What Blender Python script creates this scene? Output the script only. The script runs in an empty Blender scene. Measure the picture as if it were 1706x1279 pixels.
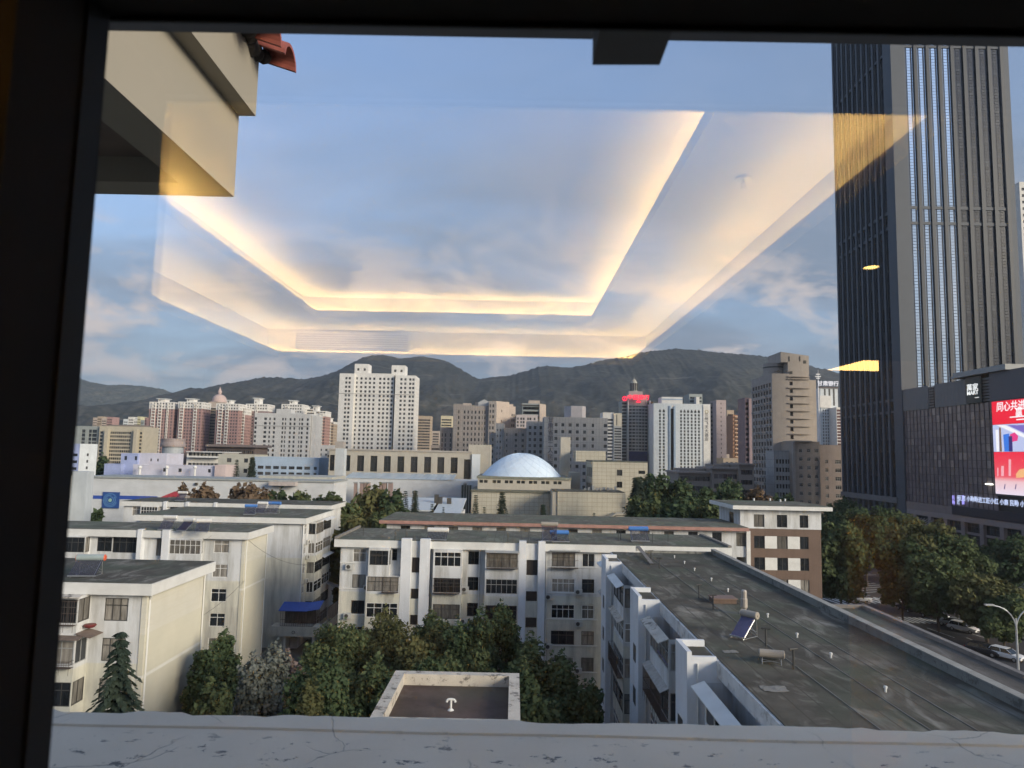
import bpy, bmesh, math, random
import numpy as np
from mathutils import Matrix, Vector

rnd = random.Random(7)
C = bpy.context.scene.collection
SC = bpy.context.scene
R_ = math.radians

# ------------------------------------------------------------------ camera
F = 1183.0
EYE = Vector((0.0, 0.0, 27.0))
CAMR = (Matrix.Rotation(R_(0.32), 3, 'Z') @ Matrix.Rotation(R_(95.67), 3, 'X') @ Matrix.Rotation(R_(1.2), 3, 'Z'))
cam = bpy.data.cameras.new('camera')
cam.sensor_width = 36.0
cam.lens = 36.0 * F / 1706.0
cam.clip_start = 0.02
cam.clip_end = 30000.0
cam.dof.use_dof = True
cam.dof.focus_distance = 70.0
cam.dof.aperture_fstop = 7.5
camo = bpy.data.objects.new('camera', cam)
camo.matrix_world = Matrix.Translation(EYE) @ CAMR.to_4x4()
C.objects.link(camo)
SC.camera = camo


def P(px, py, Y):
    """surveyed point: the spot seen at photo position px, py that lies Y metres in front of the window wall"""
    d = CAMR @ Vector((px - 853.0, 639.5 - py, -F))
    return EYE + d * (Y / d.y)


def PZ(px, py, z):
    d = CAMR @ Vector((px - 853.0, 639.5 - py, -F))
    return EYE + d * ((z - EYE.z) / d.z)


# ------------------------------------------------------------------ sky, sun, exposure
SUN_AZ = R_(127.0)     # clockwise from +Y
SUN_EL = R_(17.0)
SKY_STRENGTH = 0.07
SUN_STRENGTH = 1.25
EXPOSURE = 2.2
world = bpy.data.worlds.new('World')
SC.world = world
world.use_nodes = True
wn, wl = world.node_tree.nodes, world.node_tree.links
wn.clear()


def nd(nodes, kind, **kw):
    n = nodes.new(kind)
    for k, v in kw.items():
        if k in n.inputs.keys() if isinstance(k, str) else False:
            n.inputs[k].default_value = v
        else:
            setattr(n, k, v)
    return n


def ramp(nodes, stops, interp='LINEAR'):
    r = nodes.new('ShaderNodeValToRGB')
    r.color_ramp.interpolation = interp
    e = r.color_ramp.elements
    while len(e) > 1:
        e.remove(e[0])
    for i, (p, c) in enumerate(stops):
        x = e[0] if i == 0 else e.new(p)
        x.position = p
        x.color = (c[0], c[1], c[2], 1) if len(c) == 3 else c
    return r


def build_sky():
    out = wn.new('ShaderNodeOutputWorld')
    bg = wn.new('ShaderNodeBackground')
    bg.inputs['Strength'].default_value = SKY_STRENGTH
    sky = wn.new('ShaderNodeTexSky')
    sky.sky_type = 'NISHITA'
    sky.sun_disc = False
    sky.sun_elevation = SUN_EL
    sky.sun_rotation = SUN_AZ
    sky.altitude = 1500
    sky.air_density = 1.3
    sky.dust_density = 0.6
    sky.ozone_density = 2.0
    tc = wn.new('ShaderNodeTexCoord')
    sep = wn.new('ShaderNodeSeparateXYZ')
    wl.new(tc.outputs['Generated'], sep.inputs[0])

    def m(op, a, b=None, c=None, clamp=False):
        n = wn.new('ShaderNodeMath')
        n.operation = op
        n.use_clamp = clamp
        for i, v in enumerate((a, b, c)):
            if v is None:
                continue
            if isinstance(v, (int, float)):
                n.inputs[i].default_value = v
            else:
                wl.new(v, n.inputs[i])
        return n.outputs[0]
    # cloud deck seen in perspective: direction projected on a plane overhead
    zc = m('MAXIMUM', sep.outputs['Z'], 0.0)
    zz = m('ADD', zc, 0.09)
    u = m('DIVIDE', sep.outputs['X'], zz)
    v = m('DIVIDE', sep.outputs['Y'], zz)
    comb = wn.new('ShaderNodeCombineXYZ')
    wl.new(u, comb.inputs[0])
    wl.new(v, comb.inputs[1])

    def noise(scale, detail, rough, off, stretch=(1, 1, 1), vec=None):
        mp = wn.new('ShaderNodeMapping')
        mp.inputs['Location'].default_value = off
        mp.inputs['Scale'].default_value = stretch
        wl.new(vec or comb.outputs[0], mp.inputs[0])
        n = wn.new('ShaderNodeTexNoise')
        n.inputs['Scale'].default_value = scale
        n.inputs['Detail'].default_value = detail
        n.inputs['Roughness'].default_value = rough
        n.inputs['Distortion'].default_value = 0.4
        wl.new(mp.outputs[0], n.inputs['Vector'])
        return n.outputs['Fac']
    n1 = noise(0.55, 8, 0.55, (3.1, 0.4, 0), (0.8, 1.2, 1))
    n2 = noise(2.3, 7, 0.6, (7.7, 2.4, 0), (0.9, 1.0, 1))
    # low puffs hugging the ridge: plain direction space, stretched sideways
    n3 = noise(7.5, 10, 0.60, (1.9, 5.1, 2.6), (1.0, 1.0, 2.3), tc.outputs['Generated'])
    deck = ramp(wn, [(0.38, (0, 0, 0)), (0.57, (1, 1, 1))])
    wl.new(n1, deck.inputs[0])
    wisps = ramp(wn, [(0.47, (0, 0, 0)), (0.75, (1, 1, 1))])
    wl.new(n2, wisps.inputs[0])
    puffs = ramp(wn, [(0.50, (0, 0, 0)), (0.62, (1, 1, 1))])
    wl.new(n3, puffs.inputs[0])
    lowband = ramp(wn, [(0.0, (0, 0, 0)), (0.10, (0.75, 0.75, 0.75)), (0.17, (1, 1, 1)), (0.24, (0.6, 0.6, 0.6)), (0.33, (0, 0, 0))])
    wl.new(zc, lowband.inputs[0])
    midband = ramp(wn, [(0.0, (1, 1, 1)), (0.30, (0.85, 0.85, 0.85)), (0.55, (0.28, 0.28, 0.28)), (0.75, (0.8, 0.8, 0.8)), (1.0, (0.85, 0.85, 0.85))])
    wl.new(zc, midband.inputs[0])
    fdeck = m('MULTIPLY', deck.outputs[0], midband.outputs[0])
    fdeck = m('MULTIPLY', fdeck, 0.95)
    fw = m('MULTIPLY', wisps.outputs[0], midband.outputs[0])
    fw = m('MULTIPLY', fw, 0.26)
    fp = m('MULTIPLY', puffs.outputs[0], lowband.outputs[0])
    fp = m('MULTIPLY', fp, 0.95)

    def mix(fac, a, col):
        n = wn.new('ShaderNodeMix')
        n.data_type = 'RGBA'
        wl.new(fac, n.inputs['Factor'])
        wl.new(a, n.inputs[6])
        if isinstance(col, tuple):
            n.inputs[7].default_value = (*col, 1)
        else:
            wl.new(col, n.inputs[7])
        return n.outputs[2]
    base = wn.new('ShaderNodeMix')
    base.data_type = 'RGBA'
    base.blend_type = 'MULTIPLY'
    base.inputs['Factor'].default_value = 1.0
    wl.new(sky.outputs[0], base.inputs[6])
    base.inputs[7].default_value = (*SKY_TINT, 1)
    k = CLOUD_GAIN
    bank = ramp(wn, [(0.0, (.88, .88, .88)), (0.12, (.80, .80, .80)), (0.30, (.48, .48, .48)), (0.6, (.15, .15, .15))])
    wl.new(zc, bank.inputs[0])
    c0 = mix(bank.outputs[0], base.outputs[2], (0.74 * k, 0.96 * k, 1.34 * k))
    c1 = mix(fdeck, c0, (0.88 * k, 1.05 * k, 1.38 * k))
    c2 = mix(fw, c1, (2.0 * k, 2.15 * k, 2.6 * k))
    c3 = mix(fp, c2, (2.9 * k, 2.45 * k, 2.3 * k))
    wl.new(c3, bg.inputs['Color'])
    wl.new(bg.outputs[0], out.inputs[0])


SKY_TINT = (1.0, 0.93, 1.02)
CLOUD_GAIN = 1.0
build_sky()

sl = bpy.data.lights.new('sun', 'SUN')
sl.energy = SUN_STRENGTH
sl.angle = R_(22.0)
sl.color = (1.0, 0.85, 0.66)
so = bpy.data.objects.new('sun', sl)
sd = Vector((math.sin(SUN_AZ) * math.cos(SUN_EL), math.cos(SUN_AZ) * math.cos(SUN_EL), math.sin(SUN_EL)))
so.rotation_euler = sd.to_track_quat('Z', 'Y').to_euler()
so.location = (60, 100, 200)
C.objects.link(so)
vs = SC.view_settings
vs.view_transform = 'Standard'
vs.look = 'None'
vs.exposure = EXPOSURE
vs.gamma = 1.0
vs.use_curve_mapping = False
SC.render.engine = 'CYCLES'
cy = SC.cycles
cy.use_denoising = True
cy.max_bounces = 7
cy.diffuse_bounces = 3
cy.glossy_bounces = 3
cy.transmission_bounces = 4
cy.transparent_max_bounces = 12
cy.caustics_reflective = False
cy.caustics_refractive = False
cy.sample_clamp_indirect = 6.0

# ------------------------------------------------------------------ materials
MATS = {}


def base_mat(name):
    m = bpy.data.materials.new(name)
    m.use_nodes = True
    n, l = m.node_tree.nodes, m.node_tree.links
    b = n['Principled BSDF']
    MATS[name] = m
    return m, n, l, b


def col_noise(n, l, col, amount, scale, vec, detail=6, rough=0.6):
    """returns a colour socket: col varied by noise"""
    t = n.new('ShaderNodeTexNoise')
    t.inputs['Scale'].default_value = scale
    t.inputs['Detail'].default_value = detail
    t.inputs['Roughness'].default_value = rough
    if vec is not None:
        l.new(vec, t.inputs['Vector'])
    r = ramp(n, [(0.3, tuple(c * (1 - amount) for c in col)), (0.7, tuple(min(1, c * (1 + amount * 0.6)) for c in col))])
    l.new(t.outputs['Fac'], r.inputs[0])
    return r.outputs[0]


def mixcol(n, l, fac, a, b, blend='MIX'):
    x = n.new('ShaderNodeMix')
    x.data_type = 'RGBA'
    x.blend_type = blend
    for sock, v in ((x.inputs['Factor'], fac), (x.inputs[6], a), (x.inputs[7], b)):
        if isinstance(v, (int, float)):
            sock.default_value = v
        elif isinstance(v, tuple):
            sock.default_value = (*v[:3], 1)
        else:
            l.new(v, sock)
    return x.outputs[2]


def pos(n):
    return n.new('ShaderNodeNewGeometry').outputs['Position']


def mapped(n, l, vec, scale, loc=(0, 0, 0), rot=(0, 0, 0)):
    m = n.new('ShaderNodeMapping')
    m.inputs['Scale'].default_value = scale
    m.inputs['Location'].default_value = loc
    m.inputs['Rotation'].default_value = rot
    l.new(vec, m.inputs[0])
    return m.outputs[0]


def plain(name, col, rough=0.6, metal=0.0, var=0.10, scale=1.5, spec=0.5, bump=0.0):
    if name in MATS:
        return MATS[name]
    m, n, l, b = base_mat(name)
    b.inputs['Roughness'].default_value = rough
    b.inputs['Metallic'].default_value = metal
    b.inputs['Specular IOR Level'].default_value = spec
    p = pos(n)
    l.new(col_noise(n, l, col, var, scale, p), b.inputs['Base Color'])
    if bump:
        t = n.new('ShaderNodeTexNoise')
        t.inputs['Scale'].default_value = scale * 6
        l.new(p, t.inputs['Vector'])
        bp = n.new('ShaderNodeBump')
        bp.inputs['Strength'].default_value = bump
        bp.inputs['Distance'].default_value = 0.02
        l.new(t.outputs['Fac'], bp.inputs['Height'])
        l.new(bp.outputs[0], b.inputs['Normal'])
    return m


def wall_mat(name, col, dirt=0.35, streak=(0.9, 0.9, 0.12), dcol=None, grid=None, rough=0.75, gridcol=None, bands=None):
    """painted or tiled facade with rain streaks and blotches; grid=(dx, dz, width) adds joint lines"""
    if name in MATS:
        return MATS[name]
    m, n, l, b = base_mat(name)
    p = pos(n)
    dcol = dcol or tuple(c * 0.45 for c in col)
    c0 = col_noise(n, l, col, 0.10, 0.35, p)
    if bands:
        bz = n.new('ShaderNodeSeparateXYZ')
        l.new(p, bz.inputs[0])
        dv = n.new('ShaderNodeMath')
        dv.operation = 'DIVIDE'
        dv.inputs[1].default_value = 20.0
        l.new(bz.outputs[2], dv.inputs[0])
        br = ramp(n, [(z / 20.0, c) for z, c in bands], 'CONSTANT')
        l.new(dv.outputs[0], br.inputs[0])
        c0 = mixcol(n, l, 1.0, col_noise(n, l, (1, 1, 1), 0.12, 0.35, p), br.outputs[0], 'MULTIPLY')
    st = n.new('ShaderNodeTexNoise')
    st.inputs['Scale'].default_value = 1.3
    st.inputs['Detail'].default_value = 7
    st.inputs['Roughness'].default_value = 0.65
    l.new(mapped(n, l, p, streak), st.inputs['Vector'])
    r = ramp(n, [(0.43, (0, 0, 0)), (0.72, (1, 1, 1))])
    l.new(st.outputs['Fac'], r.inputs[0])
    mm = n.new('ShaderNodeMath')
    mm.operation = 'MULTIPLY'
    mm.inputs[1].default_value = dirt
    l.new(r.outputs[0], mm.inputs[0])
    c1 = mixcol(n, l, mm.outputs[0], c0, dcol)
    if grid:
        dx, dz, w = grid
        sp = n.new('ShaderNodeSeparateXYZ')
        l.new(p, sp.inputs[0])
        sm = n.new('ShaderNodeMath')
        sm.operation = 'ADD'
        l.new(sp.outputs[0], sm.inputs[0])
        l.new(sp.outputs[1], sm.inputs[1])
        facs = []
        for s, d in ((sm.outputs[0], dx), (sp.outputs[2], dz)):
            md = n.new('ShaderNodeMath')
            md.operation = 'PINGPONG'
            md.inputs[1].default_value = d / 2
            l.new(s, md.inputs[0])
            lt = n.new('ShaderNodeMath')
            lt.operation = 'LESS_THAN'
            lt.inputs[1].default_value = w / 2
            l.new(md.outputs[0], lt.inputs[0])
            facs.append(lt.outputs[0])
        mx = n.new('ShaderNodeMath')
        mx.operation = 'MAXIMUM'
        l.new(facs[0], mx.inputs[0])
        l.new(facs[1], mx.inputs[1])
        m2 = n.new('ShaderNodeMath')
        m2.operation = 'MULTIPLY'
        m2.inputs[1].default_value = 0.75
        l.new(mx.outputs[0], m2.inputs[0])
        c1 = mixcol(n, l, m2.outputs[0], c1, gridcol or tuple(c * 0.45 for c in col))
    l.new(c1, b.inputs['Base Color'])
    b.inputs['Roughness'].default_value = rough
    b.inputs['Specular IOR Level'].default_value = 0.3
    return m


def glass_mat(name, dark=(0.015, 0.018, 0.022), light=(0.16, 0.16, 0.15), share=0.35, rough=0.08):
    """window seen from outside: dark room or a drawn curtain behind, glossy on top"""
    m, n, l, b = base_mat(name)
    oi = n.new('ShaderNodeObjectInfo')
    ge = n.new('ShaderNodeNewGeometry')
    ad = n.new('ShaderNodeMath')
    ad.operation = 'ADD'
    l.new(oi.outputs['Random'], ad.inputs[0])
    l.new(ge.outputs['Random Per Island'], ad.inputs[1])
    fr = n.new('ShaderNodeMath')
    fr.operation = 'FRACT'
    l.new(ad.outputs[0], fr.inputs[0])
    r = ramp(n, [(0.0, dark), (1 - share, tuple(d * 1.6 for d in dark)), (1 - share + 0.03, tuple(0.4 * x for x in light)), (1.0, light)])
    l.new(fr.outputs[0], r.inputs[0])
    nz = n.new('ShaderNodeTexNoise')
    nz.inputs['Scale'].default_value = 3.0
    l.new(mapped(n, l, ge.outputs['Position'], (1.6, 1.6, 0.25)), nz.inputs['Vector'])
    rr = ramp(n, [(0.3, (0.55, 0.55, 0.55)), (0.7, (1.25, 1.25, 1.25))])
    l.new(nz.outputs['Fac'], rr.inputs[0])
    l.new(mixcol(n, l, 1.0, r.outputs[0], rr.outputs[0], 'MULTIPLY'), b.inputs['Base Color'])
    b.inputs['Roughness'].default_value = rough
    b.inputs['Specular IOR Level'].default_value = 0.6
    return m


def emit_mat(name, col, strength):
    if name in MATS:
        return MATS[name]
    m, n, l, b = base_mat(name)
    b.inputs['Base Color'].default_value = (*[c * 0.3 for c in col], 1)
    b.inputs['Emission Color'].default_value = (*col, 1)
    b.inputs['Emission Strength'].default_value = strength
    return m


def roof_mat(name, col, light, seam=1.0, green=0.0):
    """bitumen felt: seams, pale dried puddles and scuffs"""
    m, n, l, b = base_mat(name)
    p = pos(n)
    c0 = col_noise(n, l, col, 0.5, 0.4, p, 9, 0.7)
    t = n.new('ShaderNodeTexNoise')
    t.inputs['Scale'].default_value = 0.55
    t.inputs['Detail'].default_value = 9
    t.inputs['Roughness'].default_value = 0.62
    t.inputs['Distortion'].default_value = 1.2
    l.new(mapped(n, l, p, (1.0, 0.42, 1.0), rot=(0, 0, R_(24))), t.inputs['Vector'])
    r = ramp(n, [(0.52, (0, 0, 0)), (0.70, (0.8, 0.8, 0.8))])
    l.new(t.outputs['Fac'], r.inputs[0])
    c1 = mixcol(n, l, r.outputs[0], c0, light)
    t2 = n.new('ShaderNodeTexNoise')
    t2.inputs['Scale'].default_value = 0.23
    t2.inputs['Detail'].default_value = 5
    l.new(mapped(n, l, p, (1, 1, 1), loc=(9, 3, 0)), t2.inputs['Vector'])
    r2 = ramp(n, [(0.45, (0, 0, 0)), (0.65, (0.6, 0.6, 0.6))])
    l.new(t2.outputs['Fac'], r2.inputs[0])
    c1 = mixcol(n, l, r2.outputs[0], c1, (col[0] * 0.85, col[1] * 1.12, col[2] * 0.95))
    if seam:
        sp = n.new('ShaderNodeSeparateXYZ')
        l.new(p, sp.inputs[0])
        md = n.new('ShaderNodeMath')
        md.operation = 'PINGPONG'
        md.inputs[1].default_value = seam / 2
        l.new(sp.outputs[0], md.inputs[0])
        lt = n.new('ShaderNodeMath')
        lt.operation = 'LESS_THAN'
        lt.inputs[1].default_value = 0.03
        l.new(md.outputs[0], lt.inputs[0])
        c1 = mixcol(n, l, lt.outputs[0], c1, tuple(c * 0.72 for c in col))
    l.new(c1, b.inputs['Base Color'])
    b.inputs['Roughness'].default_value = 0.9
    b.inputs['Specular IOR Level'].default_value = 0.12
    bp = n.new('ShaderNodeBump')
    bp.inputs['Strength'].default_value = 0.25
    bp.inputs['Distance'].default_value = 0.03
    l.new(t.outputs['Fac'], bp.inputs['Height'])
    l.new(bp.outputs[0], b.inputs['Normal'])
    return m


W_FLAT = wall_mat('flat_white_paint', (0.66, 0.67, 0.67), 0.9, dcol=(0.31, 0.305, 0.28), bands=[(0, (0.64, 0.62, 0.54)), (9.2, (0.67, 0.655, 0.565)), (12.1, (0.66, 0.675, 0.69))])
W_CREAM = wall_mat('gable_cream_paint', (0.62, 0.59, 0.49), 0.3, streak=(0.5, 0.5, 0.2), dcol=(0.52, 0.48, 0.38), grid=(400, .52, .035), gridcol=(0.55, 0.52, 0.42), bands=[(0, (0.60, 0.575, 0.48)), (11.05, (0.72, 0.71, 0.66)), (11.3, (0.62, 0.595, 0.49)), (14.0, (0.64, 0.62, 0.54))])
W_TRIM = plain('white_trim_paint', (0.66, 0.66, 0.64), 0.6, var=0.12, scale=0.8)
W_SHAFT = wall_mat('stair_shaft_paint', (0.70, 0.72, 0.75), 0.40, dcol=(0.42, 0.42, 0.42))
BROWN_TILE = wall_mat('brown_facing_tile', (0.165, 0.115, 0.092), 0.35, grid=(0.25, 0.12, 0.015))
RED_FASCIA = plain('faded_red_fascia', (0.36, 0.20, 0.17), 0.7, var=0.25)
BEIGE_TILE = wall_mat('beige_cladding_tile', (0.47, 0.44, 0.36), 0.18, grid=(1.2, 1.0, 0.08))
BEIGE_PLAIN = wall_mat('beige_stone_wall', (0.45, 0.42, 0.36), 0.22)
GREY_CLAD = wall_mat('grey_stone_wall', (0.34, 0.31, 0.29), 0.2, grid=(1.5, 3.4, 0.12))
GREY_PALE = wall_mat('pale_grey_cladding', (0.40, 0.40, 0.40), 0.2, grid=(1.6, 3.4, 0.12))
PEACH = wall_mat('peach_wall', (0.50, 0.42, 0.36), 0.2)  # also carries warm sunlight put into the hospital's lit blocks
PINK = wall_mat('pink_brick_wall', (0.40, 0.255, 0.235), 0.2)
WHITE_FAR = wall_mat('white_tower_paint', (0.74, 0.72, 0.68), 0.12)
WHITE_COOL = wall_mat('cool_white_cladding', (0.66, 0.70, 0.72), 0.1)
LILAC = wall_mat('lilac_blue_paint', (0.36, 0.42, 0.66), 0.15)
LILAC_PALE = wall_mat('pale_lilac_paint', (0.56, 0.56, 0.66), 0.15)
BLUE_PALE = wall_mat('pale_blue_cladding', (0.38, 0.48, 0.60), 0.2)
GREEN_GREY = wall_mat('grey_green_cladding', (0.33, 0.36, 0.35), 0.15)
TAN = wall_mat('tan_wall', (0.42, 0.34, 0.26), 0.15)
ORANGE = wall_mat('orange_brown_wall', (0.42, 0.24, 0.15), 0.15)
HALL_WHITE = wall_mat('hall_white_sheet', (0.58, 0.60, 0.62), 0.25, streak=(0.15, 0.15, 0.5))
CONCRETE = plain('bare_concrete', (0.40, 0.39, 0.37), 0.85, var=0.25, scale=2.5, bump=0.3)
ROOF_BROWN = roof_mat('dark_bitumen_roof', (0.104, 0.096, 0.082), (0.31, 0.295, 0.26))
ROOF_GREEN = roof_mat('green_grey_roof', (0.142, 0.138, 0.115), (0.30, 0.29, 0.25))
ROOF_GREY = roof_mat('grey_slab_roof', (0.12, 0.12, 0.115), (0.24, 0.24, 0.23), 0)
SKYLIGHT = plain('pale_translucent_sheet', (0.50, 0.58, 0.63), 0.35, var=0.15, scale=0.3)
GLASS_NEAR = glass_mat('flat_window_glass', share=0.55, light=(0.30, 0.28, 0.25))
GLASS_FAR = glass_mat('far_window_glass', dark=(0.022, 0.025, 0.030), light=(0.12, 0.125, 0.13), share=0.4, rough=0.15)
GLASS_DARK = glass_mat('dark_hall_glass', dark=(0.02, 0.022, 0.022), light=(0.05, 0.05, 0.05), share=0.3, rough=0.12)
FRAME_W = plain('white_window_frame', (0.70, 0.70, 0.69), 0.4, var=0.06)
FRAME_D = plain('dark_window_frame', (0.06, 0.058, 0.055), 0.5, var=0.2)
FRAME_G = plain('grey_window_frame', (0.30, 0.31, 0.31), 0.45, var=0.12)
RUST = plain('rusty_iron', (0.085, 0.062, 0.052), 0.7, var=0.4, scale=6)
STEEL = plain('galvanised_steel', (0.50, 0.51, 0.52), 0.35, 0.8, var=0.15)
TANK_W = plain('white_enamel_tank', (0.66, 0.65, 0.62), 0.35, var=0.10)
TANK_B = plain('blue_enamel_tank', (0.07, 0.20, 0.52), 0.3, var=0.1)
TANK_G = plain('grey_green_tank', (0.30, 0.36, 0.36), 0.4, var=0.15)
TANK_BEIGE = plain('beige_tank', (0.36, 0.32, 0.27), 0.45, var=0.15)
CAP_RED = plain('orange_red_cap', (0.70, 0.13, 0.06), 0.4, var=0.08)
TUBE = plain('vacuum_tube_glass', (0.035, 0.035, 0.07), 0.15, var=0.2)
TUBE_BLUE = plain('blue_collector_glass', (0.12, 0.125, 0.25), 0.35, var=0.2)
BARK = plain('tree_bark', (0.075, 0.058, 0.045), 0.9, var=0.3, scale=4)
PIPE_W = plain('white_plastic_pipe', (0.70, 0.70, 0.68), 0.4, var=0.06)
PIPE_D = plain('dark_iron_pipe', (0.05, 0.05, 0.048), 0.6, var=0.2)


def leaf_mat(name, c1, c2, scale=0.5, trans=0.25):
    m, n, l, b = base_mat(name)
    n.remove(b)
    out = n['Material Output']
    ge = n.new('ShaderNodeNewGeometry')
    t = n.new('ShaderNodeTexNoise')
    t.inputs['Scale'].default_value = scale
    t.inputs['Detail'].default_value = 4
    l.new(ge.outputs['Position'], t.inputs['Vector'])
    ad = n.new('ShaderNodeMath')
    ad.operation = 'MULTIPLY_ADD'
    ad.inputs[1].default_value = 0.45
    l.new(ge.outputs['Random Per Island'], ad.inputs[0])
    mu = n.new('ShaderNodeMath')
    mu.operation = 'MULTIPLY_ADD'
    mu.inputs[1].default_value = 1.4
    mu.inputs[2].default_value = -0.42
    l.new(t.outputs['Fac'], mu.inputs[0])
    l.new(mu.outputs[0], ad.inputs[2])
    r = ramp(n, [(0.0, c1), (1.0, c2)])
    l.new(ad.outputs[0], r.inputs[0])
    d = n.new('ShaderNodeBsdfDiffuse')
    tr = n.new('ShaderNodeBsdfTranslucent')
    mx = n.new('ShaderNodeMixShader')
    mx.inputs[0].default_value = trans
    l.new(r.outputs[0], d.inputs['Color'])
    l.new(r.outputs[0], tr.inputs['Color'])
    l.new(d.outputs[0], mx.inputs[1])
    l.new(tr.outputs[0], mx.inputs[2])
    l.new(mx.outputs[0], out.inputs[0])
    return m


LEAF_DARK = leaf_mat('dark_green_leaves', (0.037, 0.059, 0.034), (0.104, 0.146, 0.076))
LEAF_GREEN = leaf_mat('green_leaves', (0.055, 0.081, 0.041), (0.152, 0.183, 0.091))
LEAF_YEL = leaf_mat('yellowing_leaves', (0.071, 0.081, 0.039), (0.195, 0.193, 0.091))
LEAF_SILVER = leaf_mat('silver_leaves', (0.085, 0.102, 0.088), (0.225, 0.24, 0.215))
LEAF_RUST = leaf_mat('russet_leaves', (0.091, 0.071, 0.051), (0.232, 0.165, 0.116))
LEAF_PINK = leaf_mat('dusky_pink_leaves', (0.134, 0.110, 0.104), (0.293, 0.232, 0.220))
LEAF_FIR = leaf_mat('fir_needles', (0.027, 0.044, 0.037), (0.081, 0.107, 0.081))

# ------------------------------------------------------------------ mesh builder and tagging
ORG = {}


def tag(o, label=None, cat=None, group=None, kind=None):
    for k, v in (('label', label), ('category', cat), ('group', group), ('kind', kind)):
        if v:
            o[k] = v
    return o


def thing(name, label, cat, loc=(0, 0, 0), group=None):
    o = bpy.data.objects.new(name, None)
    o.empty_display_size = 0.5
    o.location = loc
    C.objects.link(o)
    ORG[o.name] = Vector(loc)
    return tag(o, label, cat, group)


def link(name, me, parent=None, loc=None, rotz=0.0):
    o = bpy.data.objects.new(name, me)
    C.objects.link(o)
    if parent is not None:
        o.parent = parent
    if loc is not None:
        o.location = Vector(loc) - (ORG.get(parent.name, Vector()) if parent is not None else Vector())
    o.rotation_euler.z = rotz
    ORG[o.name] = Vector(loc) if loc is not None else (ORG.get(parent.name, Vector()) if parent is not None else Vector())
    return o


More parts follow.
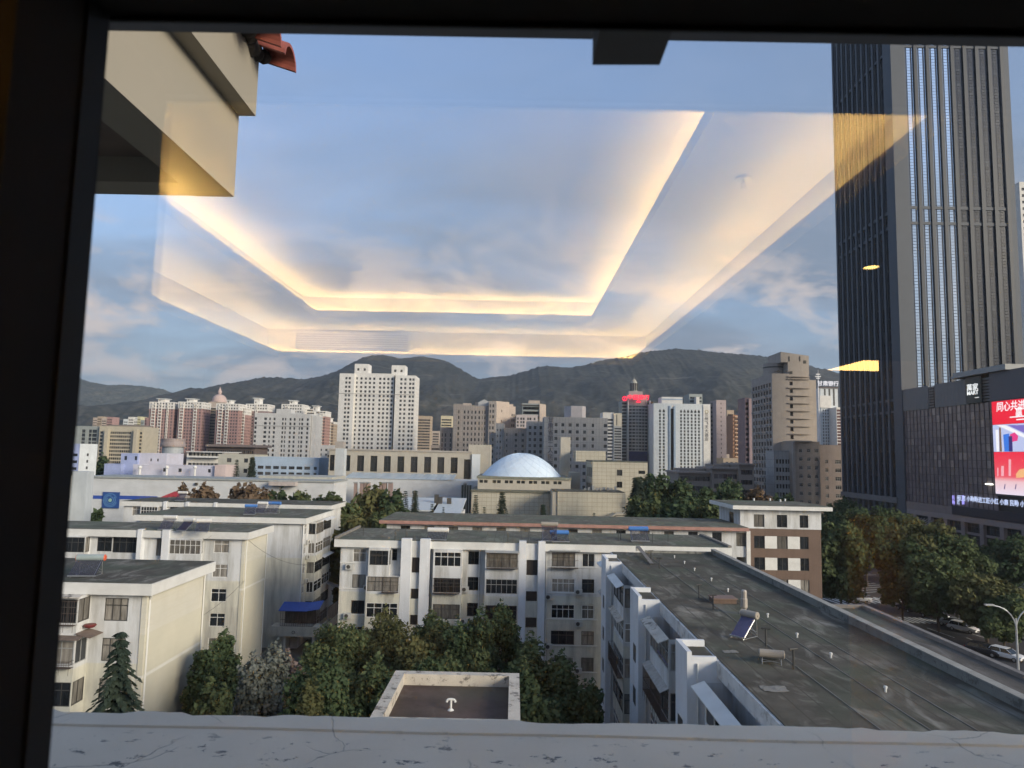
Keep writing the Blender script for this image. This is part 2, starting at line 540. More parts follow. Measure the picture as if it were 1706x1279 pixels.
class MB:
    def __init__(self):
        self.v, self.f = [], []

    def quad(self, a, b, c, d):
        i = len(self.v)
        self.v += [tuple(a), tuple(b), tuple(c), tuple(d)]
        self.f.append((i, i + 1, i + 2, i + 3))

    def poly(self, pts):
        i = len(self.v)
        self.v += [tuple(p) for p in pts]
        self.f.append(tuple(range(i, i + len(pts))))

    def box(self, x0, x1, y0, y1, z0, z1):
        i = len(self.v)
        x0, x1 = min(x0, x1), max(x0, x1)
        y0, y1 = min(y0, y1), max(y0, y1)
        z0, z1 = min(z0, z1), max(z0, z1)
        self.v += [(x0, y0, z0), (x1, y0, z0), (x1, y1, z0), (x0, y1, z0), (x0, y0, z1), (x1, y0, z1), (x1, y1, z1), (x0, y1, z1)]
        for q in ((0, 3, 2, 1), (4, 5, 6, 7), (0, 1, 5, 4), (1, 2, 6, 5), (2, 3, 7, 6), (3, 0, 4, 7)):
            self.f.append(tuple(i + k for k in q))

    def prism(self, pts, axis, a0, a1):
        """pts: 2D outline; axis 'x','y' or 'z' extruded from a0 to a1"""
        def mk(p, a):
            return {'x': (a, p[0], p[1]), 'y': (p[0], a, p[1]), 'z': (p[0], p[1], a)}[axis]
        n = len(pts)
        i = len(self.v)
        self.v += [mk(p, a0) for p in pts] + [mk(p, a1) for p in pts]
        self.f.append(tuple(i + k for k in range(n)))
        self.f.append(tuple(i + n + k for k in reversed(range(n))))
        for k in range(n):
            k2 = (k + 1) % n
            self.f.append((i + k, i + n + k, i + n + k2, i + k2))

    def tube(self, p, q, r, n=8, r2=None, cap=True):
        p, q = Vector(p), Vector(q)
        d = (q - p).normalized()
        a = d.orthogonal().normalized()
        b = d.cross(a)
        r2 = r if r2 is None else r2
        i = len(self.v)
        for c, rr in ((p, r), (q, r2)):
            for k in range(n):
                t = 2 * math.pi * k / n
                self.v.append(tuple(c + (a * math.cos(t) + b * math.sin(t)) * rr))
        for k in range(n):
            k2 = (k + 1) % n
            self.f.append((i + k, i + k2, i + n + k2, i + n + k))
        if cap:
            self.f.append(tuple(i + k for k in reversed(range(n))))
            self.f.append(tuple(i + n + k for k in range(n)))

    def path(self, pts, r, n=6):
        for a, b in zip(pts[:-1], pts[1:]):
            self.tube(a, b, r, n)

    def lathe(self, prof, c, n=24, a0=0.0, a1=2 * math.pi):
        """prof: list of (radius, z)"""
        i = len(self.v)
        full = abs(a1 - a0 - 2 * math.pi) < 1e-6
        m = n if full else n + 1
        for r, z in prof:
            for k in range(m):
                t = a0 + (a1 - a0) * k / n
                self.v.append((c[0] + r * math.cos(t), c[1] + r * math.sin(t), c[2] + z))
        for j in range(len(prof) - 1):
            for k in range(n):
                k2 = (k + 1) % m
                self.f.append((i + j * m + k, i + j * m + k2, i + (j + 1) * m + k2, i + (j + 1) * m + k))

    def wall(self, o, u, n, width, z0, z1, holes, recess=0.2):
        """a facade with real openings: o = lower left corner seen from outside, u along, n outward; holes (u0,u1,z0,z1)"""
        o, u, n = Vector(o), Vector(u), Vector(n)
        us = sorted({0.0, width} | {round(h[0], 3) for h in holes} | {round(h[1], 3) for h in holes})
        zs = sorted({z0, z1} | {round(h[2], 3) for h in holes} | {round(h[3], 3) for h in holes})
        us = [x for x in us if -1e-6 <= x <= width + 1e-6]
        zs = [x for x in zs if z0 - 1e-6 <= x <= z1 + 1e-6]
        hs = [(round(a, 3), round(b, 3), round(c, 3), round(d, 3)) for a, b, c, d in holes]

        def pt(a, z, off=0.0):
            q = o + u * a + n * off
            return (q.x, q.y, z)
        # occupancy by cell
        for j in range(len(zs) - 1):
            zm = (zs[j] + zs[j + 1]) / 2
            row = [h for h in hs if h[2] < zm < h[3]]
            start = None
            for i in range(len(us) - 1):
                um = (us[i] + us[i + 1]) / 2
                hole = any(h[0] < um < h[1] for h in row)
                if not hole and start is None:
                    start = us[i]
                if hole and start is not None:
                    self.quad(pt(start, zs[j]), pt(us[i], zs[j]), pt(us[i], zs[j + 1]), pt(start, zs[j + 1]))
                    start = None
            if start is not None:
                self.quad(pt(start, zs[j]), pt(us[-1], zs[j]), pt(us[-1], zs[j + 1]), pt(start, zs[j + 1]))
        for a, b, c, d in hs:
            self.quad(pt(a, c), pt(b, c), pt(b, c, -recess), pt(a, c, -recess))
            self.quad(pt(a, d, -recess), pt(b, d, -recess), pt(b, d), pt(a, d))
            self.quad(pt(a, c), pt(a, c, -recess), pt(a, d, -recess), pt(a, d))
            self.quad(pt(b, c, -recess), pt(b, c), pt(b, d), pt(b, d, -recess))

    def mesh(self, name, mat, org=(0, 0, 0), smooth=False):
        me = bpy.data.meshes.new(name)
        ox, oy, oz = org
        me.from_pydata([(x - ox, y - oy, z - oz) for x, y, z in self.v], [], self.f)
        if mat is not None:
            me.materials.append(mat)
        if smooth:
            me.polygons.foreach_set('use_smooth', [True] * len(me.polygons))
        me.update()
        return me

    def build(self, name, mat, parent=None, label=None, cat=None, group=None, kind=None, smooth=False, loc=None):
        org = ORG.get(parent.name, Vector()) if parent is not None else (Vector(loc) if loc is not None else Vector())
        me = self.mesh(name, mat, org, smooth)
        o = bpy.data.objects.new(name, me)
        C.objects.link(o)
        if parent is not None:
            o.parent = parent
        else:
            o.location = org
        ORG[o.name] = Vector(org)
        return tag(o, label, cat, group, kind)


SIDES = {'S': ((1, 0, 0), (0, -1, 0), 0.0), 'E': ((0, 1, 0), (1, 0, 0), math.pi / 2), 'W': ((0, -1, 0), (-1, 0, 0), -math.pi / 2), 'N': ((-1, 0, 0), (0, 1, 0), math.pi)}

WINCACHE = {}


def win_meshes(w, h, style, frame, glass):
    key = (round(w, 2), round(h, 2), style, frame.name, glass.name)
    if key in WINCACHE:
        return WINCACHE[key]
    fm, pm = MB(), MB()
    t, d = 0.055, 0.05
    fm.box(-w / 2, w / 2, -d, d, 0, t)
    fm.box(-w / 2, w / 2, -d, d, h - t, h)
    fm.box(-w / 2, -w / 2 + t, -d + .002, d - .002, t, h - t)
    fm.box(w / 2 - t, w / 2, -d + .002, d - .002, t, h - t)
    nv, tr = {'two': (1, 0.68), 'three': (2, 0.68), 'four': (3, 0.66), 'plain': (1, 0), 'six': (5, 0.62), 'one': (0, 0.7), 'slide': (1, 0.0)}[style]
    if tr:
        fm.box(-w / 2 + t, w / 2 - t, -d + .004, d - .004, h * tr - t / 2, h * tr + t / 2)
    for k in range(nv):
        x = -w / 2 + w * (k + 1) / (nv + 1)
        fm.box(x - t * .45, x + t * .45, -d + .006, d - .006, t, h - t)
    pm.box(-w / 2 + t * .5, w / 2 - t * .5, -0.008, 0.008, t * .5, h - t * .5)
    r = (fm.mesh('window', frame), pm.mesh('pane', glass))
    WINCACHE[key] = r
    return r


def window(parent, x, y, z, w, h, side='S', style='two', frame=None, glass=None, name='window'):
    """window centred at x,y with its foot at z, facing side"""
    f, p = win_meshes(w, h, style, frame or FRAME_W, glass or GLASS_NEAR)
    o = link(name, f, parent, (x, y, z), SIDES[side][2])
    q = bpy.data.objects.new('pane', p)
    C.objects.link(q)
    q.parent = o
    return o


def cols_even(a, b, n, w):
    s = (b - a) / n
    return [(a + s * (i + .5) - w / 2, a + s * (i + .5) + w / 2) for i in range(n)]


def shell(mb, x0, x1, y0, y1, z0, z1, holes, recess=0.25):
    """four walls; holes: dict side -> list of (u0,u1,z0,z1)"""
    mb.wall((x0, y0, 0), (1, 0, 0), (0, -1, 0), x1 - x0, z0, z1, holes.get('S', []), recess)
    mb.wall((x1, y0, 0), (0, 1, 0), (1, 0, 0), y1 - y0, z0, z1, holes.get('E', []), recess)
    mb.wall((x1, y1, 0), (-1, 0, 0), (0, 1, 0), x1 - x0, z0, z1, holes.get('N', []), recess)
    mb.wall((x0, y1, 0), (0, -1, 0), (-1, 0, 0), y1 - y0, z0, z1, holes.get('W', []), recess)
    mb.quad((x0, y0, z1), (x1, y0, z1), (x1, y1, z1), (x0, y1, z1))


def panes_for(pm, x0, x1, y0, y1, holes, recess=0.25):
    for s, hs in holes.items():
        for a, b, c, d in hs:
            if s == 'S':
                pm.quad((x0 + a, y0 + recess, c), (x0 + b, y0 + recess, c), (x0 + b, y0 + recess, d), (x0 + a, y0 + recess, d))
            elif s == 'E':
                pm.quad((x1 - recess, y0 + a, c), (x1 - recess, y0 + b, c), (x1 - recess, y0 + b, d), (x1 - recess, y0 + a, d))
            elif s == 'W':
                pm.quad((x0 + recess, y1 - a, c), (x0 + recess, y1 - b, c), (x0 + recess, y1 - b, d), (x0 + recess, y1 - a, d))


def text_obj(name, body, size, mat, parent, loc, side='S', extrude=0.02, shear=0.0, vertical=False, bold=0.0, kind=None):
    cu = bpy.data.curves.new('lettering', 'FONT')
    cu.body = '\n'.join(body) if vertical else body
    cu.size = size
    cu.extrude = extrude
    cu.shear = shear
    cu.offset = bold
    cu.align_x = 'CENTER'
    cu.align_y = 'CENTER'
    cu.resolution_u = 2
    if vertical:
        cu.space_line = 1.05
    tmp = bpy.data.objects.new('tmp_lettering', cu)
    C.objects.link(tmp)
    bpy.context.view_layer.update()
    me = bpy.data.meshes.new_from_object(tmp.evaluated_get(bpy.context.evaluated_depsgraph_get()))
    bpy.data.objects.remove(tmp)
    me.materials.clear()
    me.materials.append(mat)
    me.transform(Matrix.Rotation(R_(90), 4, 'X'))
    o = link(name, me, parent, loc, SIDES[side][2])
    return o
# ------------------------------------------------------------------ ground
def ground_material():
    m, n, l, b = base_mat('courtyard_ground')
    p = pos(n)
    l.new(col_noise(n, l, (0.085, 0.085, 0.075), 0.45, 0.05, p, 9), b.inputs['Base Color'])
    b.inputs['Roughness'].default_value = 0.9
    return m


g = MB()
g.quad((-9000, -600, 0), (9000, -600, 0), (9000, 14000, 0), (-9000, 14000, 0))
g.build('ground', ground_material(), kind='structure')

# ------------------------------------------------------------------ the room we stand in
GY = 0.55                    # inner face of the window glass
ROOM_BLACK = plain('room_wall_paper', (0.34, 0.29, 0.24), 0.8, var=0.1)
CEIL_W = plain('white_ceiling_paint', (0.60, 0.58, 0.54), 0.8, var=0.03)
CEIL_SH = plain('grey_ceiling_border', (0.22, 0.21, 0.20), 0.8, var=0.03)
BLACK_ALU = plain('black_anodised_frame', (0.034, 0.029, 0.026), 0.75, var=0.15, spec=0.1)
GASKET = plain('black_rubber_gasket', (0.004, 0.004, 0.004), 0.7, var=0.1)


def RV(yv):
    return 2 * GY - yv


def build_room():
    z0 = 25.5
    x0, x1, yb, yf = -4.6, 5.2, RV(10.4), 0.50
    m = MB()
    m.box(x0 - .2, x1 + .2, yb - .2, yf, z0 - .2, z0)
    m.build('floor', plain('dark_carpet', (0.05, 0.035, 0.028), 0.95, var=0.3, scale=9), kind='structure')
    m = MB()
    m.box(x0 - .2, x0, yb, yf, z0, 29.3)
    m.build('wall_left', ROOM_BLACK, kind='structure')
    m = MB()
    m.box(x1, x1 + .2, yb, yf, z0, 29.3)
    m.build('wall_right', ROOM_BLACK, kind='structure')
    m = MB()
    m.box(x0 - .2, x1 + .2, yb - .2, yb, z0, 29.3)
    m.build('wall_back', ROOM_BLACK, kind='structure')
    # window wall: below, above and left of the opening
    m = MB()
    m.box(x0 - .2, x1 + .2, yf - .02, yf + .13, z0 - .2, 26.25)
    m.box(x0 - .2, x1 + .2, yf - .02, yf + .13, 27.62, 29.5)
    m.box(x0 - .2, -0.62, yf - .02, yf + .13, 26.25, 27.62)
    m.box(3.2, x1 + .2, yf - .02, yf + .13, 26.25, 27.62)
    m.build('wall_front', ROOM_BLACK, kind='structure')
    # lowest ceiling: a frame of plasterboard round the lit tray (opening 1)
    a0, a1, an, af, h1 = -3.04, 1.47, RV(2.28), RV(8.96), 28.16
    b0, b1, bn, bf, h2 = -2.39, 0.88, RV(3.0), RV(8.27), 28.57
    h3 = 28.86

    def ring(mb, X0, X1, Yn, Yf, ix0, ix1, iyn, iyf, zb, zt):
        mb.box(X0, ix0, Yf, Yn, zb, zt)
        mb.box(ix1, X1, Yf, Yn, zb, zt)
        mb.box(ix0, ix1, Yf, iyf, zb, zt)
        mb.box(ix0, ix1, iyn, Yn, zb, zt)
    m = MB()
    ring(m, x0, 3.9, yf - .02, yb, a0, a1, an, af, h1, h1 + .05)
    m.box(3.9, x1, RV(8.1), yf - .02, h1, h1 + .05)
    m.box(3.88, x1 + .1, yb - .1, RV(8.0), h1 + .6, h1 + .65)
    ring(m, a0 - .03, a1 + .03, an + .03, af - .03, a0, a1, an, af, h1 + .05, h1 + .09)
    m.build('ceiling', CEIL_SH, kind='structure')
    m = MB()                      # the box over tray 1: side walls and the middle ceiling
    e = 0.22
    ring(m, a0 - e - .06, a1 + e + .06, an + e + .06, af - e - .06, a0 - e, a1 + e, an + e, af - e, h1 + .052, h2)
    ring(m, a0 - e - .06, a1 + e + .06, an + e + .06, af - e - .06, b0, b1, bn, bf, h2, h2 + .05)
    ring(m, b0 - .03, b1 + .03, bn + .03, bf - .03, b0, b1, bn, bf, h2 + .05, h2 + .085)
    m.build('ceiling', CEIL_W, kind='structure')
    m = MB()
    ring(m, b0 - e - .06, b1 + e + .06, bn + e + .06, bf - e - .06, b0 - e, b1 + e, bn + e, bf - e, h2 + .052, h3)
    m.box(b0 - e - .06, b1 + e + .06, bf - e - .06, bn + e + .06, h3, h3 + .05)
    m.build('ceiling', CEIL_W, kind='structure')

    def strip(X0, X1, Yn, Yf, z, st, label, sides='LRF'):
        em = emit_mat('warm_led_strip_%s' % z, (1.0, 0.62, 0.19), st)
        q = MB()
        w = .03
        if 'L' in sides:
            q.box(X0, X0 + w, Yf, Yn, z, z + .012)
        if 'R' in sides:
            q.box(X1 - w, X1, Yf, Yn, z, z + .012)
        if 'F' in sides:
            q.box(X0 + w, X1 - w, Yf, Yf + w, z, z + .012)
        q.build('cove_light', em, label=label, cat='cove light')
    strip(a0 - .15, a1 + .15, an + .1, af - .15, h1 + .055, COVE1, 'warm cove light strip round the outer ceiling tray, seen reflected')
    strip(b0 - .15, b1 + .15, bn + .1, bf - .15, h2 + .055, COVE2, 'warm cove light strip round the inner ceiling tray, seen reflected')
    # second recess further back on the right, its light put into a glowing wedge
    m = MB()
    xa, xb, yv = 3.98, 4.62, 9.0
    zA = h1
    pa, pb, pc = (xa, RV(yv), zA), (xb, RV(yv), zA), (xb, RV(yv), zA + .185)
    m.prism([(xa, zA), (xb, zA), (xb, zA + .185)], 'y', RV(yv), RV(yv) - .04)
    m.build('cove_light', emit_mat('warm_recess_glow', (1.0, 0.58, 0.18), 2.6), label='small glowing wedge in place of a lit ceiling recess, seen reflected', cat='cove light')
    # downlight
    t = thing('downlight', 'round warm downlight in the ceiling, seen reflected before the dark tower', 'downlight', (2.1, RV(4.14), h1))
    m = MB()
    m.lathe([(0.0, -.004), (.042, -.004), (.042, 0.002)], (2.1, RV(4.14), h1), 20)
    m.build('lens', emit_mat('warm_downlight', (1.0, 0.62, 0.18), 3.2), t)
    m = MB()
    m.lathe([(.043, -.001), (.043, -.008), (.056, -.006), (.056, 0.0)], (2.1, RV(4.14), h1), 20)
    m.build('trim_ring', STEEL, t)
    # sprinkler heads
    for i, (x, yv, z) in enumerate(((1.25, 3.84, h2), (1.28, 7.84, h2))):
        t = thing('sprinkler', ('chrome sprinkler head on the ceiling, the larger one, seen reflected' if i == 0 else 'chrome sprinkler head far back on the ceiling, seen reflected'), 'sprinkler', (x, RV(yv), z), 'ceiling sprinklers')
        m = MB()
        m.lathe([(.0, -.012), (.042, -.010), (.046, 0)], (x, RV(yv), z), 16)
        m.build('escutcheon', STEEL, t)
        m = MB()
        m.tube((x, RV(yv), z - .01), (x, RV(yv), z - .035), .008, 8)
        m.tube((x - .012, RV(yv), z - .03), (x - .009, RV(yv), z - .065), .0035, 6)
        m.tube((x + .012, RV(yv), z - .03), (x + .009, RV(yv), z - .065), .0035, 6)
        m.lathe([(.0, -.07), (.02, -.068), (.02, -.063), (.0, -.063)], (x, RV(yv), z), 12)
        m.build('head', STEEL, t)
    # air grille in the far side of the tray
    gx0, gx1, gz0, gz1 = -2.92, -1.38, h1 + .115, h2 - .02
    gy = af - e + .02
    t = thing('air_grille', 'white slatted air conditioning grille in the ceiling tray, seen reflected', 'grille', (gx0, gy, gz0))
    m = MB()
    m.box(gx0, gx1, gy - .015, gy + .03, gz0, gz0 + .03)
    m.box(gx0, gx1, gy - .015, gy + .03, gz1 - .03, gz1)
    m.box(gx0, gx0 + .04, gy - .015, gy + .028, gz0 + .03, gz1 - .03)
    m.box(gx1 - .04, gx1, gy - .015, gy + .028, gz0 + .03, gz1 - .03)
    m.build('frame', CEIL_W, t)
    m = MB()
    m.box(gx0 + .04, gx1 - .04, gy - .012, gy - .004, gz0 + .03, gz1 - .03)
    m.build('backing', ROOM_BLACK, t)
    nz = 7
    sm = MB()
    sm.box(0, gx1 - gx0 - .08, 0, .016, 0, .012)
    me = sm.mesh('slat', CEIL_W)
    for k in range(nz):
        link('slat', me, t, (gx0 + .04, gy + .004, gz0 + .04 + k * (gz1 - gz0 - .07) / nz))
    t = thing('panelling', 'low wooden cupboard added in the room to give a brown reflection over the street trees', 'panelling', (1.71, RV(3.2), 25.5))  # wooden block added for the brown veil it reflects in the glass
    m = MB()
    m.box(1.865, 2.95, RV(3.7), RV(3.2), 25.5, 26.72)
    m.build('body', plain('brown_wood', (0.38, 0.24, 0.14), 0.6, var=0.2), t)
    m = MB()
    m.box(1.71, 1.86, RV(3.7), RV(3.18), 25.5, 26.73)
    m.build('door', plain('lamplit_orange_wood', (0.52, 0.29, 0.12), 0.6, var=0.1), t)  # lamplit orange is put into this strip's colour


COVE1, COVE2 = 26.0, 21.0
build_room()


def build_window():
    t = thing('window', 'dark framed hotel window one looks out through', 'window', (0, GY, 26.3))
    xl = P(130, 640, GY).x
    zt = P(900, 42, GY).z
    m = MB()
    m.box(-1.3, xl - .012, 0.45, 0.572, 26.25, zt + .06)
    m.box(xl - .012, xl, 0.45, GY - .03, 26.25, zt)
    m.build('side_frame', BLACK_ALU, t)
    m = MB()
    m.box(xl - .011, 3.3, 0.425, GY - .004, zt, zt + .3)
    m.build('head_frame', BLACK_ALU, t)
    m = MB()
    m.box(-0.62, 3.3, 0.40, 0.60, 26.18, 26.28)
    m.build('sill_frame', BLACK_ALU, t)
    m = MB()
    m.box(xl - .011, xl + .002, GY - .028, GY - .002, 26.28, zt - .001)
    m.box(xl + .003, 3.2, GY - .003, GY - .0005, zt - .004, zt + .05)
    m.build('gasket', GASKET, t)
    gm, n, l, b = base_mat('window_glass')
    n.remove(b)
    out = n['Material Output']
    tr = n.new('ShaderNodeBsdfTransparent')
    tr.inputs['Color'].default_value = (0.97, 0.985, 0.98, 1)
    gl = n.new('ShaderNodeBsdfGlossy')
    gl.inputs['Roughness'].default_value = 0.0
    gl.inputs['Color'].default_value = (1, 1, 1, 1)
    lw = n.new('ShaderNodeLayerWeight')
    pw = n.new('ShaderNodeMath')
    pw.operation = 'POWER'
    pw.inputs[1].default_value = 5.0
    l.new(lw.outputs['Facing'], pw.inputs[0])
    fr = n.new('ShaderNodeMath')
    fr.operation = 'MULTIPLY_ADD'
    fr.inputs[1].default_value = 0.92
    fr.inputs[2].default_value = GLASS_R
    l.new(pw.outputs[0], fr.inputs[0])
    mx = n.new('ShaderNodeMixShader')
    l.new(fr.outputs[0], mx.inputs[0])
    l.new(tr.outputs[0], mx.inputs[1])
    l.new(gl.outputs[0], mx.inputs[2])
    l.new(mx.outputs[0], out.inputs[0])
    m = MB()
    m.box(xl - .008, 3.2, GY, GY + .007, 26.28, zt + .03)
    m.build('pane', gm, t)


GLASS_R = 0.08
build_window()


# ------------------------------------------------------------------ our own building outside the glass
def ledge_material():
    m, n, l, b = base_mat('cracked_ledge_render')
    p = pos(n)
    c0 = col_noise(n, l, (0.85, 0.74, 0.60), 0.12, 1.6, p, 8)
    t = n.new('ShaderNodeTexNoise')
    t.inputs['Scale'].default_value = 3.0
    t.inputs['Detail'].default_value = 6
    l.new(p, t.inputs['Vector'])
    dist = mixcol(n, l, 0.16, p, t.outputs['Color'])
    v = n.new('ShaderNodeTexVoronoi')
    v.feature = 'DISTANCE_TO_EDGE'
    v.inputs['Scale'].default_value = 2.7
    l.new(dist, v.inputs['Vector'])
    lt = ramp(n, [(0.0, (1, 1, 1)), (0.006, (0, 0, 0))])
    l.new(v.outputs['Distance'], lt.inputs[0])
    msk = n.new('ShaderNodeTexNoise')
    msk.inputs['Scale'].default_value = 1.7
    msk.inputs['Detail'].default_value = 2
    l.new(mapped(n, l, p, (1, 1, 1), loc=(4.2, 1.0, 0)), msk.inputs['Vector'])
    mr = ramp(n, [(0.50, (0, 0, 0)), (0.60, (.8, .8, .8))])
    l.new(msk.outputs['Fac'], mr.inputs[0])
    mm = n.new('ShaderNodeMath')
    mm.operation = 'MULTIPLY'
    l.new(lt.outputs[0], mm.inputs[0])
    l.new(mr.outputs[0], mm.inputs[1])
    c1 = mixcol(n, l, mm.outputs[0], c0, (0.20, 0.19, 0.18))
    # flaked spots
    s = n.new('ShaderNodeTexNoise')
    s.inputs['Scale'].default_value = 11.0
    s.inputs['Detail'].default_value = 5
    s.inputs['Roughness'].default_value = 0.7
    l.new(mapped(n, l, p, (1.0, 1.6, 1)), s.inputs['Vector'])
    sr = ramp(n, [(0.605, (0, 0, 0)), (0.625, (1, 1, 1))])
    l.new(s.outputs['Fac'], sr.inputs[0])
    sp = n.new('ShaderNodeSeparateXYZ')
    l.new(p, sp.inputs[0])
    near = n.new('ShaderNodeMapRange')
    near.inputs['From Min'].default_value = 2.68
    near.inputs['From Max'].default_value = 2.5
    l.new(sp.outputs[1], near.inputs['Value'])
    m2 = n.new('ShaderNodeMath')
    m2.operation = 'MULTIPLY'
    l.new(sr.outputs[0], m2.inputs[0])
    l.new(near.outputs[0], m2.inputs[1])
    c2 = mixcol(n, l, m2.outputs[0], c1, (0.22, 0.21, 0.20))
    l.new(c2, b.inputs['Base Color'])
    b.inputs['Roughness'].default_value = 0.85
    bp = n.new('ShaderNodeBump')
    bp.inputs['Strength'].default_value = 0.5
    bp.inputs['Distance'].default_value = 0.01
    bp.invert = True
    ad = n.new('ShaderNodeMath')
    ad.operation = 'ADD'
    l.new(mm.outputs[0], ad.inputs[0])
    l.new(m2.outputs[0], ad.inputs[1])
    l.new(ad.outputs[0], bp.inputs['Height'])
    l.new(bp.outputs[0], b.inputs['Normal'])
    return m


LEDGE = ledge_material()


def build_own_building():
    t = thing('hotel_facade', 'hotel outer wall below the window with its wide cracked grey ledge', 'building', (0, 0.7, 0))
    m = MB()
    m.box(-8, 12, 0.64, 0.80, 0.0, 25.7)
    m.build('wall', W_CREAM, t)
    # ledge: slab with a slightly raised, uneven outer rim
    m = MB()
    n = 220
    xs = [-5 + 12 * i / n for i in range(n + 1)]
    ye = [2.79 + rnd.uniform(-.009, .006) - (0.022 if 0.27 < math.sin(x * 3.1 + 1) * math.sin(x * 7.3) else 0) for x in xs]
    yi = [2.645 + .004 * math.sin(x * 5) for x in xs]
    zt = 26.0
    for i in range(n):
        a, b = xs[i], xs[i + 1]
        m.quad((a, 0.62, zt), (b, 0.62, zt), (b, yi[i + 1], zt), (a, yi[i], zt))
        m.quad((a, yi[i], zt), (b, yi[i + 1], zt), (b, yi[i + 1] + .006, zt + .007), (a, yi[i] + .006, zt + .007))
        m.quad((a, yi[i] + .006, zt + .007), (b, yi[i + 1] + .006, zt + .007), (b, ye[i + 1], zt + .004), (a, ye[i], zt + .004))
        m.quad((a, ye[i], zt + .004), (b, ye[i + 1], zt + .004), (b, ye[i + 1] - .01, zt - .3), (a, ye[i] - .01, zt - .3))
    m.quad((-5, 0.62, zt - .3), (-5, 2.78, zt - .3), (7, 2.78, zt - .3), (7, .62, zt - .3))
    m.build('ledge', LEDGE, t)
    # head soffit outside above the glass, with a bracket
    m = MB()
    zb = P(1200, 69, 0.95).z
    m.box(-0.8, 4, 0.68, 0.95, zb, zb + .3)
    m.build('soffit', plain('grey_soffit', (0.16, 0.16, 0.165), 0.8, var=0.1), t)
    m = MB()
    p0, p1 = P(987, 108, 0.85), P(1099, 108, 0.85)
    q1 = P(1113, 66, 0.85)
    m.prism([(p0.x, p0.z), (p1.x, p1.z), (q1.x, zb - .001), (p0.x, zb - .001)], 'y', 0.72, 0.85)
    m.build('bracket', plain('dark_bracket', (0.10, 0.095, 0.09), 0.8, var=0.15), t)


build_own_building()


def build_eave():
    Y = 6.0
    a = P(390, 328, Y)          # lower corner
    b = P(396, 193, Y)
    c = P(426, 192, Y)
    d = P(430, 60, Y)
    t = thing('eave', 'cream stepped eave with red tile end jutting out above on the left', 'eave', (a.x, 0.9, a.z))
    m = MB()
    m.box(a.x - .34, a.x, 0.9, Y, a.z, b.z)
    m.box(a.x - 3.0, a.x - .34, Y - .3, Y, a.z + .004, b.z)
    m.build('fascia', wall_mat('cream_eave_paint', (0.31, 0.285, 0.235), 0.35, streak=(0.7, 0.7, 0.3), dcol=(0.36, 0.32, 0.26)), t)
    m = MB()
    m.box(a.x - 3.2, c.x, 0.9, Y + .002, b.z + .002, d.z)
    m.build('upper_fascia', MATS['cream_eave_paint'], t)
    m = MB()
    m.box(a.x - 3.0, a.x - .342, 0.9, Y - .302, a.z + .22, a.z + .26)
    m.build('soffit', plain('brown_soffit', (0.22, 0.17, 0.14), 0.8, var=0.2), t)
    red = plain('red_roof_tile', (0.30, 0.085, 0.065), 0.6, var=0.25, scale=8)
    blk = plain('dark_mortar', (0.035, 0.03, 0.028), 0.9, var=0.3, scale=9)  # near-black lumps along the tile edge
    # barrel tiles running down to the edge
    zt = P(430, 90, Y).z
    for k, yy in enumerate((5.95, 5.55, 5.15, 4.75, 4.35, 3.95, 3.55)):
        m = MB()
        n = 12
        for (ro, x0, x1) in ((.165, c.x + .012, c.x + .30),):
            sl = -0.32
            prof = []
            for r in (ro, ro - .03):
                prof.append([(yy + r * math.cos(math.pi * k2 / n), r * math.sin(math.pi * k2 / n)) for k2 in range(n + 1)])
            ring = prof[0] + prof[1][::-1]
            i0 = len(m.v)
            nn = len(ring)
            for xx in (x0, x1):
                for (y, z) in ring:
                    m.v.append((xx, y, zt + .02 + z + sl * (xx - c.x + .1)))
            for j in range(nn):
                j2 = (j + 1) % nn
                m.f.append((i0 + j, i0 + j2, i0 + nn + j2, i0 + nn + j))
            for base, flip in ((i0, False), (i0 + nn, True)):
                for j in range(n):
                    q = (base + j, base + j + 1, base + nn - 2 - j, base + nn - 1 - j)
                    m.f.append(q[::-1] if flip else q)
        m.build('roof_tile', red, t)
    m = MB()
    for j in range(26):
        y = 3.4 + j * .105
        r = .07 + .03 * rnd.random()
        m.lathe([(0, -r), (r * .8, -r * .5), (r, 0), (r * .7, r * .6), (0, r)], (c.x + .02 + rnd.uniform(-.03, .03), y, zt - .02 + rnd.uniform(-.03, .02)), 7)
    m.build('mortar', blk, t)


build_eave()


# ------------------------------------------------------------------ roof box right below
def weathered(name, col, dark):
    m, n, l, b = base_mat(name)
    p = pos(n)
    c0 = col_noise(n, l, col, 0.2, 1.2, p, 8)
    t = n.new('ShaderNodeTexNoise')
    t.inputs['Scale'].default_value = 1.9
    t.inputs['Detail'].default_value = 9
    t.inputs['Roughness'].default_value = 0.72
    l.new(p, t.inputs['Vector'])
    r = ramp(n, [(0.54, (0, 0, 0)), (0.60, (0.85, 0.85, 0.85))])
    l.new(t.outputs['Fac'], r.inputs[0])
    l.new(mixcol(n, l, r.outputs[0], c0, dark), b.inputs['Base Color'])
    b.inputs['Roughness'].default_value = 0.9
    bp = n.new('ShaderNodeBump')
    bp.inputs['Strength'].default_value = 0.4
    bp.inputs['Distance'].default_value = 0.03
    l.new(t.outputs['Fac'], bp.inputs['Height'])
    l.new(bp.outputs[0], b.inputs['Normal'])
    return m


PARAPET = weathered('weathered_parapet', (0.52, 0.48, 0.42), (0.10, 0.09, 0.08))


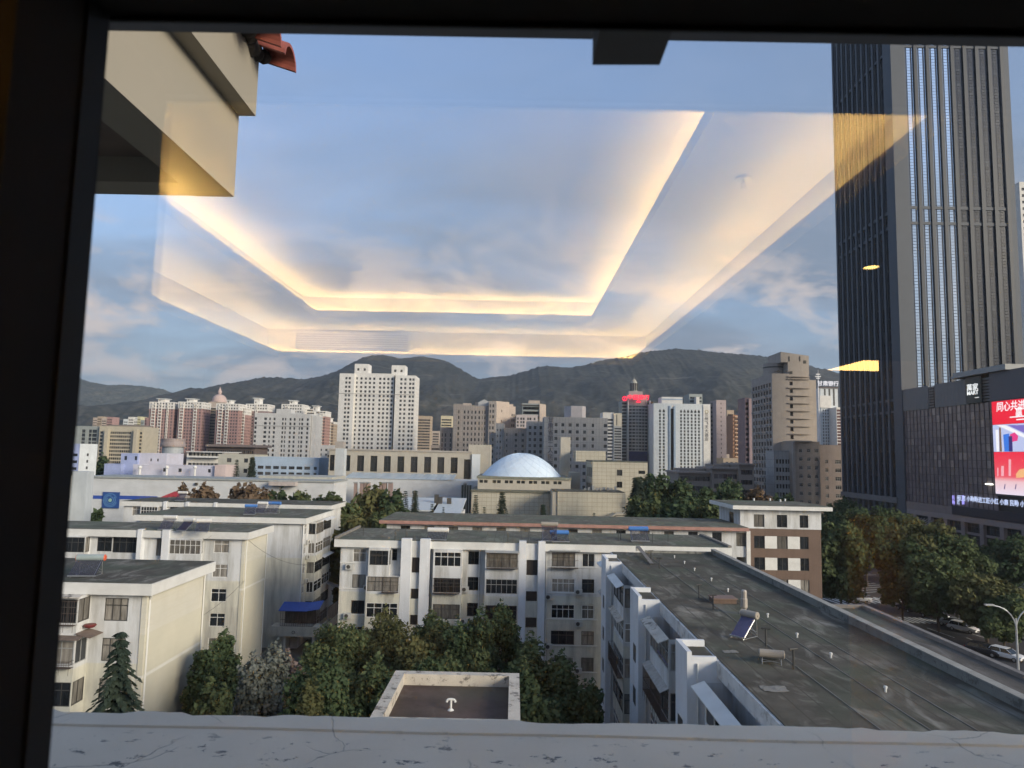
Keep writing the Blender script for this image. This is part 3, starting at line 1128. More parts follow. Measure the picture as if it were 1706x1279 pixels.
def build_roof_box():
    z = 18.0
    fl, fr = PZ(659, 1117, z), PZ(865, 1121, z)
    yf = (fl.y + fr.y) / 2
    yn = PZ(610, 1196, z).y - .25
    x0, x1 = fl.x, PZ(866, 1160, z).x
    t = thing('roof_parapet', 'flat roof of a low block with peeling pale parapet just beyond the ledge', 'roof', (x0, yn, 0))
    w = 0.42
    m = MB()
    shell(m, x0 + .06, x1 - .06, yn + .06, yf - .06, 0, z - .5, {})
    m.build('wall', W_CREAM, t)
    m = MB()
    for (a, b, c, d) in ((x0, x0 + w, yn, yf), (x1 - w, x1, yn, yf), (x0 + w, x1 - w, yf - w, yf), (x0 + w, x1 - w, yn, yn + w)):
        m.box(a, b, c, d, z - .52, z)
    m.build('parapet', PARAPET, t)
    m = MB()
    m.box(x0 + w, x1 - w, yn + w, yf - w, z - .55, z - .44)
    m.build('roof', roof_mat('maroon_felt', (0.105, 0.078, 0.070), (0.21, 0.18, 0.165), 0), t)
    q = PZ(751, 1183, z - .44)
    v = thing('vent_pipe', 'white T-shaped vent pipe standing on the parapet roof below', 'vent pipe', (q.x, q.y, z - .44))
    m = MB()
    m.tube((q.x, q.y, z - .44), (q.x, q.y, z - .16), .04, 10)
    m.path([(q.x - .16, q.y, z - .15), (q.x - .14, q.y, z - .08), (q.x - .08, q.y, z - .05), (q.x + .08, q.y, z - .05), (q.x + .14, q.y, z - .08), (q.x + .16, q.y, z - .15)], .042, 10)
    m.tube((q.x, q.y, z - .161), (q.x, q.y, z - .06), .04, 10)
    m.build('pipe', PIPE_W, v)
    m = MB()
    m.lathe([(.0, .06), (.07, .05), (.12, 0)], (q.x, q.y, z - .44), 14)
    m.build('collar', PIPE_W, v)


build_roof_box()
# ------------------------------------------------------------------ the housing estate: six-storey flats
RZ = 17.6                      # roof height of the flats
SILLS = [15.2 - 2.7 * k for k in range(6)]


def flat_roof(t, x0, x1, y0, y1, ov=0.5, mat=None, fascia=W_TRIM, skip=()):
    m = MB()
    m.box(x0 - ov, x1 + ov, y0 - ov, y1 + ov, RZ - 0.78, RZ)
    o = m.build('fascia', fascia, t)
    m = MB()
    m.box(x0 - ov + .10, x1 + ov - .10, y0 - ov + .10, y1 + ov - .10, RZ + .003, RZ + .04)
    m.build('roof', mat or ROOF_BROWN, t)
    return o


def grille(t, x0, x1, y, z0, z1, side='S', depth=0.5, step=0.16, name='window_grille', tray=True):
    """welded security cage hung before a window; x0..x1 runs along the facade, y is the wall plane"""
    m = MB()
    w = x1 - x0
    r = .014
    for zz in (z0, (z0 + z1) / 2, z1):
        m.box(-w / 2, w / 2, -depth - r, -depth + r, zz - r, zz + r)
        for s in (-1, 1):
            m.box(s * w / 2 - r, s * w / 2 + r, -depth, 0, zz - r + .001, zz + r + .001)
    k = -w / 2
    while k <= w / 2 + 1e-6:
        m.box(k - .009, k + .009, -depth - .009, -depth + .009, z0 - (.45 if tray and abs((k + w / 2) % .64) < .02 else 0), z1)
        k += step
    if tray:
        m.box(-w / 2, w / 2, -depth, -.01, z0 - .02, z0 - .004)
    me = m.mesh(name, RUST)
    loc = ((x0 + x1) / 2, y, 0) if side in 'SN' else (y, (x0 + x1) / 2, 0)
    return link(name, me, t, loc, SIDES[side][2])


def canopy(t, x0, x1, y, z, side='S', depth=0.75, drop=0.28, mat=None, name='canopy'):
    m = MB()
    w = x1 - x0
    th = .05
    m.prism([(0.0, z), (-depth, z - drop), (-depth, z - drop + th), (0.0, z + th)], 'x', -w / 2, w / 2)
    me = m.mesh(name, mat or W_TRIM)
    loc = ((x0 + x1) / 2, y, 0) if side in 'SN' else (y, (x0 + x1) / 2, 0)
    return link(name, me, t, loc, SIDES[side][2])


def aircon(t, x, y, z, side='S'):
    m = MB()
    m.box(-.4, .4, -.36, -.06, 0, .55)
    o = link('air_conditioner', m.mesh('air_conditioner', plain('aircon_white', (0.5, 0.5, 0.48), 0.5)), t, (x, y, z), SIDES[side][2])
    f = MB()
    f.lathe([(0, 0), (.2, 0), (.21, .01)], (0, 0, 0), 12)
    me = f.mesh('fan', FRAME_D)
    me.transform(Matrix.Translation((-.1, -.365, .28)) @ Matrix.Rotation(R_(90), 4, 'X'))
    q = bpy.data.objects.new('fan', me)
    C.objects.link(q)
    q.parent = o
    return o


def pipe_down(t, pts, r=.06, mat=None, name='downpipe'):
    m = MB()
    m.path(pts, r, 7)
    return m.build(name, mat or PIPE_W, t)


def facade_S(mb, x0, x1, y, holes, z1=RZ - .79, z0=0.0, recess=.14):
    mb.wall((x0, y, 0), (1, 0, 0), (0, -1, 0), x1 - x0, z0, z1, [(a - x0, b - x0, c, d) for a, b, c, d in holes], recess)


def facade_W(mb, x, y0, y1, holes, z1=RZ - .79, z0=0.0, recess=.14):
    mb.wall((x, y1, 0), (0, -1, 0), (-1, 0, 0), y1 - y0, z0, z1, [(y1 - b, y1 - a, c, d) for a, b, c, d in holes], recess)


def facade_E(mb, x, y0, y1, holes, z1=RZ - .79, z0=0.0, recess=.14):
    mb.wall((x, y0, 0), (0, 1, 0), (1, 0, 0), y1 - y0, z0, z1, [(a - y0, b - y0, c, d) for a, b, c, d in holes], recess)


def bay_S(t, mb, x0, x1, y, dep, rows, h=1.5, inset=.12, zlow=.6, side_glass=True, styles=('four', 'three'), frames=None, ztop=None):
    """projecting glazed balcony stack on a facade facing the viewer"""
    holes, sideh = [], []
    yb = y - dep
    for i, s in enumerate(rows):
        holes.append((x0 + inset, x1 - inset, s - .12, s - .12 + h))
        sideh.append((yb + .1, y - .12, s - .12, s - .12 + h))
    zt = ztop or RZ - .785
    facade_S(mb, x0, x1, yb, holes, zt, zlow, .08)
    facade_W(mb, x0, yb, y, sideh, zt, zlow, .08)
    facade_E(mb, x1, yb, y, sideh, zt, zlow, .08)
    mb.quad((x0, yb, zt), (x1, yb, zt), (x1, y, zt), (x0, y, zt))
    mb.quad((x0, yb, zlow), (x1, yb, zlow), (x1, y, zlow), (x0, y, zlow))
    for i, s in enumerate(rows):
        fr = frames[i % len(frames)] if frames else FRAME_W
        st = styles[i % len(styles)]
        window(t, (x0 + x1) / 2, yb + .05, s - .12, x1 - x0 - 2 * inset, h, 'S', st, fr)
        if side_glass:
            window(t, x0 + .05, y - dep / 2 - .01, s - .12, dep - .22, h, 'W', 'plain', fr)
            window(t, x1 - .05, y - dep / 2 - .01, s - .12, dep - .22, h, 'E', 'plain', fr)


def stair_S(t, mb, xa, xb, y, ribw, openings, dep=.28, ribdep=.62):
    facade_S(mb, xa + ribw, xb - ribw, y - dep, [(xa + ribw + .06, xb - ribw - .06, a, b) for a, b in openings], RZ - .1, 0, .3)
    mb.quad((xa + ribw, y - dep, RZ - .1), (xb - ribw, y - dep, RZ - .1), (xb - ribw, y, RZ - .1), (xa + ribw, y, RZ - .1))
    bk = MB()
    for a, b in openings:
        bk.box(xa + ribw + .03, xb - ribw - .03, y - dep + .32, y - dep + .36, a - .05, b + .05)
    bk.build('stairwell_shade', FRAME_D, t, kind='stuff')  # dark sheet stands in for the shade inside the open stairs
    for a, b in openings:
        m = MB()
        k = xa + ribw + .12
        while k < xb - ribw - .1:
            m.box(k - .022, k + .022, y - dep + .10, y - dep + .16, a, b)
            k += .19
        m.build('stair_grille', RUST, t)
    for x in (xa, xb - ribw):
        m = MB()
        m.box(x, x + ribw, y - ribdep, y + .02, 0, RZ + .28)
        m.build('rib', W_SHAFT, t)


def build_mid_block():
    Y = 77.5

    def zx(x, py=960):
        return P(540 + x / 3.41, py, Y).x
    x0, x1 = zx(88), P(1212, 915, Y).x - .3
    t = thing('apartment_block', 'white six storey flats across the courtyard with rusty caged windows above the trees', 'apartment block', (x0, Y, 0))
    wl_ = MB()
    holes = []
    wins = []

    def add(xa, xb, rows, h=1.38, style='two', frame=FRAME_W, off=0.0):
        for k, i in enumerate(rows):
            s = SILLS[i] + off
            holes.append((xa, xb, s, s + h))
            st = style if isinstance(style, str) else style[k % len(style)]
            fr = frame if not isinstance(frame, list) else frame[k % len(frame)]
            wins.append((xa, xb, s, h, st, fr))
    allr = range(6)
    add(zx(160), zx(235), allr, 1.4, ['two', 'plain', 'slide', 'two', 'two', 'two'], [FRAME_W, FRAME_D, FRAME_D, FRAME_W, FRAME_D, FRAME_W])
    add(zx(382), zx(410), (0,), 1.2, 'one', FRAME_D, .25)
    add(zx(816), zx(885), allr, 1.4, ['plain', 'two', 'two', 'two', 'plain', 'two'], [FRAME_D, FRAME_D, FRAME_D, FRAME_W, FRAME_D, FRAME_D])
    add(zx(1293), zx(1424), allr, 1.42, ['four', 'four', 'four', 'three', 'four', 'three'], [FRAME_D, FRAME_W, FRAME_W, FRAME_D, FRAME_W, FRAME_D])
    add(zx(1465), zx(1535), allr, 1.42, ['slide', 'two', 'two', 'two', 'two', 'two'], [FRAME_W, FRAME_D, FRAME_W, FRAME_D, FRAME_D, FRAME_W])
    facade_S(wl_, x0, x1, Y, holes)
    facade_W(wl_, x0, Y, Y + 10.8, [])
    facade_E(wl_, x1, Y, Y + 10.8, [])
    for xa, xb, s, h, st, fr in wins:
        window(t, (xa + xb) / 2, Y + .1, s, xb - xa, h, 'S', st, fr)
    bay_S(t, wl_, zx(258), zx(375), Y, .95, SILLS[:1], styles=('three',), frames=[FRAME_D], zlow=SILLS[0] - 1.3)
    bay_S(t, wl_, zx(250), zx(438), Y, .95, SILLS[1:], styles=('four', 'four', 'three'), frames=[FRAME_D, FRAME_W, FRAME_D], ztop=SILLS[0] - 1.302)
    bay_S(t, wl_, zx(622), zx(785), Y, .9, SILLS, styles=('four', 'four', 'three'), frames=[FRAME_W, FRAME_D, FRAME_D])
    bay_S(t, wl_, zx(915), zx(1104), Y, .9, SILLS, styles=('four', 'six', 'four'), frames=[FRAME_D, FRAME_G, FRAME_D])
    stair_S(t, wl_, zx(440), zx(602), Y - .3, 1.35 * .78, [(14.3, 15.9), (11.6, 12.65), (8.9, 9.95), (6.2, 7.25), (3.5, 4.55)])
    stair_S(t, wl_, zx(1105), zx(1253), Y - .3, .75, [(14.3, 15.9), (11.6, 12.65), (8.9, 9.95), (6.2, 7.25), (3.5, 4.55)])
    wl_.build('wall', W_FLAT, t)
    # floor bands
    m = MB()
    for s in SILLS:
        m.box(zx(1257), zx(1556), Y - .07, Y + .01, s - .12, s - .03)
        m.box(x0, zx(249), Y - .07, Y + .01, s - .12, s - .03)
    m.build('sill_band', W_TRIM, t, kind='stuff')
    grille(t, zx(1290), zx(1440), Y, SILLS[0] - .1, SILLS[0] + 1.55, 'S', .6)
    grille(t, zx(628), zx(775), Y - .9, SILLS[1] - .15, SILLS[1] + 1.35, 'S', .55)
    grille(t, zx(342), zx(434), Y - .95, SILLS[1] - .15, SILLS[1] + 1.35, 'S', .55)
    grille(t, zx(925), zx(1100), Y - .9, SILLS[0] - .15, SILLS[0] + 1.35, 'S', .55)
    canopy(t, zx(1285), zx(1450), Y, SILLS[0] + 1.85, 'S', .9, .16, FRAME_G)
    canopy(t, zx(915), zx(1106), Y - .9, SILLS[0] + 1.62, 'S', .5, .16, FRAME_G)
    for x in (600, 880, 1262):
        pipe_down(t, [(zx(x), Y - .12, 0.2), (zx(x), Y - .12, RZ - .8)], .055, PIPE_W if x != 600 else PIPE_D)
    aircon(t, zx(1120), Y - .35, 11.0)
    aircon(t, zx(250), Y - .02, SILLS[1] - .2)
    for k, (x, i) in enumerate(((145, 0), (145, 2), (803, 1), (800, 2), (895, 2), (1445, 1), (1448, 2), (1280, 3), (1447, 4), (1278, 1))):
        aircon(t, zx(x), Y - .02, SILLS[i] - .75 + .3 * (k % 3))
    m = MB()
    m.box(x0 - .6, x1 + .6, Y - .55, Y + 11.3, RZ - .78, RZ)
    m.build('fascia', W_TRIM, t)
    m = MB()
    m.box(x0 - .5, x1 + .5, Y - .45, Y + 11.2, RZ + .003, RZ + .04)
    m.build('roof', ROOF_GREEN, t)
    m = MB()
    m.box(x0 - .6, x0 - .35, Y - .5, Y + 11.3, RZ + .041, RZ + .30)
    m.box(x1 + .2, x1 + .6, Y - .5, Y + 11.3, RZ + .041, RZ + .22)
    m.build('kerb', plain('roof_kerb', (0.20, 0.185, 0.165), .85, var=.3), t)
    return t


def build_side_block():
    """the long flats on the right whose roof runs towards us"""
    xw, xe, ya, yb = 10.15, 20.0, 14.0, 71.6
    t = thing('apartment_block', 'long white flats with a scuffed dark roof running towards the hotel on the right', 'apartment block', (xw, ya, 0))
    wl_ = MB()
    gaps = [(22.9, 34.0), (37.4, 47.2), (51.5, 63.8), (68.0, 71.3)]
    facade_W(wl_, xw, ya, yb, [])
    facade_E(wl_, xe, ya, yb, [])
    facade_S(wl_, xw, xe, ya, [])
    wl_.quad((xe, yb, 0), (xw, yb, 0), (xw, yb, RZ - .79), (xe, yb, RZ - .79))
    for gi, (a, b) in enumerate(gaps):
        if b - a < 4:
            spans = [(a + .4, b - .2)]
        else:
            spans = [(b - 5.9, b - .35), (a + .9, min(a + 4.2, b - 6.3))]
        for sj, (p, q) in enumerate(spans):
            xo = xw - (1.25 if sj == 0 else .35)
            holes, sideh = [], []
            for i, s in enumerate(SILLS):
                holes.append((p + .1, q - .1, s - .12, s + 1.38))
                sideh.append((xo + .1, xw - .1, s - .12, s + 1.38))
            facade_W(wl_, xo, p, q, holes, RZ - .785, .6, .08)
            facade_S(wl_, xo, xw, p, sideh, RZ - .785, .6, .08)
            wl_.quad((xo, q, .6), (xw, q, .6), (xw, q, RZ - .785), (xo, q, RZ - .785))
            for i, s in enumerate(SILLS):
                fr = (FRAME_W, FRAME_G, FRAME_D)[(gi + sj + i) % 3]
                window(t, xo + .05, (p + q) / 2, s - .12, q - p - .2, 1.5, 'W', ('four', 'six', 'three')[(i + gi) % 3], fr)
                window(t, (xo + xw) / 2, p + .05, s - .12, xw - xo - .2, 1.5, 'S', 'plain' if sj else 'two', fr)
            if sj == 0:
                canopy(t, p - .1, q + .1, xo, SILLS[0] + 1.62, 'W', .62, .24, (W_TRIM, PARAPET, W_TRIM, W_TRIM)[gi], 'canopy')
                canopy(t, p - .05, q + .05, xo, SILLS[1] + 1.6, 'W', .5, .22, (CONCRETE, CONCRETE, PARAPET, CONCRETE)[gi], 'canopy')
                if gi in (0, 1):
                    grille(t, p, q, xo, SILLS[1] - .15, SILLS[1] + 1.3, 'W', .45)
                    m = MB()
                    yy = p + .5
                    m.tube((xo - .55, yy, SILLS[0] + .9), (xo - .02, yy - .3, SILLS[0] + .15), .035, 6)
                    m.build('awning_arm', TUBE_BLUE, t)
                if gi == 2:
                    grille(t, p, q, xo, SILLS[2] - .15, SILLS[2] + 1.3, 'W', .45)
    wl_.build('wall', W_FLAT, t)
    # stair towers standing proud of the facade
    for (a, b) in ((19.2, 22.4), (34.6, 37.0), (47.8, 51.1), (64.4, 67.6)):
        m = MB()
        m.box(8.32, xw - .005, a, b, 0, RZ - .05)
        m.box(8.32, 8.55, a + .002, b - .002, RZ - .049, RZ + .32)
        m.box(8.55, xw - .43, b - .24, b - .003, RZ - .047, RZ + .32)
        m.box(8.555, xw - .43, a + .003, a + .22, RZ - .048, RZ + .10)
        s = m.build('stair_tower', W_SHAFT, t)
        m = MB()
        m.box(8.57, xw - .44, a + .23, b - .25, RZ - .048, RZ + .02)
        m.build('tower_roof', ROOF_BROWN, s)
        pipe_down(t, [(8.8, a - .07, .3), (8.8, a - .07, RZ - .2)], .05)
        hb = MB()
        for i in range(5):
            z = 2.4 + 2.75 * i
            hb.box(8.305, 8.33, a + .9, a + 1.9, z, z + 1.1)
        hb.build('stair_window', FRAME_D, t, kind='stuff')
    m = MB()
    m.box(xw - .42, xe + .1, ya, yb + .4, RZ - .80, RZ - .06)
    m.build('fascia', weathered('stained_fascia', (0.64, 0.64, 0.63), (0.36, 0.35, 0.33)), t)
    m = MB()
    # roof felt as a sheet that rolls up a little at the low kerbs
    m.box(xw - .30, xe - .25, ya + .1, yb + .3, RZ - .057, RZ - .01)
    m.build('roof', ROOF_BROWN, t)
    m = MB()
    m.box(xe - .26, xe + .12, ya, yb + .42, RZ - .059, RZ + .42)
    m.box(xw + 3.0, xe - .262, yb + .15, yb + .42, RZ - .058, RZ + .20)
    m.build('kerb', weathered('roof_parapet_render', (0.22, 0.22, 0.20), (0.09, 0.09, 0.085)), t)
    m = MB()
    m.box(xe - .30, xe + .16, ya, yb + .44, RZ + .421, RZ + .47)
    m.build('coping', plain('pale_coping', (0.33, 0.32, 0.29), .85, var=.3, scale=1.0), t)
    # low seam battens on the felt
    m = MB()
    for k, x in enumerate((13.1, 14.9, 16.6)):
        m.box(x, x + .05, ya + .5, yb - 2 - 6 * k, RZ - .0095, RZ + .012)
    m.build('seam_batten', plain('seam_pale', (0.17, 0.165, 0.15), .9, var=.3), t)

    # lower shop annexe along the street
    u = thing('annexe', 'lower annexe with a paved flat roof between the long flats and the street', 'annexe', (xe, 14, 0))
    q = PZ(1441, 1012, 16.4)
    xo, ye = q.x, q.y
    m = MB()
    hs = []
    shell(m, xe + .17, xo, 14, ye, 0, 16.3, {'E': [(2 + 4 * k, 4.5 + 4 * k, z, z + 1.6) for k in range(8) for z in (1.5, 5, 8.5, 12)]}, .2)
    m.build('wall', BROWN_TILE, u)
    m = MB()
    m.box(xe + .2, xo - .3, 14, ye - .3, 16.303, 16.38)
    m.build('roof', roof_mat('paved_annexe_roof', (0.13, 0.12, 0.11), (0.21, 0.20, 0.19), 0.8), u)
    m = MB()
    m.box(xo - .32, xo + .05, 13.9, ye + .05, 16.304, 16.62)
    m.box(xe + .17, xo - .322, ye - .3, ye + .048, 16.305, 16.62)
    m.build('kerb', plain('annexe_kerb', (0.20, 0.185, 0.175), .85, var=.25), u)


def build_left_blocks():
    # --- block nearest on the left
    xe, y0, y1 = -25.35, 50.5, 59.8
    x0 = -46.0

    def zx(x, py=1010):
        return P(80 + x / 3.41, py, y0).x
    t = thing('apartment_block', 'nearest white flats on the left with a big cream gable', 'apartment block', (xe, y0, 0))
    w = MB()
    holes, wins = [], []
    for i, s in enumerate(SILLS):
        a, b = zx(322), zx(456)
        holes.append((a, b, s - .25, s + 1.3))
        wins.append((a, b, s - .25, 1.55, ('three', 'three', 'two')[i % 3], FRAME_D))
        for c in (-41.5, -44.6):
            holes.append((c, c + 1.8, s - .2, s + 1.3))
            wins.append((c, c + 1.8, s - .2, 1.5, 'two', FRAME_D))
    facade_S(w, x0, xe, y0, holes)
    facade_W(w, x0, y0, y1, [])
    w.quad((xe, y1, 0), (x0, y1, 0), (x0, y1, RZ - .79), (xe, y1, RZ - .79))
    for a, b, s, h, st, fr in wins:
        window(t, (a + b) / 2, y0 + .1, s, b - a, h, 'S', st, fr)
    bx0, bx1 = zx(30), zx(243)
    bay_S(t, w, bx0, bx1, y0, 1.5, [s + .02 for s in SILLS], 1.55, .06, .4, True, ('four', 'three', 'four'), [FRAME_D, FRAME_G, FRAME_D])
    w.build('wall', W_FLAT, t)
    m = MB()
    facade_E(m, xe + .02, y0 + .4, y1 + .0, [])
    m.box(xe - .3, xe + .05, y0 - .06, y0 + .40, 0, RZ - .79)
    m.build('gable_wall', W_CREAM, t)
    pipe_down(t, [(xe + .12, y0 + .25, .2), (xe + .12, y0 + .25, RZ - 1.2), (xe + .3, y0 + .1, RZ - .9)], .07)
    pipe_down(t, [(xe + .12, y1 - .25, 3.0), (xe + .12, y1 - .25, RZ - .8)], .06)
    grille(t, bx0, bx1, y0 - 1.5, SILLS[0] - .2, SILLS[0] + 1.4, 'S', .35)
    grille(t, bx0, bx1, y0 - 1.5, SILLS[1] - .25, SILLS[1] + .2, 'S', .45)
    canopy(t, bx0 - .2, bx1 + .3, y0 - 1.5, SILLS[0] + 1.75, 'S', .5, .12, PARAPET)
    rustc = plain('brown_corrugated_canopy', (0.17, 0.13, 0.11), .8, var=.3)
    canopy(t, bx0 - .3, bx1 + .5, y0 - 1.5, SILLS[1] + 1.75, 'S', .55, .14, rustc)
    canopy(t, y0 - 1.6, y0 - .05, bx1 + .02, SILLS[1] + 1.9, 'E', 1.0, .25, rustc)
    m = MB()
    m.lathe([(0, 0), (.30, .02), (.42, .16), (.36, .22), (0, .25)], (bx1 + .45, y0 - .7, SILLS[0] - .55), 14)
    m.build('hanging_basket', plain('maroon_basin', (0.17, 0.03, 0.03), .5), t)
    flat_roof(t, x0, xe, y0, y1, .6, ROOF_BROWN)

    # --- block behind it
    xe, y0, y1 = -30.4, 81.9, 89.2
    x0 = -62.0

    def z8(x, py=900):
        return P(100 + x / 8.525, py, y0).x
    t = thing('apartment_block', 'white flats second back on the left with two water heaters on its roof', 'apartment block', (xe, y0, 0))
    w = MB()
    holes, wins = [], []

    def add(xa, xb, rows, h, style, frame, off=0):
        for i in rows:
            s = SILLS[i] + off
            holes.append((xa, xb, s, s + h))
            wins.append((xa, xb, s, h, style, frame))
    add(z8(530), z8(740), range(6), 1.55, 'two', FRAME_D, -.1)
    add(z8(752), z8(1130), range(6), 1.75, 'four', FRAME_D, -.2)
    add(P(80 + 940 / 3.41, 920, y0).x, P(80 + 1026 / 3.41, 920, y0).x, range(6), 1.45, 'two', FRAME_W)
    add(z8(1375), z8(1478), range(6), 1.9, 'plain', FRAME_D, -.45)
    facade_S(w, x0, xe, y0, holes)
    facade_W(w, x0, y0, y1, [])
    w.quad((xe, y1, 0), (x0, y1, 0), (x0, y1, RZ - .79), (xe, y1, RZ - .79))
    for a, b, s, h, st, fr in wins:
        window(t, (a + b) / 2, y0 + .1, s, b - a, h, 'S', st, fr)
    bay_S(t, w, z8(60), z8(432), y0, 1.0, SILLS, 1.65, .06, .5, True, ('four', 'three'), [FRAME_D, FRAME_G])
    bay_S(t, w, P(80 + 700 / 3.41, 920, y0).x, P(80 + 884 / 3.41, 920, y0).x, y0, .7, SILLS, 1.6, .08, .5, True, ('six', 'four'), [FRAME_W, FRAME_D])
    w.build('wall', W_FLAT, t)
    for a, b in ((1140, 1200), (1490, 1592)):
        m = MB()
        m.box(z8(a), z8(b), y0 - .75, y0 + .02, 0, RZ + .12)
        m.build('rib', W_SHAFT, t)
    m = MB()
    facade_E(m, xe + .02, y0 + .4, y1, [])
    m.box(xe - .3, xe + .05, y0 - .06, y0 + .40, 0, RZ - .79)
    m.build('gable_wall', W_CREAM, t)
    pipe_down(t, [(xe + .12, y0 + .3, .2), (xe + .12, y0 + .3, RZ - .8)], .07)
    pipe_down(t, [(xe + .12, y1 - .3, .2), (xe + .12, y1 - .3, RZ - .8)], .06)
    flat_roof(t, x0, xe, y0, y1, .6, ROOF_GREEN)

    # --- third block, whose sunny side carries the glazed balconies
    xe, y0, y1 = -29.2, 100.1, 114.6
    x0 = -52.0
    t = thing('apartment_block', 'white flats third back on the left with glazed balconies over a blue awning', 'apartment block', (xe, y0, 0))
    w = MB()
    facade_S(w, x0, xe - .3, y0, [])
    w.box(xe - .3, xe, y0 - .05, y0 + .35, 0, RZ - .79)
    hol = []
    for i, s in enumerate(SILLS):
        hol.append((y0 + .9, y0 + 1.9, s, s + 1.4))
        hol.append((y1 - 1.6, y1 - .7, s, s + 1.4))
    facade_E(w, xe, y0 + .35, y1, hol)
    w.quad((xe, y1, 0), (x0, y1, 0), (x0, y1, RZ - .79), (xe, y1, RZ - .79))
    for i, s in enumerate(SILLS):
        window(t, xe - .1, y0 + 1.4, s, 1.0, 1.4, 'E', 'two', FRAME_W)
        window(t, xe - .1, y1 - 1.15, s, .9, 1.4, 'E', 'one', FRAME_D)
        # two bays: one deeper
        for (a, b, dep, st) in ((y0 + 2.6, y0 + 6.4, 1.1, 'four'), (y0 + 6.8, y1 - 2.2, .8, 'six')):
            pass
    for (a, b, dep, sts, frs) in ((y0 + 2.6, y0 + 6.6, 1.15, ('four', 'three', 'four', 'two'), (FRAME_D, FRAME_W, FRAME_D, FRAME_W)),
                                  (y0 + 6.9, y1 - 2.2, .8, ('six', 'four', 'four', 'four'), (FRAME_D, FRAME_G, FRAME_D, FRAME_W))):
        hs = [(a + .08, b - .08, s - .1, s + 1.4) for s in SILLS]
        ss = [(xe + .1, xe + dep - .1, s - .1, s + 1.4) for s in SILLS]
        facade_E(w, xe + dep, a, b, hs, RZ - .785, .6, .08)
        facade_S(w, xe, xe + dep, a, ss, RZ - .785, .6, .08)
        w.quad((xe + dep, b, .6), (xe, b, .6), (xe, b, RZ - .785), (xe + dep, b, RZ - .785))
        for i, s in enumerate(SILLS):
            window(t, xe + dep - .05, (a + b) / 2, s - .1, b - a - .16, 1.5, 'E', sts[i % 4], frs[i % 4])
            window(t, xe + dep / 2, a + .05, s - .1, dep - .2, 1.5, 'S', 'slide', frs[i % 4])
    w.build('wall', W_FLAT, t)
    for i in (1, 2, 3):
        aircon(t, xe + .02, y0 + 2.2, SILLS[i] + 1.9 - .6 * (i % 2), 'E')
        aircon(t, xe + .02, y1 - .9, SILLS[i] - .9, 'E')
    canopy(t, y0 + 7.0, y1 - 2.0, xe + .8, SILLS[0] + 1.6, 'E', .7, .2, W_TRIM)
    canopy(t, y0 + 7.0, y1 - 2.0, xe + .8, SILLS[2] + 1.6, 'E', .6, .2, W_TRIM)
    canopy(t, y1 - 3.6, y1 + .6, xe + .8, SILLS[3] - .35, 'E', 2.4, .7, FRAME_G)
    pipe_down(t, [(xe + .1, y0 - .1, .2), (xe + .1, y0 - .1, RZ - .8)], .07)
    flat_roof(t, x0, xe, y0, y1, .6, ROOF_GREEN)
    # caged terrace with the blue awning on a low projecting storey
    u = thing('terrace', 'low projecting storey with a caged terrace under a blue awning', 'terrace', (xe, y0, 0))
    pa, pb = P(446, 1050, y0 - 2.0), P(505, 1050, y0 - 2.0)
    zt = P(480, 1043, y0 - 2.0).z
    ax0, ax1 = P(467, 1040, y0 - 2).x, P(506, 1040, y0 - 2).x + 1.2
    m = MB()
    m.box(ax0 - 1.2, ax1 + .6, y0 - 2.2, y0 - .06, zt - 1.3, zt)
    m.box(ax1 + .6, xe + 3.6, y0 - 1.6, y1 - 1, zt - 1.6, zt - .2)
    m.box(ax0 + .5, ax0 + .8, y0 - 2.0, y0 - .06, 0, zt - 1.3)
    m.box(ax1, ax1 + .3, y0 - 2.0, y0 - .06, 0, zt - 1.3)
    m.box(xe + 3.0, xe + 3.3, y1 - 3, y1 - 2.7, 0, zt - 1.6)
    m.build('wall', W_FLAT, u)
    m = MB()
    m.box(xe + 3.65, xe + 3.7, y0 + 1, y1 - 1, zt - .2, zt + 1.7)
    m.build('glazing', GLASS_NEAR, u)
    m = MB()
    k = ax0
    while k <= ax1:
        m.box(k - .02, k + .02, y0 - 2.1, y0 - 2.06, zt, zt + 2.1)
        k += .3
    k = y0 - 2.0
    while k < y0 + 1.5:
        m.box(ax1 - .02, ax1 + .02, k - .02, k + .02, zt, zt + 2.1)
        k += .3
    for z in (zt + .05, zt + .9, zt + 2.05):
        m.box(ax0, ax1, y0 - 2.105, y0 - 2.055, z - .025, z + .025)
    m.build('cage', FRAME_D, u)
    m = MB()
    m.box(ax0 + .1, ax1 - .1, y0 - .35, y0 - .2, zt, zt + 2.0)
    m.build('screen', GLASS_NEAR, u)
    m = MB()
    m.prism([(y0 - 2.5, zt + 2.05), (y0 - .1, zt + 2.75), (y0 - .1, zt + 2.82), (y0 - 2.5, zt + 2.12)], 'x', ax0 - .2, ax1 - 1.0)
    m.quad((ax1 - 1.0, y0 - 2.5, zt + 2.1), (ax1 + .5, y0 - .9, zt + 2.1), (ax1 + .5, y0 + 1.4, zt + 2.8), (ax1 - 1.0, y0 - .1, zt + 2.8))
    m.quad((ax1 - 1.0, y0 - 2.5, zt + 2.04), (ax1 - 1.0, y0 - .1, zt + 2.74), (ax1 + .5, y0 + 1.4, zt + 2.74), (ax1 + .5, y0 - .9, zt + 2.04))
    m.build('awning', plain('blue_awning_sheet', (0.035, 0.10, 0.42), .45, var=.15), u)
    m = MB()
    me_ = None
    m.lathe([(.16, -.03), (.22, -.03), (.22, .03), (.16, .03)], (0, 0, 0), 14)
    me = m.mesh('round_vent', FRAME_D)
    me.transform(Matrix.Translation(((ax0 + ax1) / 2 - .3, y0 - 2.22, zt - .75)) @ Matrix.Rotation(R_(90), 4, 'X'))
    me.transform(Matrix.Translation(-ORG[u.name]))
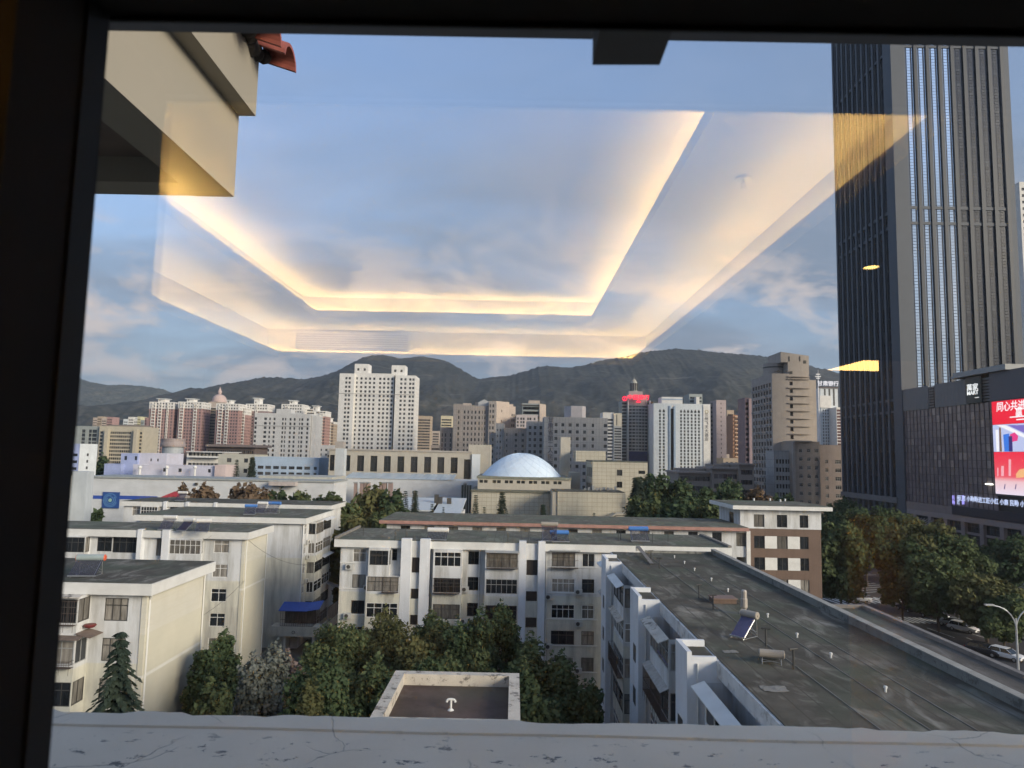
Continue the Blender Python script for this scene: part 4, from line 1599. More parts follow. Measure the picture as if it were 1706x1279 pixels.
    o = bpy.data.objects.new('round_vent', me)
    C.objects.link(o)
    o.parent = u

    # --- fourth block behind
    y0, y1 = 124.0, 134.0

    def z8b(x, py=850):
        return P(100 + x / 8.525, py, y0).x
    x0, xe = z8b(905), P(549, 845, y0).x
    t = thing('apartment_block', 'rearmost white flats on the left, only the top storey showing', 'apartment block', (x0, y0, 0))
    w = MB()
    holes, wins = [], []
    for (a, b, st, fr) in ((1025, 1135, 'two', FRAME_W), (1560, 1780, 'plain', FRAME_D), (1850, 2150, 'four', FRAME_D), (2330, 2480, 'two', FRAME_D)):
        for s in SILLS:
            holes.append((z8b(a), z8b(b), s - .1, s + 1.5))
            wins.append((z8b(a), z8b(b), s - .1, 1.6, st, fr))
    facade_S(w, x0, xe, y0, holes)
    facade_W(w, x0, y0, y1, [])
    facade_E(w, xe, y0, y1, [])
    for a, b, s, h, st, fr in wins:
        window(t, (a + b) / 2, y0 + .1, s, b - a, h, 'S', st, fr)
    bay_S(t, w, z8b(1180), z8b(1425), y0, .9, SILLS, 1.7, .08, .5, True, ('six', 'four'), [FRAME_W, FRAME_D])
    w.build('wall', W_FLAT, t)
    for a, b in ((1488, 1530), (1800, 1842), (2200, 2235)):
        m = MB()
        m.box(z8b(a), z8b(b), y0 - .7, y0 + .02, 0, RZ + .12)
        m.build('rib', W_SHAFT, t)
    flat_roof(t, x0, xe, y0, y1, .5, ROOF_BROWN)
    # --- narrow gable at the far left edge
    Yb = 132.0
    a, b, c = P(121, 785, Yb), P(146, 785, Yb), P(157, 785, Yb)
    t = thing('apartment_block', 'flats at the far left edge showing a blank two tone gable strip', 'apartment block', (a.x, Yb, 0))
    m = MB()
    shell(m, a.x - 26, a.x, Yb - 6, Yb + 1.9, 0, a.z - .8, {'S': [(26 - 2.4 - 3 * k, 26 - .7 - 3 * k, a.z - 3 - 2.8 * q, a.z - 1.5 - 2.8 * q) for k in range(5) for q in range(6)]}, .3)
    m.build('wall', W_FLAT, t)
    m = MB()
    for q in range(6):
        for k in range(5):
            m.box(a.x - 2.4 - 3 * k, a.x - .7 - 3 * k, Yb - 5.7, Yb - 5.66, a.z - 3 - 2.8 * q, a.z - 1.5 - 2.8 * q)
    m.build('windows', GLASS_NEAR, t, kind='stuff')
    m = MB()
    m.box(a.x + .005, b.x, Yb, Yb + 2.1, 0, a.z)
    m.build('gable_wall', wall_mat('grey_gable_strip', (0.44, 0.48, 0.52), .3), t)
    m = MB()
    m.box(a.x - 26.4, a.x - .1, Yb - 6.3, Yb + 1.8, a.z - .79, a.z + .05)
    m.build('roof', ROOF_GREY, t)


build_mid_block()
build_side_block()
build_left_blocks()


def cable(a, b, sag, label, r=.016):
    m = MB()
    a, b = Vector(a), Vector(b)
    m.path([a.lerp(b, k / 14) - Vector((0, 0, sag * 4 * (k / 14) * (1 - k / 14))) for k in range(15)], r, 4)
    m.build('cable', PIPE_D, None, label, 'cable', 'cables between the flats', loc=a)


cable((-30.0, 81.4, 16.9), (-18.5, 77.0, 15.6), 1.6, 'black cable slung from the second left flats to the middle flats')
cable((-25.3, 50.6, 13.5), (-30.2, 82.0, 12.2), .8, 'black cable slung between the nearest and second left flats')
cable((-28.0, 100.5, 14.5), (-19.0, 77.5, 12.5), 1.2, 'black cable slung from the third left flats to the middle flats')
cable((-34.0, 81.3, 17.2), (-41.0, 81.2, 13.3), .5, 'thin black cable looping across the second left facade', .014)


# ------------------------------------------------------------------ roof furniture
def solar_heater(loc, rot, label, tank=TANK_W, cap=None, tubes=TUBE, s=1.0, length=1.8, lean=1.25, tilt=0.0):
    t = thing('solar_water_heater', label, 'water heater', loc, 'rooftop solar water heaters')
    t.rotation_euler = (tilt, 0, rot)
    t.scale = (s, s, s)
    L = length / 2
    O = ORG[t.name]

    def bld(m, name, mat, par=None, smooth=False):
        me = m.mesh(name, mat, (0, 0, 0), smooth)
        o = bpy.data.objects.new(name, me)
        C.objects.link(o)
        o.parent = par or t
        return o
    m = MB()
    m.tube((-L, 0.25, lean + .22), (L, 0.25, lean + .22), .235, 16, cap=False)
    bld(m, 'tank', tank)
    for s_ in (-1, 1):
        m = MB()
        m.tube((s_ * L, 0.25, lean + .22), (s_ * (L + .05), 0.25, lean + .22), .245, 16, .20)
        m.tube((s_ * (L + .05), 0.25, lean + .22), (s_ * (L + .09), 0.25, lean + .22), .05, 8)
        bld(m, 'end_cap', cap or tank)
    n = 14
    tm = MB()
    tm.tube((0, 0.12, lean + .05), (0, -1.05, .14), .03, 6)
    me = tm.mesh('vacuum_tube', tubes)
    for k in range(n):
        o = bpy.data.objects.new('vacuum_tube', me)
        C.objects.link(o)
        o.parent = t
        o.location = (-L + .1 + (2 * L - .2) * k / (n - 1), 0, 0)
    m = MB()
    m.box(-L + .02, L - .02, -1.13, -1.03, .08, .17)
    bld(m, 'bottom_rail', STEEL)
    m = MB()
    for x in (-L * .8, L * .8):
        m.tube((x, .42, 0.0), (x, .32, lean), .022, 6)
        m.tube((x, -1.08, 0.0), (x, .16, lean), .022, 6)
        m.tube((x, .42, .04), (x, -1.08, .04), .018, 6)
        m.tube((x, .40, .30), (x, -.45, .62), .015, 5)
    m.tube((-L * .8, .41, .12), (L * .8, .33, lean - .1), .014, 5)
    m.tube((L * .8, .41, .12), (-L * .8, .33, lean - .1), .014, 5)
    bld(m, 'frame', STEEL)
    return t


def on_roof(px, py, dz=0.0):
    q = PZ(px, py, RZ + .03 + dz)
    return (q.x, q.y, RZ + .03 + dz)


solar_heater(on_roof(147, 958), R_(8), 'grey water heater tank with an orange red end on the nearest left roof', TANK_G, CAP_RED, TUBE, 1.0, 1.9, 1.0)
solar_heater(on_roof(281, 882), R_(0), 'white boxy water heater on a frame on the second left roof', TANK_W, None, TUBE, 1.0, 1.5, 1.15)
solar_heater(on_roof(312, 884), R_(-14), 'white water heater tilted towards the middle of the second left roof', TANK_W, None, TUBE, 1.0, 1.3, .95)
solar_heater(on_roof(338, 886), R_(12), 'white water heater with dark slanting tubes beside its tilted twin', TANK_W, None, TUBE, 1.0, 1.5, 1.0)
solar_heater(on_roof(417, 857), R_(10), 'blue water heater tank at the left of three on the third left roof', TANK_B, TANK_B, TUBE, 1.0, 1.6, 1.0)
solar_heater(on_roof(436, 855), R_(0), 'white water heater tank between two blue ones', TANK_W, None, TUBE, 1.0, 1.4, 1.25)
solar_heater(on_roof(456, 855), R_(-6), 'blue water heater tank at the right of three on the third left roof', TANK_B, TANK_B, TUBE, 1.0, 1.8, 1.25)
solar_heater(on_roof(303, 834), R_(0), 'small white water heater on the rearmost left roof by the russet trees', TANK_W, None, TUBE, 1.0, 1.6, 1.2)
solar_heater(on_roof(729, 899), R_(0), 'grey water heater with a black panel on the left of the long middle roof', TANK_W, None, TUBE, 1.1, 2.0, .7)
solar_heater(on_roof(915, 901), R_(-3), 'beige upright water heater standing by a blue tank on the middle roof', TANK_BEIGE, None, TUBE, 1.05, 1.7, 1.5)
solar_heater(on_roof(932, 902), R_(4), 'blue water heater beside the beige one on the middle roof', TANK_B, TANK_B, TUBE, 1.0, 2.0, .75)
solar_heater(on_roof(1064, 901), R_(0), 'blue water heater alone at the right end of the middle roof', TANK_B, TANK_B, TUBE, 1.1, 1.9, 1.0)
solar_heater(on_roof(1245, 1060), R_(-52), 'water heater with a long blue collector panel on the long right roof', TANK_BEIGE, None, TUBE_BLUE, .85, 1.1, 1.1)
solar_heater(on_roof(1285, 1104), R_(165), 'fallen beige water heater on bent legs on the long right roof', TANK_BEIGE, TANK_BEIGE, TUBE, .8, 1.3, .35)


def roof_bits():
    vm = MB()
    vm.tube((0, 0, 0), (0, 0, .22), .045, 10)
    vm.lathe([(0, .27), (.07, .25), (.08, .18), (.065, .18)], (0, 0, 0), 10)
    me = vm.mesh('vent_cap', PIPE_W)
    zs = [(558, 238), (615, 270), (672, 310), (768, 368), (862, 430), (956, 488), (1088, 575), (1255, 690), (1447, 805)]
    pts = [(960 + x / 3.41, 860 + y / 3.41) for x, y in zs] + [(1306 + 578 / 3.41, 860 + 1000 / 3.41)]
    ORD = ('first', 'second', 'third', 'fourth', 'fifth', 'sixth', 'seventh', 'eighth', 'ninth', 'tenth')
    for px, py in pts:
        o = link('roof_vent', me, None, on_roof(px, py, -.05))
        tag(o, 'short white roof vent, %s from the far end of the line' % ORD[pts.index((px, py))], 'vent', 'white vent caps along the long right roof')
    pm = MB()
    pm.tube((0, 0, 0), (0, 0, .95), .045, 8)
    pm.tube((-.22, 0, .90), (.22, 0, .90), .05, 8)
    pe = pm.mesh('vent_pipe', PIPE_D)
    for k, (x, y) in enumerate(((425, 252), (472, 298), (697, 465), (778, 530), (1078, 740), (1235, 870))):
        o = link('vent_pipe', pe, None, on_roof(960 + x / 3.41, 860 + y / 3.41, -.05), rnd.uniform(-.4, .4))
        tag(o, 'dark iron T vent pipe, %s from the far end of the long right roof' % ORD[k], 'vent pipe', 'dark vent pipes on the long right roof')
    # rods and pipes on the other roofs
    rm = MB()
    rm.tube((0, 0, 0), (0, 0, 1.1), .035, 6)
    re_ = rm.mesh('roof_rod', PIPE_D)
    for k, (px, py) in enumerate(((605, 893), (658, 900), (676, 897), (846, 905), (880, 905), (1030, 901), (1034, 899), (1113, 903), (1087, 905))):
        o = link('roof_rod', re_, None, on_roof(px, py))
        tag(o, 'thin dark rod on the middle roof, %s of nine' % ORD[k], 'rod', 'rods on the middle roof')
    q = on_roof(1204, 1003, -.05)
    t = thing('roof_hatch', 'low brown brick hatch on the long right roof', 'hatch', q)
    m = MB()
    m.box(q[0] - .75, q[0] + .75, q[1] - .55, q[1] + .55, q[2], q[2] + .28)
    m.build('body', BROWN_TILE, t)
    m = MB()
    m.box(q[0] - .82, q[0] + .82, q[1] - .62, q[1] + .62, q[2] + .281, q[2] + .35)
    m.build('lid', plain('brown_lid', (0.20, 0.14, 0.12), .8), t)
    q = on_roof(1240, 1024, -.05)
    t = thing('expansion_tank', 'small upright beige canister standing behind the blue collector', 'canister', q)
    m = MB()
    m.lathe([(.0, 1.5), (.12, 1.48), (.17, 1.4), (.17, 1.0), (.21, .95), (.21, .45), (.15, .4), (.10, 0)], q, 12)
    m.build('body', plain('dull_metal_canister', (0.42, 0.38, 0.34), .45, .3), t)
    # leaning plank
    q = on_roof(1076, 934, -.05)
    t = thing('plank', 'grey plank lying across a block near the far end of the long right roof', 'plank', q)
    m = MB()
    a, b = Vector(on_roof(1063, 917)), Vector(on_roof(1086, 940))
    d = (b - a)
    n = Vector((-d.y, d.x, 0)).normalized() * .18
    for z in (0,):
        A, B = a + Vector((0, 0, .45)), b + Vector((0, 0, .08))
        m.quad(A - n, B - n, B + n, A + n)
        m.quad(A - n - Vector((0, 0, .06)), A + n - Vector((0, 0, .06)), B + n - Vector((0, 0, .06)), B - n - Vector((0, 0, .06)))
        m.quad(A - n, A - n - Vector((0, 0, .06)), B - n - Vector((0, 0, .06)), B - n)
        m.quad(A + n, B + n, B + n - Vector((0, 0, .06)), A + n - Vector((0, 0, .06)))
    m.build('board', plain('grey_board', (0.20, 0.185, 0.17), .85, var=.3), t)
    m = MB()
    m.box(a.x - .2, a.x + .2, a.y - .2, a.y + .2, RZ - .01, RZ + .40)
    m.build('block', CONCRETE, t)
    # loose sheets left on the felt
    for (px, py, s, lab) in ((1290, 1148, .5, 'pale crumpled sheet lying on the near part of the long right roof'), (1217, 1086, .35, 'small pale sheet lying by the roof edge of the long right flats')):
        q = on_roof(px, py, -.045)
        m = MB()
        k = 7
        pts = [[(q[0] + s * (i / k - .5) * 2.2 + rnd.uniform(-.05, .05), q[1] + s * (j / k - .5) * 1.5 + rnd.uniform(-.06, .06), q[2] + .01 + rnd.uniform(0, .03)) for i in range(k + 1)] for j in range(k + 1)]
        for j in range(k):
            for i in range(k):
                m.quad(pts[j][i], pts[j][i + 1], pts[j + 1][i + 1], pts[j + 1][i])
        m.build('scrap_sheet', plain('dusty_sheet', (0.20, 0.195, 0.18), .8, var=.2), None, lab, 'sheet', loc=q)


roof_bits()
# ------------------------------------------------------------------ the city beyond the estate
def rowzs(row0, step, h, zmin=2.5):
    """row0: centre height of top row"""
    out = []
    z = row0
    while z - h / 2 > zmin:
        out.append((z - h / 2, z + h / 2))
        z -= step
    return out


def block(label, L, R, T, Y, D, wall, name='tower_block', cat='building', S=None, E=None, W=None, rot=0.0, roof=None, parapet=0.6, glass=None, group=None, recess=.35, singles=None, base=0.0, pyx=None):
    """box building whose front face stands Y metres off; L, R, T are surveyed photo positions of its front edges and top.
    S/E/W: dict(cols=[(centre px, width px)...] or n+w, row0=photo y of the top row, step=metres, h=metres)"""
    yx = pyx or T
    a, b = P(L, yx, Y), P(R, yx, Y)
    top = P((L + R) / 2, T, Y).z
    x0, x1, y0, y1 = a.x, b.x, Y, Y + D
    t = thing(name, label, cat, (x0, y0, base), group)
    holes = {}
    for s, d in (('S', S), ('E', E), ('W', W)):
        if not d:
            continue
        wid = (x1 - x0) if s == 'S' else D
        zs = rowzs(P((L + R) / 2, d['row0'], Y).z if 'row0' in d else top - d['drop'], d['step'], d['h'], base + 2.5)
        if 'zmin' in d:
            zs = [z for z in zs if z[0] > P((L + R) / 2, d['zmin'], Y).z]
        if 'cols' in d:
            cs = []
            for c, w in d['cols']:
                q = P(c, yx, Y).x - x0
                ww = w * Y / F
                cs.append((q - ww / 2, q + ww / 2))
        else:
            m_ = d.get('m', .8)
            cs = cols_even(m_, wid - m_, d['n'], d['w'])
        holes[s] = [(p, q, z0, z1) for p, q in cs if p > .05 and q < wid - .05 for z0, z1 in zs]
    m = MB()
    shell(m, x0, x1, y0, y1, base, top, holes, recess)
    m.build('wall', wall, t)
    if any(holes.values()):
        if singles:
            for s, hs in holes.items():
                for p, q, z0, z1 in hs:
                    if s == 'S':
                        window(t, x0 + (p + q) / 2, y0 + recess * .6, z0, q - p, z1 - z0, 'S', singles[0], singles[1], glass or GLASS_FAR)
                    elif s == 'E':
                        window(t, x1 - recess * .6, y0 + (p + q) / 2, z0, q - p, z1 - z0, 'E', singles[0], singles[1], glass or GLASS_FAR)
                    elif s == 'W':
                        window(t, x0 + recess * .6, y1 - (p + q) / 2, z0, q - p, z1 - z0, 'W', singles[0], singles[1], glass or GLASS_FAR)
        else:
            pm = MB()
            panes_for(pm, x0, x1, y0, y1, holes, recess * .9)
            pm.build('windows', glass or GLASS_FAR, t, kind='stuff')
    if parapet:
        m = MB()
        e = .25
        m.box(x0 - .05, x1 + .05, y0 - .05, y0 + e, top + .003, top + parapet)
        m.box(x0 - .05, x1 + .05, y1 - e, y1 + .05, top + .003, top + parapet)
        m.box(x0 - .05, x0 + e, y0 + e, y1 - e, top + .003, top + parapet)
        m.box(x1 - e, x1 + .05, y0 + e, y1 - e, top + .003, top + parapet)
        m.build('parapet', wall, t)
    if roof:
        m = MB()
        m.box(x0 + .3, x1 - .3, y0 + .3, y1 - .3, top + .004, top + .12)
        m.build('roof', roof, t)
    if rot:
        t.rotation_euler.z = rot
    return t, (x0, x1, y0, y1, top)


def part_box(t, name, L, R, T, B, Y, D, mat, kind=None):
    a, b = P(L, (T + B) / 2, Y), P(R, (T + B) / 2, Y)
    m = MB()
    m.box(a.x, b.x, Y, Y + D, P((L + R) / 2, B, Y).z, P((L + R) / 2, T, Y).z)
    return m.build(name, mat, t, kind=kind)


def z3(x, y=0): return (540 + x / 3.41, 560 + y / 3.41)
def zA(x, y=0): return (120 + x / 8.525, 640 + y / 8.525)
def zB(x, y=0): return (320 + x / 7.104, 640 + y / 7.104)
def zC(x, y=0): return (720 + x / 8.525, 650 + y / 8.525)
def zD(x, y=0): return (880 + x / 8.525, 650 + y / 8.525)
def zE(x, y=0): return (1020 + x / 8.525, 610 + y / 8.525)
def zF(x, y=0): return (1220 + x / 8.525, 580 + y / 8.525)
def zG(x, y=0): return (1220 + x / 8.525, 720 + y / 8.525)
def zM(x, y=0): return (770 + x / 5.018, 740 + y / 5.018)
def zH(x, y=0): return (540 + x / 5.687, 730 + y / 5.687)


# --- brown and white block and the long low building joined to it
def build_brown_block():
    Y, D = 105.0, 10.6
    a, b = P(1234, 900, Y), P(1368, 900, Y)
    x0, x1 = a.x, b.x
    zt = P(1300, 849, Y).z
    t = thing('office_block', 'brown tiled block with white top storey and white panels between its windows', 'office block', (x0, Y, 0))
    step = 118 / 3.41 * Y / F
    z_top = P(1300, 560 + (1050) / 3.41 + 0, Y).z       # centre of the top row
    hs, ps, wn_ = [], [], []

    def z4x(x): return P(960 + x / 3.41, 900, Y).x
    wc = [(1010, 1070), (1141, 1200), (1271, 1320)]
    for k in range(7):
        zc = P(1300, 867, Y).z - step * k
        for q, (l, r) in enumerate(wc):
            xa, xb = z4x(l), z4x(r)
            hs.append((xa - x0, xb - x0, zc - .98, zc + .82))
            wn_.append((xa, xb, zc - .98, 1.8))
            if k and q < 2:
                ps.append((xb + .03, z4x(wc[q + 1][0]) - .03, zc - .96, zc + .80))
    m = MB()
    zsplit = P(1300, 881, Y).z
    shell(m, x0, x1, Y, Y + D, 0, zsplit, {'S': [h for h in hs if h[3] < zsplit], 'W': [(2 + 3.4 * j, 3.6 + 3.4 * j, h, h + 1.6) for j in range(2) for h in (2, 5.2, 8.4)]}, .18)
    m.build('wall', BROWN_TILE, t)
    m = MB()
    lw = [h for h in hs if h[3] >= zsplit]
    shell(m, x0 - .05, x1 + .05, Y - .05, Y + D + .05, zsplit + .002, zt, {'S': [(h[0] + .05, h[1] + .05, h[2], h[3]) for h in lw], 'W': [(5.2, 7.6, lw[0][2] - .1, lw[0][3])]}, .18)
    m.build('upper_wall', W_FLAT, t)
    for xa, xb, z, h in wn_:
        window(t, (xa + xb) / 2, Y + .12, z, xb - xa, h, 'S', 'slide', FRAME_D)
    window(t, x0 + .12, Y + D - 6.35, lw[0][2] - .1, 2.4, 1.9, 'W', 'four', FRAME_D)
    pmesh = {}
    for xa, xb, za, zb in ps:
        m = MB()
        m.box(xa, xb, Y - .03, Y + .02, za, zb)
        m.build('panel', W_TRIM, t)
    m = MB()
    m.box(x0 - 1.4, x1 + 1.3, Y - 1.1, Y + D + .8, zt + .002, zt + .55)
    m.build('cornice', W_TRIM, t)
    m = MB()
    m.box(x0 - 1.2, x1 + 1.1, Y - .9, Y + D + .6, zt + .553, zt + .62)
    m.build('roof', ROOF_GREEN, t)
    m = MB()
    for (px, py) in ((1256, 834), (1300, 836), (1308, 835), (1283, 834)):
        q = PZ(px, py, zt + .6)
        m.tube((q.x, q.y, zt + .6), (q.x, q.y, zt + 1.0), .14, 8)
    m.build('vent', PIPE_W, t, kind='stuff')
    # long low wing
    Yl = 100.0
    l, r = P(644, 884, Yl), P(1243, 884, Yl)
    zr = P(900, 871, Yl).z
    Yb = Yl + 12.0
    u = thing('long_building', 'long low building with a faded red eave over white and dark window bands', 'building', (l.x, Yl, 0))
    m = MB()
    pitch = 3.3
    n = int((r.x - l.x) / pitch)
    pitch = (r.x - l.x) / n
    hh = []
    for k in range(n):
        for i in range(4):
            z = zr - 1.9 - 3.3 * i
            if z > .5:
                hh.append((k * pitch + 1.95, (k + 1) * pitch - .05, z - .7, z + 1.15))
    shell(m, l.x, r.x - .05, Yl, Yb, 0, zr - .45, {'S': hh}, .2)
    m.build('wall', W_FLAT, u)
    for (p, q, za, zb) in hh:
        if za > zr - 5:
            window(u, l.x + (p + q) / 2, Yl + .12, za, q - p, zb - za, 'S', 'slide', FRAME_D)
    m = MB()
    m.box(l.x - .9, r.x + .1, Yl - 1.0, Yb + .6, zr - .449, zr)
    m.build('fascia', RED_FASCIA, u)
    m = MB()
    m.box(l.x - .8, r.x + .05, Yl - .9, Yb + .5, zr + .003, zr + .06)
    m.build('roof', ROOF_GREEN, u)
    m = MB()
    m.box(r.x - .04, r.x + .5, Yl - .3, Yl + .9, 0, zr - .46)
    m.build('pier', W_TRIM, u)


build_brown_block()


# --- tiled museum with the shallow dome
def build_museum():
    Y = 182.0
    t = thing('museum', 'beige tiled hall with a pale blue shallow dome on a low drum', 'museum', (0, Y, 0))
    part_box(t, 'front_wall', zM(75)[0], zM(731)[0], zM(0, 405)[1], 900, Y, 30, BEIGE_TILE)
    a = part_box(t, 'lower_roof', zM(70)[0], zM(736)[0], zM(0, 388)[1], zM(0, 404)[1], Y - .25, 20, plain('greenish_roof_band', (0.13, 0.13, 0.10), .8, var=.3))
    Yd = Y + 5
    l, r = P(796, 800, Yd), P(951, 800, Yd)
    zt, zb = P(870, 798, Yd).z, P(870, 820, Yd).z
    m = MB()
    hs = []
    for c in (178, 288, 390, 490, 592, 695, 797):
        for d in (-19, 19):
            x = P(zM(c + d)[0], 803, Yd).x - l.x
            hs.append((x - .42 * 1.1, x + .42 * 1.1, P(870, 805.4, Yd).z, P(870, 800.6, Yd).z))
    shell(m, l.x, r.x, Yd, Yd + 24, zb - 4, zt, {'S': hs}, .25)
    m.build('drum', BEIGE_PLAIN, t)
    pm = MB()
    panes_for(pm, l.x, r.x, Yd, Yd + 24, {'S': hs}, .2)
    pm.build('windows', GLASS_DARK, t, kind='stuff')
    m = MB()
    m.box(l.x - .3, r.x + .2, Yd - .3, Yd + 24.3, zt + .003, zt + .55)
    m.build('cornice', plain('moss_cornice', (0.20, 0.21, 0.17), .8, var=.3), t)
    # dome: shallow cap, framed by ribs
    c = P(869, 797, Yd + 11)
    R = P(935, 797, Yd + 11).x - c.x
    H = P(869, 754.5, Yd + 11).z - (zt + .5)
    m = MB()
    prof = []
    nseg = 22
    for k in range(nseg + 1):
        s = k / nseg
        prof.append((R * (1 - s) if k < nseg else 0.001, H * (1 - (1 - s) ** 2.1)))
    m.lathe(prof, (c.x, Yd + 11.5, zt + .5), 72)
    dm, n, l_, b = base_mat('dome_membrane')
    p = pos(n)
    l_.new(col_noise(n, l_, (0.66, 0.77, 0.88), .10, .3, p), b.inputs['Base Color'])
    b.inputs['Roughness'].default_value = .42
    b.inputs['Specular IOR Level'].default_value = .7
    m.build('dome', dm, t, smooth=True)
    m = MB()

    def dp(r_, th):
        s = 1 - r_ / R
        return (c.x + r_ * math.cos(th), Yd + 11.5 + r_ * math.sin(th), zt + .5 + H * (1 - (1 - s) ** 2.1) + .015)
    for sgn in (1, -1):
        for k in range(20):
            th0 = 2 * math.pi * k / 20
            pts = [dp(R * (1 - .92 * q / 9), th0 + sgn * 1.1 * q / 9) for q in range(10)]
            m.path(pts, .05, 4)
    m.build('ribs', plain('dome_ribs', (0.50, 0.62, 0.76), .5), t, kind='stuff')
    # front-right box
    u = thing('museum_wing', 'low tiled box wing in front of the domed hall on its right', 'museum wing', (P(916, 830, Y).x, 170, 0))
    Yf = 172.0
    part_box(u, 'wall', zM(795)[0], zM(1366)[0], zM(0, 402)[1], 905, Yf, 12.5, BEIGE_TILE)
    o = part_box(u, 'side_wall', zM(752)[0], zM(794.3)[0], zM(0, 398)[1], 905, Yf + .3, 12.2, BEIGE_PLAIN)
    a, b = P(zM(760)[0], 820, Yf), P(zM(1366)[0], 820, Yf)
    z = P(980, zM(0, 400)[1], Yf).z
    m = MB()
    m.box(a.x + .1, b.x, Yf + .2, Yf + 12.2, z + .004, z + .1)
    m.build('roof', ROOF_BROWN, u)
    m = MB()
    for k in range(9):
        x = b.x - 9 + k * .95
        m.box(x, x + .6, Yf + 8 + rnd.random() * 2, Yf + 9 + rnd.random() * 2, z + .101, z + .5 + rnd.random() * .7)
    m.build('plant_boxes', FRAME_G, u, kind='stuff')
    m = MB()
    q0, q1, q2, q3 = P(1012, 866, 168), P(1026, 858, 168), P(1043, 858, 168), P(1052, 866, 168)
    for p_, q_ in ((q0, q1), (q1, q2), (q2, q3)):
        d = .35
        m.prism([(p_.x, p_.z), (q_.x, q_.z), (q_.x, q_.z + d), (p_.x, p_.z + d)], 'y', 168, 171.9)
    m.box(q1.x, q2.x, 168.4, 171.9, 0, q1.z - .01)
    m.build('stair_canopy', BEIGE_PLAIN, u)
    # right block
    v = thing('museum_annexe', 'tall tiled museum block right of the dome with two square windows', 'museum wing', (P(967, 800, 186).x, 186, 0))
    Yr = 186.0
    l, r = P(zM(1088)[0], 800, Yr), P(zM(1550)[0], 800, Yr)
    zt = P(1040, zM(0, 150)[1], Yr).z
    k = Yr / F / 5.018
    hs = [((1290 - 1088) * k, (1336 - 1088) * k, P(1030, zM(0, y1)[1], Yr).z, P(1030, zM(0, y0)[1], Yr).z) for y0, y1 in ((212, 262), (312, 362))]
    hs += [((1470 - 1088) * k, (1525 - 1088) * k, P(1030, zM(0, y1)[1], Yr).z, P(1030, zM(0, y0)[1], Yr).z) for y0, y1 in ((216, 244), (315, 335))]
    m = MB()
    shell(m, l.x, r.x, Yr, Yr + 16, 0, zt, {'S': hs, 'W': [(16 - 13.5 + j * 4.2, 16 - 10.2 + j * 4.2, z, z + 2.6) for j in range(3) for z in (zt - 4.2, zt - 8.4)]}, .3)
    m.build('wall', BEIGE_TILE, v)
    for p, q, za, zb in hs:
        window(v, l.x + (p + q) / 2, Yr + .2, za, q - p, zb - za, 'S', 'slide', FRAME_D, GLASS_DARK)
    for j in range(3):
        for z in (zt - 4.2, zt - 8.4):
            window(v, l.x + .2, Yr + 16 - (16 - 13.5 + j * 4.2 + 1.65), z, 3.3, 2.6, 'W', 'four', FRAME_G, GLASS_DARK)
    m = MB()
    m.box(l.x - .1, r.x + .1, Yr - .1, Yr + 16.1, zt + .003, zt + .3)
    m.build('roof', ROOF_GREY, v)
    part_box(v, 'upper_block', zM(950)[0], zM(1200)[0], zM(0, 55)[1], zM(0, 145)[1], Yr + 18, 8, BEIGE_TILE)
    part_box(v, 'pier', zM(822)[0], zM(904)[0], 728, 800, Yr + 26, 5, BEIGE_PLAIN)
    part_box(v, 'side_wing', zM(904)[0], zM(986)[0], zM(0, 235)[1], 830, Yr + 15, 8, BEIGE_PLAIN)


build_museum()


